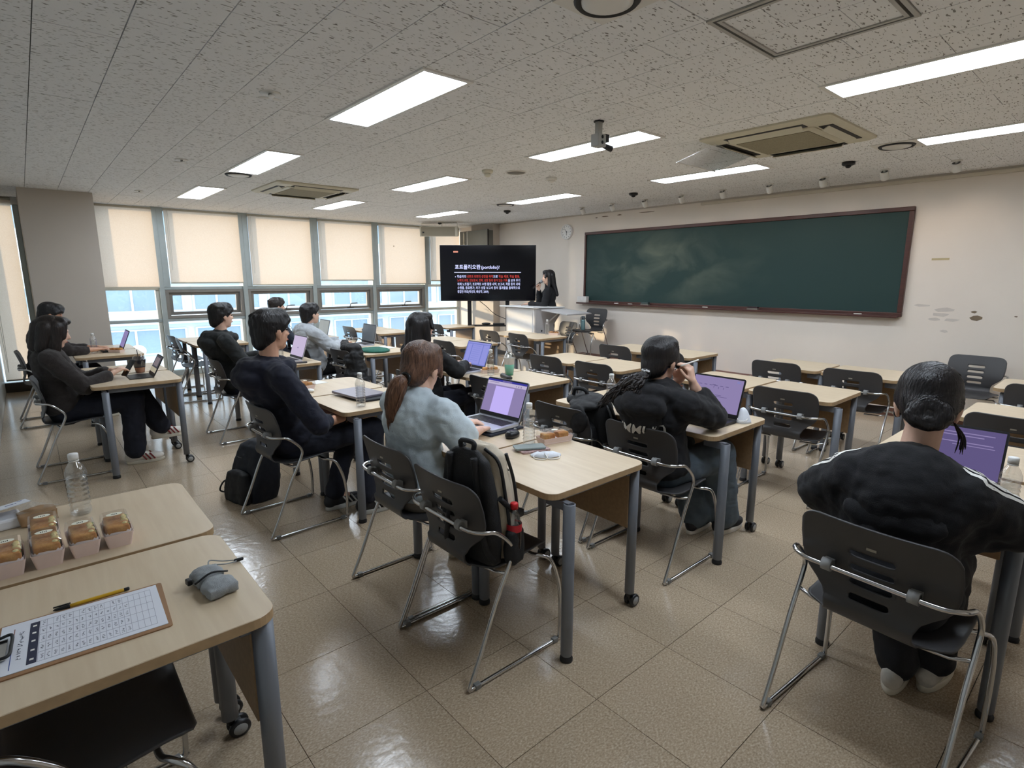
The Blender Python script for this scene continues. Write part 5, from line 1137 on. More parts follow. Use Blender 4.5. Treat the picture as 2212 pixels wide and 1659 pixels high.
lk = MB(); rng = random.Random(11)
for k in range(90):
    u = (k / 89) ** 0.9; e = tie + Vector((-0.075 - 0.02 * rng.random(), -0.05 + 0.29 * u + 0.03 * rng.random(), -0.10 - 0.09 * u ** 2 - 0.04 * rng.random())); md = tie + Vector((-0.055 - 0.02 * rng.random(), -0.02 + 0.13 * u, -0.045 - 0.02 * rng.random())); pth = smooth_path([tie + Vector((0, rng.uniform(-0.016, 0.016), rng.uniform(-0.012, 0.012))), md, e], 9); ph_ = rng.random() * 6; N = len(pth)
    pth = [p + Vector((0.010 * math.sin(ph_ + q * 1.0), 0.008 * math.cos(ph_ + q * 0.9), 0.010 * math.cos(ph_ * 2 + q * 1.1))) * min(1, q / 6) for q, p in enumerate(pth)]
    lk.tube(pth, [0.0068 * (1 - 0.75 * (q / (N - 1)) ** 2) for q in range(N)], n=6)
o = lk.build('ponytail', wav, ph); o['kind'] = 'stuff'
# printed lettering on the back of the hoodie, wrapped on the cloth
def wrap_text(parent, cloth, body, size, origin, yd, zd, nd, m, shear=0.35, off=0.003, bold=0.001):
    me = text_mesh(body, size, bold, 'CENTER', shear); bm = bmesh.new(); bm.from_mesh(me); bmesh.ops.triangulate(bm, faces=bm.faces); bmesh.ops.subdivide_edges(bm, edges=[e for e in bm.edges if e.calc_length() > 0.012], cuts=1); bm.to_mesh(me); bm.free()
    vs = [v.co.copy() for v in cloth.data.vertices]; tree = BVHTree.FromPolygons(vs, [tuple(p.vertices) for p in cloth.data.polygons])
    for v in me.vertices:
        p = Vector(origin) + Vector(yd) * v.co.x + Vector(zd) * v.co.y; hit = tree.ray_cast(p - Vector(nd) * 0.4, Vector(nd)); v.co = (hit[0] - Vector(nd) * off) if hit[0] is not None else p
    me.materials.append(m); return link('print', me, parent)
cl = [c for c in KIDS[ph] if c.name.startswith('top')][0]
wrap_text(ph, cl, '/IMMU)', 0.078, PP['hip'] + Vector((-0.1, 0.0, 0.235)), (0, -1, 0), (0, 0, 1), (1, 0, 0), WHITE)
pc = PP['wrR'] + I['base'] + Vector((-0.03, 0.02, 0.10)); o = MB().cyl((-0.06, 0.0, 0.0), (0.07, -0.02, 0.02), 0.0042, n=8).build('pen', WHITE); o.location = pc; tag(o, 'white pen held in the black hoodie woman\'s raised hand', 'pen')
# woman with the bun
pu, PP, I = person('woman with a low hair bun in a black top with white striped sleeves', dict(hip=(2.065, 0.45, 0.50), chest=(2.09, 0.45, 0.82), neck=(2.16, 0.45, 0.915), head=(2.24, 0.45, 1.11), shL=(2.075, 0.60, 0.865), shR=(2.11, 0.295, 0.865), elL=(2.17, 0.71, 0.755), elR=(2.27, 0.205, 0.765), wrL=(2.50, 0.62, 0.765), wrR=(2.56, 0.34, 0.765), knL=(2.44, 0.56, 0.51), knR=(2.44, 0.36, 0.51), anL=(2.32, 0.45, 0.09), anR=(2.43, 0.36, 0.09)),
       SKIN2, 'bun', HBLK, BLKH, mat('black_track_pants', (20, 20, 24), 0.8, var=0.1, bump=0.15, bscale=300), False, (mat('white_grey_sneaker', (196, 190, 180), 0.6, var=0.2, vscale=16), WSO, None), (0.55, 0.55), hpitch=20, hyaw=14, bulk=1.16, vox=0.006, strn=2000, puff=0.022, hs=1.06, wide=1.2)
fw, up, lt_ = I['fw'], I['up'], I['lt']; c = MB()
for k in range(15):
    a = R(-115 + 230 * k / 14); q = PP['neck'] - fw * 0.03 - fw * math.cos(a) * 0.120 + lt_ * math.sin(a) * 0.130 + up * (-0.03 - 0.075 * math.cos(a)); c.ell(q, (0.030, 0.030, 0.026))
c.ell(PP['neck'] - fw * 0.150 - up * 0.15, (0.045, 0.15, 0.075), Matrix((fw, lt_, up)).transposed()); c.ell(PP['neck'] - fw * 0.150 - up * 0.215 + lt_ * 0.02, (0.038, 0.10, 0.06), Matrix((fw, lt_, up)).transposed())
putmesh('hood', baked(c, 0.009, 3, disp=0.016, dscale=0.09), BLKH, pu)
cl = [c for c in KIDS[pu] if c.name.startswith('top')][0]; vs = [v.co.copy() for v in cl.data.vertices]; tree = BVHTree.FromPolygons(vs, [tuple(p.vertices) for p in cl.data.polygons])
for s, S_, E_ in ((1, 'shL', 'elL'), (-1, 'shR', 'elR')):
    for q in range(3):
        path = []
        for k in range(16):
            p = (PP['neck'].lerp(PP[S_], 0.55 + 0.45 * k / 5) if k < 6 else PP[S_].lerp(PP[E_], (k - 5) / 10)); o_ = p + Vector((0.022 * (q - 1) * (1 if k < 6 else 0.3) + (0.0 if k < 6 else 0.022 * (q - 1)), 0, 0)) + (Vector((0, 0, 0.2)) + Vector((0, s * 0.15, 0))); dirn = (p - (p + Vector((0, s * 0.15, 0.2)))).normalized()
            hit = tree.ray_cast(o_, dirn)
            if hit[0] is not None: path.append((hit[0] - dirn * 0.0015, hit[1]))
        mm = MB(); A = []; B_ = []
        for k, (p, n_) in enumerate(path):
            tt = (path[min(k + 1, len(path) - 1)][0] - path[max(k - 1, 0)][0]).normalized(); sdv = tt.cross(n_).normalized() * 0.0065; A.append(p + sdv); B_.append(p - sdv)
        n_ = len(A); mm.add(A + B_, [(k, k + 1, n_ + k + 1, n_ + k) for k in range(n_ - 1)], True); mm.build('sleeve_stripe', WHITE, pu)
# presenter
pp, PP, I = person('presenter with long black hair in black speaking into a microphone behind the lectern', dict(hip=(6.44, 6.46, 0.93), chest=(6.43, 6.46, 1.24), neck=(6.425, 6.465, 1.375), head=(6.42, 6.475, 1.535), shL=(6.30, 6.36, 1.325), shR=(6.52, 6.585, 1.325), elL=(6.24, 6.38, 1.09), elR=(6.46, 6.72, 1.12), wrL=(6.16, 6.66, 1.118), wrR=(6.33, 6.60, 1.335), knL=(6.40, 6.40, 0.50), knR=(6.46, 6.53, 0.50), anL=(6.41, 6.40, 0.09), anR=(6.47, 6.53, 0.09)),
       SKIN2, 'longfront', HBLK, BLKC, DNVY, False, (BSH, BSH, None), (0.97, 0.97), yaw=140, hyaw=150, hpitch=2, vox=0.0065, bulk=0.95, sc=0.92, hs=0.94, strn=500, palms=(((-0.5, 0.85, -0.05), (0, 0, -1), 0.3), ((-0.35, 0.1, 0.9), (-0.3, -0.7, 0.1), 1.0)))
base = I['base']; hnd = PP['wrR'] + Vector((-0.035, -0.005, 0.085)) + base; mth = I['h'](0.115, 0, -0.06) + base
t = thing('microphone', 'handheld microphone held at the presenter\'s mouth', 'microphone', (0, 0, 0)); dv = (mth - hnd).normalized()
MB().tube([hnd - dv * 0.10, hnd + (mth - hnd) * 0.75], [0.010, 0.014], n=12).build('handle', DARKRUB, t); MB().ell(mth - dv * 0.012, (0.022, 0.022, 0.024)).build('grille', mat('mic_mesh', (150, 154, 160), 0.4, 0.6, var=0.1, vscale=300), t)
# ============================================================ LAPTOPS
KEYS = mat('key_black', (26, 26, 28), 0.5, var=0.05)
def laptop(label, x, y, yaw, w, d, ang, body, scr, bez=BLACK, doc=None, base_h=0.016, z=TH, sh=None, keys=True, name='laptop'):
    """origin at the middle of the front edge; +x towards the hinge; ang = lid opening angle"""
    t = thing(name, label, 'laptop' if name == 'laptop' else 'tablet', (x, y, z), R(yaw)); sh = sh or d
    P = rrect(0, -w / 2, d, w / 2, 0.012, 4); b = MB().prism(P, 0.0, base_h).build('base', body, t, bevel=0.002)
    if keys:
        km = MB()
        for r in range(5):
            n = 13; x0 = d * 0.46 + r * d * 0.092
            for k in range(n):
                kw = (w * 0.86) / n; y0 = -w * 0.43 + k * kw; km.box((x0, y0 + 0.0012, base_h), (x0 + d * 0.08, y0 + kw - 0.0012, base_h + 0.0016))
        km.build('keyboard', KEYS, b)['kind'] = 'stuff'
        MB().box((d * 0.08, -w * 0.17, base_h), (d * 0.40, w * 0.17, base_h + 0.0006)).build('touchpad', body, b)
    a = R(ang); M = Matrix.Translation((d - 0.004, 0, base_h)) @ Matrix.Rotation(math.pi - a, 4, 'Y')     # lid local: x along lid height (towards the top), z = outwards
    M = Matrix.Translation((d - 0.006, 0, base_h + 0.002)) @ Matrix(((math.cos(math.pi - a), 0, math.sin(math.pi - a), 0), (0, 1, 0, 0), (math.sin(math.pi - a), 0, -math.cos(math.pi - a), 0), (0, 0, 0, 1)))
    lid = MB().prism(rrect(0.0, -w / 2, sh, w / 2, 0.012, 4), 0.0, 0.006).xf(M).build('lid', body, t)
    MB().prism(rrect(0.004, -w / 2 + 0.003, sh - 0.003, w / 2 - 0.003, 0.010, 4), -0.0012, 0.0).xf(M).build('bezel', bez, lid)
    # +y is the user's left, so the picture runs from +y to -y
    s = MB().box((0.026, -w / 2 + 0.008, -0.0022), (sh - 0.010, w / 2 - 0.008, -0.0012)).xf(M).build('screen', scr, lid)
    if doc:
        sw, s0, s1 = w - 0.016, 0.026, sh - 0.010
        for (u0, v0, u1, v1, mm) in doc:
            MB().box((s1 - v1 * (s1 - s0), w / 2 - 0.008 - u1 * sw, -0.0032), (s1 - v0 * (s1 - s0), w / 2 - 0.008 - u0 * sw, -0.0024)).xf(M).build('screen_area', mm, lid)
    return t
SL = emit_mat('screen_lilac', (0.27, 0.22, 0.42), 0.36); SLD = emit_mat('screen_lilac_page', (0.42, 0.35, 0.72), 0.46); SB = emit_mat('screen_blue', (0.13, 0.15, 0.40), 0.55); SBL = emit_mat('screen_blue_pale', (0.19, 0.20, 0.48), 0.55)
SNV = emit_mat('screen_navy_bar', (0.03, 0.03, 0.22), 0.5); SDK = emit_mat('screen_text_grey', (0.10, 0.08, 0.18), 0.5); SDP = emit_mat('screen_dim_purple', (0.10, 0.08, 0.19), 0.42); SPL = emit_mat('screen_pale_page', (0.42, 0.37, 0.52), 0.45); SBT = emit_mat('screen_button_blue', (0.04, 0.16, 0.5), 0.6)
SILV = mat('silver_aluminium', (196, 200, 210), 0.35, 0.55, bump=0.02, bscale=400); SPG = mat('space_grey', (120, 118, 124), 0.35, 0.6, bump=0.02, bscale=400)
laptop('open silver laptop with a blank page on its lilac screen', 1.735, 2.325, 4, 0.325, 0.205, 112, SILV, SL, doc=[(0, 0, 1, 0.06, SNV), (0.38, 0.0, 0.62, 0.05, SL), (0, 0.06, 1, 0.16, SPL), (0.24, 0.2, 0.72, 1.0, SLD), (0.74, 0.10, 0.76, 0.14, SDK), (0.80, 0.10, 0.82, 0.14, SDK), (0.86, 0.10, 0.88, 0.14, SDK), (0.04, 0.09, 0.3, 0.105, SDK)], z=TH + 0.016, sh=0.225)
o = MB().box((0.0, -0.175, 0), (0.25, 0.175, 0.014)).build('laptop_sleeve', mat('dark_navy_sleeve', (28, 34, 50), 0.7, var=0.08), None, bevel=0.005); o.location = (1.715, 2.325, TH); o.rotation_euler = (0, 0, R(4)); tag(o, 'dark sleeve lying under the silver laptop', 'laptop sleeve')
BLKL = mat('black_laptop', (30, 30, 33), 0.45, var=0.05)
tb = [(0, 0, 1, 0.1, SL)] + [(0.12 + 0.11 * k, 0.24, 0.18 + 0.11 * k, 0.26, SDK) for k in range(6)] + [(0.40, 0.22, 0.47, 0.24, SDK), (0.43, 0.24, 0.44, 0.32, SDK), (0.53, 0.28, 0.54, 0.34, SDK), (0.63, 0.28, 0.64, 0.34, SDK), (0.50, 0.52, 0.62, 0.535, SDK), (0.50, 0.56, 0.74, 0.575, SDK), (0.88, 0.06, 0.95, 0.09, SBT)]
t = laptop('open black laptop with a purple document, in front of the printed hoodie', 2.745, 1.625, -1, 0.325, 0.225, 108, BLKL, SL, doc=tb, sh=0.235)
MB().box((0.02, -0.14, 0.0162), (0.05, -0.10, 0.0166)).build('sticker', WHITE, t); MB().box((0.02, 0.03, 0.0162), (0.04, 0.07, 0.0166)).build('sticker', WHITE, t)
laptop('open laptop with a dim purple screen beside the woman with the bun', 2.50, 0.445, 2, 0.33, 0.205, 110, BLKL, SDP, doc=[(0.3, 0.1, 0.9, 0.12, SL), (0.3, 0.16, 0.8, 0.18, SL), (0.3, 0.3, 0.9, 0.32, SL), (0.5, 0.36, 0.92, 0.375, SL)], sh=0.225)
laptop('open laptop with a blue screen under the long-haired woman\'s hands', 2.735, 3.945, 0, 0.345, 0.235, 112, SILV, SB, doc=[(0, 0, 1, 0.06, SBL), (0.04, 0.1, 0.22, 0.95, SBL), (0.26, 0.1, 0.70, 0.95, SBL), (0.74, 0.1, 0.97, 0.95, SBL)] + [(0.30, 0.16 + 0.09 * k, 0.62, 0.175 + 0.09 * k, SB) for k in range(8)], sh=0.245)
laptop('open laptop with a pale lilac screen in front of the dark hoodie man', 1.765, 5.58, 0, 0.34, 0.225, 108, mat('pale_laptop', (206, 204, 204), 0.4, 0.3, var=0.03), emit_mat('screen_washed', (0.42, 0.36, 0.50), 0.5), doc=[(0.45, 0.55, 0.52, 0.62, SL)], sh=0.235)
SGL = mat('dark_mirror_screen', (128, 134, 138), 0.25, 0.3, var=0.1, vscale=3)
laptop('open laptop with a washed-out grey screen in front of the grey jacket man', 2.93, 6.32, 0, 0.34, 0.215, 100, SILV, SGL, sh=0.235)
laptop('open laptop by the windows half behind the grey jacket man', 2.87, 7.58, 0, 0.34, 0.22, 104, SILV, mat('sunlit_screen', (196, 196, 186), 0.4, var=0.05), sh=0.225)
laptop('open laptop with a purple screen in front of the man by the pillar', 0.58, 7.66, 0, 0.31, 0.19, 112, BLKL, emit_mat('screen_mauve', (0.17, 0.14, 0.28), 0.6), doc=[(0.1, 0.12, 0.9, 0.14, SL), (0.1, 0.2, 0.7, 0.22, SL), (0.1, 0.3, 0.8, 0.7, SL)], sh=0.22)
t = laptop('tablet on a folding keyboard case standing beside the brown sweater woman', 0.565, 5.46, 0, 0.245, 0.17, 118, BLKL, emit_mat('screen_tablet', (0.05, 0.05, 0.06), 0.5), doc=[(0.15, 0.1, 0.85, 0.62, emit_mat('tablet_photo', (0.13, 0.11, 0.12), 0.6)), (0.0, 0.72, 1.0, 1.0, emit_mat('tablet_bar', (0.3, 0.27, 0.2), 0.5))], base_h=0.008, sh=0.178, name='tablet')
# closed grey laptop on the navy pair, white notebook under it
o = MB().prism(rrect(-0.115, -0.165, 0.115, 0.165, 0.012), 0, 0.017).build('closed_laptop', mat('mauve_grey_lid', (134, 130, 142), 0.35, 0.5, bump=0.02, bscale=300), None, bevel=0.003); o.location = (1.68, 3.56, TH + 0.014); o.rotation_euler = (0, 0, R(6)); tag(o, 'closed mauve-grey laptop on a dark sleeve beside the bottle', 'laptop')
o = MB().prism(rrect(-0.11, -0.17, 0.13, 0.15, 0.012), 0, 0.014).build('laptop_sleeve', mat('black_sleeve', (24, 24, 28), 0.75, var=0.08), None, bevel=0.004); o.location = (1.70, 3.50, TH); o.rotation_euler = (0, 0, R(-2)); tag(o, 'black sleeve under the closed mauve-grey laptop', 'laptop sleeve')

# ============================================================ BOTTLES AND CUPS
WATER = glass_mat('water', (0.975, 0.985, 0.99), 0.04, 0.03)
def make_bottle():
    t = thing('water_bottle', '-', 'bottle', (0, 0, 0), 0, 'plastic water bottles'); pr = [(0.001, 0.004), (0.024, 0.0), (0.0305, 0.006), (0.0315, 0.018)]; z = 0.022
    for k in range(7): pr += [(0.0315, z), (0.0285, z + 0.008), (0.0315, z + 0.016)]; z += 0.0165
    pr += [(0.0318, z + 0.004), (0.0305, z + 0.018), (0.024, z + 0.036), (0.0155, z + 0.050), (0.0130, z + 0.055), (0.0130, z + 0.064)]
    MB().lathe(pr, n=22, cap=False).build('bottle_shell', CLEAR, t)
    MB().lathe([(0.001, 0.006)] + [(max(0.02, r - 0.0025), zz + 0.002) for r, zz in pr[2:22]] + [(0.028, 0.136), (0.001, 0.136)], n=18, cap=False).build('water', WATER, t)
    c = MB(); c.lathe([(0.0150, z + 0.060), (0.0152, z + 0.072), (0.0152, z + 0.078), (0.0142, z + 0.081), (0.001, z + 0.081)], n=20); c.build('cap', mat('bottle_cap_white', (236, 236, 234), 0.5, var=0.02), t); MB().lathe([(0.0152, z + 0.054), (0.0152, z + 0.058)], n=20).build('cap_ring', WHITE, t)
    return t
BT = [(0.06, 2.36, TH, 'water bottle standing behind the sandwich boxes at lower left'), (1.545, 3.245, TH, 'water bottle beside the closed grey laptop'), (1.93, 5.86, TH, 'water bottle behind the dark hoodie man\'s laptop'), (1.77, 1.905, TH, 'water bottle beside the phones on the middle front table'), (2.72, 2.17, TH, 'water bottle just left of the black hoodie woman'), (2.90, 3.60, TH, 'water bottle right of the blue laptop screen'), (5.64, 5.70, TH, 'water bottle before the lectern'), (0.512, 7.53, TH, 'water bottle left of the hands of the man by the pillar'), (2.44, 0.235, TH, 'water bottle at the right edge beside the striped sleeve')]
B0 = make_bottle()
for k, (x, y, z, lb) in enumerate(BT):
    t = B0 if k == 0 else copy_tree(B0); t.location = (x, y, z); t['label'] = lb; t.rotation_euler = (0, 0, k)
t = thing('teal_flask', 'teal insulated flask with grey lid standing on a chair seat', 'flask', (6.78, 6.03, 0.70)); MB().lathe([(0.001, 0), (0.033, 0), (0.035, 0.006), (0.035, 0.15), (0.030, 0.165)], n=20).build('body', mat('teal_metal', (132, 168, 172), 0.4, 0.3, var=0.04), t); MB().lathe([(0.029, 0.163), (0.031, 0.17), (0.030, 0.215), (0.02, 0.222), (0.001, 0.222)], n=20).build('lid', mat('flask_lid', (84, 92, 96), 0.4, var=0.04), t)
MB().tube(smooth_path([(0.0, 0.028, 0.2), (0.0, 0.055, 0.20), (0.0, 0.06, 0.16), (0, 0.05, 0.13)], 4), 0.004, n=6).build('carry_loop', DARKRUB, t)
def cup(x, y, label, liquid, sleeve_m, straw_m, h=0.125, name='drink_cup'):
    t = thing(name, label, 'cup', (x, y, TH)); r0, r1 = 0.034, 0.051
    MB().lathe([(0.001, 0), (r0, 0.0), (r1, h)], n=24, cap=False).build('cup_wall', LIDM, t)
    lv = 0.62 * h; rr = r0 + (r1 - r0) * lv / h; MB().lathe([(0.001, 0.003), (r0 - 0.002, 0.003), (rr - 0.002, lv), (0.001, lv)], n=22, cap=False).build('drink', liquid, t)
    MB().lathe([(r1 + 0.002, h - 0.004), (r1 + 0.003, h + 0.004), (r1 - 0.002, h + 0.008), (r1 - 0.006, h + 0.026), (0.026, h + 0.042), (0.012, h + 0.045)], n=24, cap=False).build('dome_lid', LIDM, t)
    if sleeve_m: MB().lathe([(r0 + 0.0075, 0.050), (r0 + 0.0155, h - 0.005)], n=24, cap=False).build('sleeve', sleeve_m, t)
    MB().tube([(0.006, 0.0, 0.02), (-0.006, 0.01, h + 0.085)], 0.0032, n=8).build('straw', straw_m, t); return t
cup(0.685, 5.70, 'iced coffee in a clear cup with a dark sleeve and straw', mat('iced_coffee', (150, 82, 34), 0.2, var=0.2, vscale=30), mat('navy_sleeve', (26, 26, 40), 0.7, var=0.08), BLACK, 0.115)
t = cup(3.02, 3.50, 'tall clear cup of mint-green drink with a dome lid', mat('mint_drink', (64, 172, 146), 0.35, var=0.1, vscale=20), None, LIDM, 0.15); MB().lathe([(0.041, 0.094), (0.0475, 0.148)], n=24, cap=False).build('foam', mat('milk_foam', (210, 206, 200), 0.6, var=0.05), t)

# ============================================================ SANDWICH BOXES AND FOOD
PINK = mat('pink_card', (230, 208, 200), 0.6, var=0.04, vscale=20); BREAD = mat('toasted_bread', (178, 112, 54), 0.75, col2=(206, 156, 92), vscale=26, bump=0.4, bscale=80); EGG = mat('egg_salad', (232, 210, 130), 0.7, col2=(240, 228, 176), vscale=60, bump=0.4, bscale=150); LEAF = mat('lettuce', (92, 116, 48), 0.6, col2=(150, 164, 90), vscale=50); LACE = mat('paper_liner', (236, 226, 226), 0.8, var=0.03); STK = mat('oval_sticker', (232, 230, 212), 0.5, var=0.02); INK = mat('print_ink', (52, 48, 44), 0.6, var=0.05)
def make_box():
    t = thing('sandwich_box', '-', 'food box', (0, 0, 0), 0, 'pink sandwich boxes'); w0, l0, w1, l1, hh_ = 0.029, 0.058, 0.038, 0.068, 0.045
    rings = [[(x, y, z) for x, y in rrect(-a, -b, a, b, 0.006, 3)] for a, b, z in ((w0, l0, 0.0), (w1, l1, hh_), (w1 - 0.002, l1 - 0.002, hh_), (w0 + 0.001, l0 + 0.001, 0.004))]
    MB().loft(rings, smooth=False).build('tray', PINK, t)
    c = MB(); c.box((-0.030, -0.056, 0.016), (0.030, 0.056, 0.066)); putmesh('bun_roll', baked(c, 0.004, 9, disp=0.005, dscale=0.03), BREAD, t)
    c = MB()
    for k in range(16): c.ell((0.018 + 0.006 * random.random(), -0.045 + 0.09 * random.random(), 0.048 + 0.018 * random.random()), (0.009, 0.012, 0.008), n=8, m=6)
    putmesh('filling', baked(c, 0.0035, 1), EGG, t)
    c = MB()
    for k in range(9): c.ell((0.026 + 0.003 * random.random(), -0.045 + 0.09 * random.random(), 0.052 + 0.012 * random.random()), (0.005, 0.007, 0.003), n=6, m=5)
    c.build('lettuce', LEAF, t)['kind'] = 'stuff'
    n = 40; rings = []
    for q, z in ((1.0, 0.030), (1.01, 0.05)): rings.append([(w1 * 0.93 * q * math.copysign(abs(math.cos(2 * math.pi * k / n)) ** 0.35, math.cos(2 * math.pi * k / n)), l1 * 0.93 * q * math.copysign(abs(math.sin(2 * math.pi * k / n)) ** 0.35, math.sin(2 * math.pi * k / n)), z + (0.003 * math.sin(k * 2.4) if z > 0.04 else 0)) for k in range(n)])
    MB().loft(rings, cap=False).build('paper_liner', LACE, t)
    rings = [[(x, y, z) for x, y in rrect(-a, -b, a, b, 0.008, 3)] for a, b, z in ((w1 + 0.001, l1 + 0.001, hh_), (w1 + 0.001, l1 + 0.001, hh_ + 0.004), (w1 - 0.004, l1 - 0.004, 0.075), (w1 - 0.010, l1 - 0.010, 0.079))]
    m = MB().loft(rings, smooth=False, cap=False); m.add([(x, y, 0.079) for x, y in rrect(-w1 + 0.010, -l1 + 0.010, w1 - 0.010, l1 - 0.010, 0.006, 3)], [tuple(range(16))]); m.build('clear_lid', LIDM, t)
    MB().add([(0.021 * math.cos(a), 0.02 + 0.014 * math.sin(a), 0.0798) for a in np.linspace(0, 2 * math.pi, 21)[:-1]], [tuple(range(20))]).build('oval_sticker', STK, t)
    m = MB()
    for k in range(4): m.box((-0.008 + 0.0042 * k, 0.016, 0.0799), (-0.0055 + 0.0042 * k, 0.024 if k % 2 else 0.022, 0.0801))
    m.build('sticker_print', INK, t)['kind'] = 'stuff'; return t
X0 = make_box()
for k, (x, y, a, lb) in enumerate(((0.130, 2.035, 90, 'sandwich box at the right end of the row at lower left'), (0.045, 2.030, 92, 'sandwich box second from the right in the row at lower left'), (-0.040, 2.020, 92, 'sandwich box in front of another one in the row at lower left'), (-0.125, 2.015, 92, 'sandwich box at the left edge of the photo'), (-0.042, 2.165, 90, 'sandwich box standing behind the others at lower left'))):
    t = X0 if k == 0 else copy_tree(X0); t.location = (x, y, TH); t.rotation_euler = (0, 0, R(a - 90)); t['label'] = lb
def lunch_box(x, y, yaw, label, l=0.16, w=0.075, z=TH, lid=True):
    t = thing('lunch_box', label, 'food box', (x, y, z), R(yaw)); a, b = w / 2, l / 2
    rings = [[(xx, yy, zz) for xx, yy in rrect(-p, -q, p, q, 0.006, 3)] for p, q, zz in ((a - 0.008, b - 0.008, 0), (a, b, 0.032), (a - 0.002, b - 0.002, 0.032), (a - 0.008, b - 0.008, 0.004))]
    MB().loft(rings, smooth=False).build('tray', PINK, t); MB().box((-a + 0.006, -b + 0.006, 0.006), (a - 0.006, b - 0.006, 0.024)).build('paper_liner', LACE, t)
    for s in (-1, 1): c = MB(); c.box((-a * 0.62, s * b * 0.46 - b * 0.36, 0.016), (a * 0.62, s * b * 0.46 + b * 0.36, 0.050)); putmesh('sandwich_half', baked(c, 0.004, 3, disp=0.007, dscale=0.02), BREAD, t)
    if lid:
        rings = [[(xx, yy, zz) for xx, yy in rrect(-p, -q, p, q, 0.008, 3)] for p, q, zz in ((a + 0.001, b + 0.001, 0.032), (a - 0.003, b - 0.003, 0.062))]
        m = MB().loft(rings, cap=False, smooth=False); m.add([(xx, yy, 0.062) for xx, yy in rrect(-a + 0.003, -b + 0.003, a - 0.003, b - 0.003, 0.008, 3)], [tuple(range(16))]); m.build('clear_lid', LIDM, t)
        MB().add([(0.012 * math.cos(q), 0.018 * math.sin(q), 0.0626) for q in np.linspace(0, 2 * math.pi, 17)[:-1]], [tuple(range(16))]).build('oval_sticker', STK, t)
lunch_box(1.925, 1.885, 78, 'pink lunch box with two brown sandwich halves on the middle front table', 0.175, 0.085); lunch_box(1.50, 4.06, 10, 'pink lunch box beside the navy hoodie man\'s shoulder', 0.12, 0.10); lunch_box(5.70, 5.62, 20, 'pink lunch box behind the bottle before the lectern'); lunch_box(0.70, 7.45, 40, 'pink lunch box in front of the man by the pillar', lid=False); lunch_box(2.97, 3.70, 70, 'opened pink lunch box between the bottle and the mint drink', lid=False)

# ============================================================ SMALL THINGS
def lie(o, x, y, a=0, z=TH): o.location = (x, y, z); o.rotation_euler = (0, 0, R(a)); return o
# mouse
c = MB(); c.ell((0, 0, 0.012), (0.055, 0.033, 0.026)); c.ell((-0.02, 0, 0.014), (0.03, 0.030, 0.026)); t = thing('computer_mouse', 'black wireless mouse right of the silver laptop', 'mouse', (1.82, 2.085, TH), R(20)); me = baked(c, 0.004, 3)
for v in me.vertices: v.co.z = max(v.co.z, 0.001)
putmesh('shell', me, mat('mouse_black', (26, 26, 28), 0.35, var=0.03), t); MB().lathe([(0.002, -0.004), (0.009, -0.004), (0.009, 0.004), (0.002, 0.004)], (0.028, 0, 0.034), ax='y', n=14).build('scroll_wheel', CLIPM, t)
def phone(label, x, y, a, m, z=TH, cam_=True):
    t = thing('phone', label, 'phone', (x, y, z), R(a)); MB().prism(rrect(-0.036, -0.075, 0.036, 0.075, 0.010), 0, 0.0095).build('case', m, t, bevel=0.002)
    if cam_: MB().prism(rrect(0.006, 0.038, 0.032, 0.068, 0.006), 0.0095, 0.011).build('camera_bump', DARKRUB, t)
    return t
phone('phone in a patterned pink case under the grey phone', 1.745, 1.845, 75, mat('patterned_case', (206, 176, 170), 0.5, col2=(120, 90, 92), vscale=60)); phone('phone in a grey-green case lying on the pink one', 1.735, 1.865, 62, mat('grey_green_case', (132, 142, 138), 0.5, var=0.03), TH + 0.0112, False)
phone('black phone beside the pale laptop of the dark hoodie man', 1.93, 5.35, 70, BLACK)
t = phone('black phone held in the brown sweater woman\'s hands', 0.585, 5.50, 0, BLACK, TH + 0.075); t.rotation_euler = (R(90), R(0), R(62)); t.rotation_euler = (R(55), 0, R(-70))
# masks
def mask(label, x, y, a, folded):
    t = thing('face_mask', label, 'mask', (x, y, TH), R(a)); FM = mat('mask_fabric', (228, 232, 240), 0.8, var=0.03, vscale=30, bump=0.2, bscale=200); rings = []
    if folded:
        for k in range(9):
            u = k / 8; xx = -0.07 + 0.14 * u; ww = 0.045 * math.sin(math.pi * (0.12 + 0.76 * u)) ; rings.append([(xx, -ww, 0.002), (xx, -ww * 0.3, 0.008 + 0.016 * math.sin(math.pi * u)), (xx, ww * 0.4, 0.005 + 0.010 * math.sin(math.pi * u * 2) ** 2), (xx, ww, 0.002)])
    else:
        for k in range(9):
            u = k / 8; r = 0.045 * (1 - u) ** 0.55 + 0.004; rings.append([(r * math.cos(q) * (0.85 + 0.2 * math.cos(2 * q)), r * math.sin(q), 0.001 + 0.085 * u) for q in np.linspace(0, 2 * math.pi, 17)[:-1]])
    m = MB(); m.loft(rings, cap=False, closed=not folded); o = m.build('mask_body', FM, t); sm = o.modifiers.new('s', 'SOLIDIFY'); sm.thickness = 0.0015
    for s in (-1, 1):
        pth = [(s * 0.06, 0.0, 0.006), (s * 0.055, -0.05, 0.003), (s * 0.02, -0.065, 0.003), (s * 0.0, -0.05, 0.005), (s * 0.01, -0.03, 0.02)] if folded else [(s * 0.03, -0.03, 0.03), (s * 0.05, -0.02, 0.02), (s * 0.055, 0.015, 0.02), (s * 0.03, 0.025, 0.03)]
        MB().tube(smooth_path(pth, 5), 0.0022, n=6).build('ear_loop', WHITE, t)
mask('crumpled white face mask beside the phones', 1.735, 1.755, -35, True); mask('white cone-shaped mask standing right of the black laptop', 3.01, 1.45, 20, False)
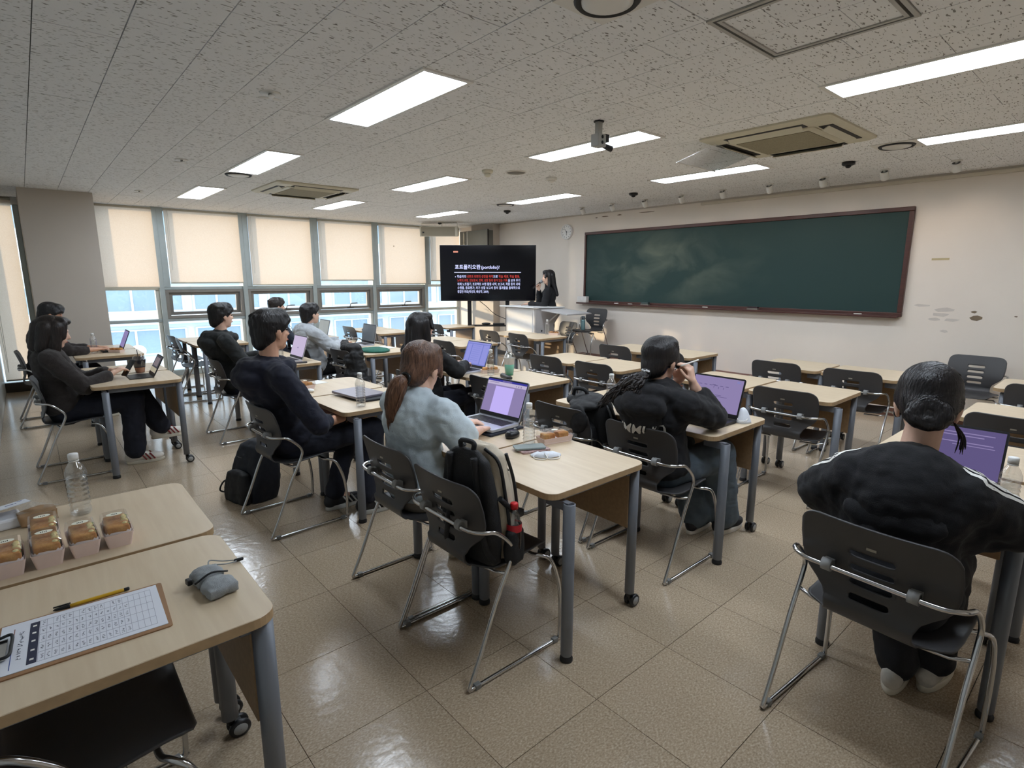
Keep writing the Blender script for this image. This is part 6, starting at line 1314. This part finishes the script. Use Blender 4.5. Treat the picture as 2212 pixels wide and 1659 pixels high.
# wallet / glasses case by the mint cup
c = MB(); c.cap((0, -0.07, 0.018), (0.0, 0.07, 0.018), 0.020, 0.022); c.ell((0.02, 0.0, 0.014), (0.03, 0.08, 0.014)); o = putmesh('pencil_pouch', baked(c, 0.005, 3), BLACK, None); lie(o, 2.88, 3.385, -20); tag(o, 'black pencil pouch in front of the mint drink', 'pouch')
# white earbud case
c = MB(); c.ell((0, 0, 0.013), (0.024, 0.032, 0.014)); o = putmesh('earbud_case', baked(c, 0.004, 2), WHITE, None); lie(o, 1.47, 3.90, 60); tag(o, 'small white earbud case on the table beside the navy hoodie', 'earbud case')
o = MB().box((-0.05, -0.07, 0), (0.05, 0.07, 0.004)).build('paper_note', mat('note_paper', (236, 234, 228), 0.8, var=0.02)); lie(o, 1.66, 4.24, 10); tag(o, 'white folded paper at the far corner of the navy hoodie man\'s table', 'paper')
# green folder and paper
c = MB(); c.ell((0, 0, 0.014), (0.16, 0.22, 0.028)); me = baked(c, 0.008, 3, disp=0.012, dscale=0.08)
for v in me.vertices: v.co.z = max(0.001, v.co.z)
o = putmesh('folded_cloth', me, mat('green_cloth', (32, 96, 80), 0.85, var=0.1, vscale=20, bump=0.2, bscale=200), None); lie(o, 2.90, 5.68, 0); tag(o, 'dark green folded pouch lying on the table', 'pouch')
o = MB().box((-0.09, -0.12, 0), (0.09, 0.12, 0.006)).build('notebook', mat('notebook_page', (226, 224, 216), 0.8, var=0.03)); lie(o, 3.12, 5.88, 8); tag(o, 'open pale notebook beyond the green pouch', 'notebook')
c = MB(); c.ell((0, 0, 0.02), (0.05, 0.09, 0.02)); o = putmesh('black_pouch', baked(c, 0.006, 2, disp=0.01, dscale=0.05), BLKC, None); lie(o, 1.72, 5.92, 10); tag(o, 'black soft pouch beside the bottle of the dark hoodie man', 'pouch')
# clipboard with sheet
t = thing('clipboard', 'clipboard with a white sign-up sheet', 'clipboard', (0.0, 1.545, TH), R(-3.2)); CB = mat('clipboard_board', (150, 112, 78), 0.6, var=0.08)
MB().prism(rrect(-0.145, -0.118, 0.178, 0.118, 0.008), 0, 0.003).build('board', CB, t); sh_ = MB().prism([(-0.14, -0.105), (0.170, -0.105), (0.165, 0.110), (-0.14, 0.112)], 0.003, 0.0042).build('paper_sheet', mat('sheet_paper', (222, 224, 232), 0.8, var=0.01), t)
# sheet reads across x: heading at -x
LN = mat('sheet_rule', (150, 152, 166), 0.8, var=0.02); m = MB()
for k in range(19): x = -0.070 + 0.0122 * k; m.box((x, -0.09, 0.0042), (x + 0.0007, 0.092, 0.0045))
for y in (-0.09, -0.052, -0.012, 0.026, 0.06, 0.0915): m.box((-0.070, y, 0.0042), (0.15, y + 0.0006, 0.0045))
m.build('ruled_lines', LN, sh_)['kind'] = 'stuff'
MB().box((-0.088, -0.09, 0.0042), (-0.071, 0.092, 0.0046)).build('header_bar', mat('header_navy', (38, 42, 66), 0.7, var=0.03), sh_)
m = MB()
for y in (-0.072, -0.034, 0.006, 0.042, 0.075): m.box((-0.083, y - 0.004, 0.0047), (-0.076, y + 0.003, 0.0048))
m.build('header_print', WHITE, sh_)['kind'] = 'stuff'
def glyphs(x, y, n, s, dy, mm, seed):
    rng = random.Random(seed); g_ = MB()
    for k in range(n):
        for q in range(3): a, b = rng.uniform(-s, s), rng.uniform(-s, s); g_.box((x + a - s * 0.2, y + dy * k + b - s * 0.5, 0.0043), (x + a + s * 0.2, y + dy * k + b + s * 0.5, 0.0047)) if q % 2 else g_.box((x + a - s * 0.6, y + dy * k + b - s * 0.15, 0.0043), (x + a + s * 0.6, y + dy * k + b + s * 0.15, 0.0047))
    return g_
hv = MB()
for r in range(14):
    for cix, (yy, n) in enumerate(((-0.078, 3), (-0.038, 3), (0.0, 3), (0.04, 2), (0.072, 3))):
        if cix == 4 and r in (1, 5, 10, 13): continue
        g_ = glyphs(-0.063 + 0.0122 * r, yy, n, 0.0022, 0.006, INK, r * 7 + cix); hv.add(g_.v, g_.f)
hv.build('handwriting', mat('pencil_grey', (96, 98, 112), 0.8, var=0.05), sh_)['kind'] = 'stuff'
g_ = glyphs(-0.102, -0.055, 12, 0.0035, 0.0105, INK, 77); g_.build('heading_print', mat('heading_ink', (58, 62, 80), 0.8, var=0.03), sh_)['kind'] = 'stuff'
MB().box((-0.1165, -0.02, 0.0042), (-0.115, 0.085, 0.0046)).build('heading_rule', mat('rule_brown', (130, 84, 70), 0.7, var=0.03), sh_); MB().box((-0.1165, -0.09, 0.0042), (-0.115, -0.02, 0.0046)).build('heading_rule', mat('rule_blue', (70, 92, 150), 0.7, var=0.03), sh_)
cp = MB(); cp.box((-0.152, -0.045, 0.004), (-0.125, 0.045, 0.007)); cp.build('clip_plate', CHROME, t); MB().tube(smooth_path([(-0.14, -0.045, 0.012), (-0.118, -0.045, 0.014), (-0.116, 0.0, 0.012), (-0.118, 0.045, 0.014), (-0.14, 0.045, 0.012)], 5), 0.0035, n=8).build('clip_wire', DARKRUB, t)
# ball pen
t = thing('ball_pen', 'yellow ball pen with black ends beside the clipboard', 'pen', (0.038, 1.672, TH), R(-0.5)); YP = mat('pen_yellow', (214, 168, 36), 0.4, var=0.03)
MB().lathe([(0.0042, -0.048), (0.0046, -0.03), (0.0046, 0.06), (0.0042, 0.066)], (0, 0, 0.0048), ax='x', n=6).build('barrel', YP, t); MB().lathe([(0.001, -0.079), (0.0035, -0.074), (0.0055, -0.048), (0.0055, -0.046)], (0, 0, 0.0052), ax='x', n=12).build('cap', BLACK, t); MB().lathe([(0.0044, 0.066), (0.0044, 0.076), (0.003, 0.078)], (0, 0, 0.0048), ax='x', n=10).build('end_plug', BLACK, t); MB().box((-0.078, 0.004, 0.008), (-0.044, 0.0075, 0.0105)).build('pocket_clip', BLACK, t)
# grey drawstring pouch
t = thing('drawstring_pouch', 'small grey cloth pouch with drawstring near the table corner', 'pouch', (0.285, 1.54, TH), R(100)); GC = mat('grey_linen', (150, 154, 156), 0.9, var=0.08, vscale=40, bump=0.35, bscale=500)
c = MB(); c.ell((-0.035, 0.0, 0.020), (0.045, 0.042, 0.020)); c.box((-0.075, -0.036, 0.004), (-0.02, 0.036, 0.030)); me = baked(c, 0.004, 6, disp=0.008, dscale=0.03); putmesh('bag', me, GC, t)
c = MB(); c.ell((0.035, 0.0, 0.022), (0.048, 0.040, 0.022)); c.box((0.005, -0.036, 0.004), (0.06, 0.034, 0.034)); me = baked(c, 0.004, 6, disp=0.009, dscale=0.03); putmesh('flap', me, GC, t)
MB().tube(smooth_path([(0.003, -0.042, 0.028), (0.001, 0.0, 0.042), (0.003, 0.042, 0.026)], 5), 0.0025, n=6).build('seam_cord', DARKRUB, t)
MB().tube(smooth_path([(0.07, -0.02, 0.03), (0.095, -0.035, 0.03), (0.10, -0.07, 0.012), (0.085, -0.105, 0.005), (0.075, -0.07, 0.012), (0.07, -0.03, 0.028)], 5), 0.0018, n=6).build('drawstring', GC, t); MB().cap((0.086, -0.10, 0.006), (0.082, -0.116, 0.006), 0.005, 0.005, 8).build('cord_stop', DARKRUB, t); MB().cbox((0.03, 0.046, 0.025), (0.02, 0.012, 0.016)).build('cord_lock', BLACK, t, bevel=0.003)
# paper napkin packet and kraft bag behind the boxes
t = thing('tissue_packet', 'white paper packet with small blue print at the left edge', 'packet', (-0.155, 2.40, TH), R(8)); MB().box((-0.06, -0.05, 0), (0.06, 0.05, 0.035)).build('pack', mat('packet_white', (224, 226, 232), 0.6, var=0.03), t, bevel=0.008)
m = MB(); m.box((-0.06, -0.06, 0), (0.08, 0.06, 0.002)); tp = m.xf(Matrix.Translation((0.005, 0.02, 0.055)) @ Matrix.Rotation(R(-12), 4, 'X') @ Matrix.Rotation(R(-6), 4, 'Y')).build('top_sheet', mat('packet_white', (224, 226, 232)), t)
mb_ = mat('packet_blue', (60, 78, 140), 0.6, var=0.03)
for x, y, w_, d_ in ((0.055, 0.03, 0.012, 0.012), (0.02, -0.005, 0.022, 0.014), (-0.03, 0.0, 0.01, 0.02), (0.045, -0.01, 0.004, 0.02)):
    m = MB(); m.box((x, y, 0.0021), (x + w_, y + d_, 0.0024)); m.xf(Matrix.Translation((0.005, 0.02, 0.055)) @ Matrix.Rotation(R(-12), 4, 'X') @ Matrix.Rotation(R(-6), 4, 'Y')).build('blue_print', mb_, tp)
KR = mat('kraft_paper', (160, 128, 94), 0.8, var=0.08, vscale=14); t = thing('kraft_wrap', 'brown folded kraft wrapper with clear film behind the sandwich boxes', 'wrapper', (-0.055, 2.375, TH), R(10)); c = MB(); c.ell((0, 0, 0.026), (0.052, 0.038, 0.026)); c.box((-0.05, -0.034, 0.003), (0.05, 0.034, 0.04)); putmesh('wrap', baked(c, 0.005, 2, disp=0.012, dscale=0.05), KR, t)
m = MB(); m.add([(-0.05, -0.04, 0.052), (0.055, -0.045, 0.056), (0.06, 0.06, 0.030), (0.0, 0.075, 0.052), (-0.055, 0.05, 0.035)], [(0, 1, 2, 3, 4)]); m.build('clear_film', LIDM, t)

# ============================================================ BAGS AND JACKET
BBK = mat('black_nylon', (20, 20, 22), 0.7, var=0.15, vscale=40, bump=0.3, bscale=300); BWH = mat('cream_canvas', (196, 184, 164), 0.8, var=0.10, vscale=9, bump=0.2, bscale=300); BTN = mat('tan_mesh', (134, 112, 88), 0.8, var=0.12, vscale=80, bump=0.3, bscale=200)
t = thing('backpack', 'black and cream hiking backpack standing on the empty chair seat', 'backpack', (1.285, 1.655, 0.445), R(12))
def slab(w, d, h, lean=0.0, r=0.05, top=0.75): # puffy body: x depth, y width
    rings = []
    for k in range(13):
        u = k / 12; q = (1 - (1 - top) * u ** 2) * (0.90 + 0.10 * math.sin(math.pi * min(1, u * 1.1))); z = h * u; q2 = q if u < 0.93 else q * (0.80 if u < 0.99 else 0.55)
        rings.append([(x + lean * u, y, z) for x, y in rrect(-d / 2 * q2, -w / 2 * q2, d / 2 * q2, w / 2 * q2, min(r, d / 2 * q2 * 0.9), 5)])
    return MB().loft(rings)
def softbag(m_, v=0.007, disp=0.012): return baked(m_, v, 3, disp=disp, dscale=0.07)
putmesh('back_panel', softbag(slab(0.29, 0.07, 0.45, -0.03).xf(Matrix.Translation((-0.060, 0, 0))), disp=0.006), BBK, t); putmesh('main_body', softbag(slab(0.295, 0.115, 0.455, -0.03).xf(Matrix.Translation((0.018, 0, 0)))), BWH, t); putmesh('front_pocket', softbag(slab(0.25, 0.07, 0.36, -0.02).xf(Matrix.Translation((0.078, 0, 0.0)))), BWH, t)
putmesh('mesh_panel', softbag(slab(0.17, 0.03, 0.20, -0.01).xf(Matrix.Translation((0.108, 0, 0.13)))), BTN, t)
for s in (-1, 1):
    MB().tube(smooth_path([(-0.118, s * 0.06, 0.43), (-0.112, s * 0.065, 0.36), (-0.103, s * 0.075, 0.22), (-0.10, s * 0.10, 0.08), (-0.08, s * 0.12, 0.02)], 5), 0.014, n=8).build('shoulder_strap', BBK, t)
    pth = [(-0.015, s * 0.150, 0.03), (-0.018, s * 0.154, 0.12), (-0.025, s * 0.134, 0.28), (-0.035, s * 0.112, 0.40), (-0.042, s * 0.05, 0.445)]; MB().tube(smooth_path(pth, 5), 0.007, n=6).build('zip', DARKRUB, t)
    MB().tube(smooth_path([(-0.06, s * 0.136, 0.27), (0.01, s * 0.144, 0.20), (0.07, s * 0.128, 0.165), (0.105, s * 0.10, 0.16)], 5), 0.011, n=8).build('compression_strap', BBK, t); MB().cbox((0.075, s * 0.130, 0.165), (0.035, 0.022, 0.03)).build('buckle', BLACK, t, bevel=0.004)
MB().tube(smooth_path([(-0.085, -0.03, 0.445), (-0.085, -0.03, 0.475), (-0.085, 0.03, 0.475), (-0.085, 0.03, 0.445)], 5), 0.010, n=8).build('grab_handle', BBK, t)
putmesh('side_pocket', softbag(slab(0.06, 0.10, 0.14, 0, 0.03, 0.95).xf(Matrix.Translation((0.0, -0.160, 0.0)))), BBK, t)
MB().tube(smooth_path([(0.050, -0.07, 0.35), (0.080, -0.085, 0.30), (0.096, -0.09, 0.20), (0.104, -0.04, 0.13), (0.106, 0.04, 0.12)], 6), 0.009, n=8).build('front_piping', BBK, t); MB().tube(smooth_path([(0.02, -0.104, 0.42), (0.042, -0.127, 0.30), (0.055, -0.141, 0.12)], 6), 0.007, n=6).build('zip', DARKRUB, t)
c = MB(); c.ell((0.125, -0.07, 0.05), (0.018, 0.02, 0.024)); c.ell((0.13, -0.085, 0.035), (0.014, 0.014, 0.018)); c.build('pompom_charm', mat('fur_charm', (150, 128, 104), 0.95, var=0.2, vscale=60), t)
b = thing('soda_bottle', 'cola bottle with red cap in the side pocket of the cream backpack', 'bottle', (1.318, 1.500, 0.475), 0); MB().lathe([(0.001, 0), (0.026, 0), (0.029, 0.01), (0.029, 0.06), (0.030, 0.12)], n=18, cap=False).build('cola', mat('cola', (30, 16, 12), 0.15, var=0.05), b); MB().lathe([(0.0302, 0.10), (0.030, 0.125), (0.026, 0.15), (0.014, 0.175), (0.0125, 0.19)], n=18, cap=False).build('bottle_neck', CLEAR, b); MB().lathe([(0.0303, 0.098), (0.0303, 0.128)], n=18, cap=False).build('label_band', mat('cola_red_label', (196, 40, 52), 0.5, var=0.04), b); MB().lathe([(0.0155, 0.186), (0.0155, 0.206), (0.013, 0.210), (0.001, 0.210)], n=18).build('cap', mat('cola_red_cap', (206, 26, 36), 0.45, var=0.03), b)
# black backpack on the chair
t = thing('backpack', 'black backpack with grey piping slumped over the chair by the aisle', 'backpack', (2.53, 2.13, 0.445), R(-8))
putmesh('main_body', softbag(slab(0.28, 0.17, 0.385, -0.03).xf(Matrix.Translation((0.03, 0, 0)))), BBK, t); putmesh('front_pocket', softbag(slab(0.22, 0.08, 0.24, -0.01).xf(Matrix.Translation((-0.07, 0, 0.0)))), BBK, t)
MB().tube(smooth_path([(0.02, -0.143, 0.02), (0.02, -0.147, 0.16), (0.0, -0.125, 0.30), (-0.01, -0.06, 0.375), (-0.012, 0.04, 0.38)], 6), 0.006, n=8).build('grey_piping', mat('reflective_piping', (112, 114, 118), 0.5, var=0.05), t); MB().tube(smooth_path([(-0.12, -0.10, 0.02), (-0.12, -0.105, 0.16), (-0.115, -0.07, 0.23), (-0.115, 0.05, 0.24)], 6), 0.005, n=8).build('grey_piping', mat('reflective_piping', (112, 114, 118)), t)
c = MB(); c.ell((-0.02, 0.02, 0.355), (0.10, 0.13, 0.045)); c.ell((-0.10, 0.0, 0.345), (0.07, 0.11, 0.03)); c.ell((-0.165, -0.02, 0.27), (0.022, 0.09, 0.09)); c.ell((-0.04, 0.13, 0.345), (0.07, 0.07, 0.035)); putmesh('top_flap', softbag(c), BBK, t); MB().tube(smooth_path([(-0.03, 0.04, 0.38), (-0.05, 0.05, 0.42), (-0.07, 0.11, 0.42), (-0.07, 0.13, 0.38)], 5), 0.012, n=8).build('grab_handle', BBK, t)
c = MB(); c.ell((0.10, -0.13, 0.02), (0.014, 0.014, 0.02)); c.ell((0.105, -0.135, 0.05), (0.012, 0.012, 0.014)); c.build('charm', mat('charm_brown', (110, 84, 66), 0.8, var=0.2), t)
# backpack on the floor under the navy hoodie man
t = thing('backpack', 'black backpack lying on the floor under the navy hoodie man\'s chair', 'backpack', (1.07, 4.03, 0.0), R(15)); m = slab(0.36, 0.22, 0.40, 0.06); putmesh('main_body', softbag(m, 0.009), mat('blue_black_nylon', (22, 26, 36), 0.75, var=0.12, vscale=30, bump=0.3, bscale=300), t); putmesh('front_pocket', softbag(slab(0.28, 0.09, 0.22, 0.02).xf(Matrix.Translation((-0.12, 0, 0)))), BBK, t); MB().box((-0.050, 0.03, 0.25), (-0.030, 0.09, 0.29)).build('label_tab', mat('grey_tab', (126, 126, 126), 0.6, var=0.03), t)
MB().tube(smooth_path([(-0.06, 0.13, 0.12), (-0.10, 0.20, 0.10), (-0.12, 0.23, 0.03), (-0.08, 0.20, 0.008)], 5), 0.006, n=6).build('strap_end', BBK, t)
# bag beside the long-haired woman
t = thing('shoulder_bag', 'dark shoulder bag standing by the long-haired woman\'s chair', 'bag', (2.30, 3.34, 0.0), R(0)); putmesh('body', softbag(slab(0.30, 0.18, 0.33, 0.02), 0.009), mat('blue_black_nylon', (22, 26, 36)), t); MB().tube(smooth_path([(0, -0.12, 0.30), (0, -0.10, 0.42), (0, 0.10, 0.42), (0, 0.12, 0.30)], 6), 0.010, n=8).build('strap', BBK, t)
# padded jacket over the chair back
t = thing('padded_jacket', 'black padded jacket draped over an empty chair back', 'jacket', (2.55, 5.50, 0.0), R(4)); c = MB()
for k in range(11): z = 0.80 - 0.045 * k; c.ell((0.0 + 0.012 * math.sin(k * 1.7), -0.02 - 0.006 * k, z), (0.085 + 0.004 * k, 0.115 + 0.006 * k, 0.060))
c.cap((-0.05, 0.06, 0.80), (0.02, 0.19, 0.835), 0.05, 0.045); c.cap((-0.03, -0.10, 0.74), (0.0, -0.15, 0.42), 0.055, 0.05); putmesh('jacket_body', baked(c, 0.009, 2, disp=0.022, dscale=0.09), mat('black_padding', (13, 13, 15), 0.65, var=0.1, bump=0.1, bscale=60, fold=0.4, fscale=9), t)
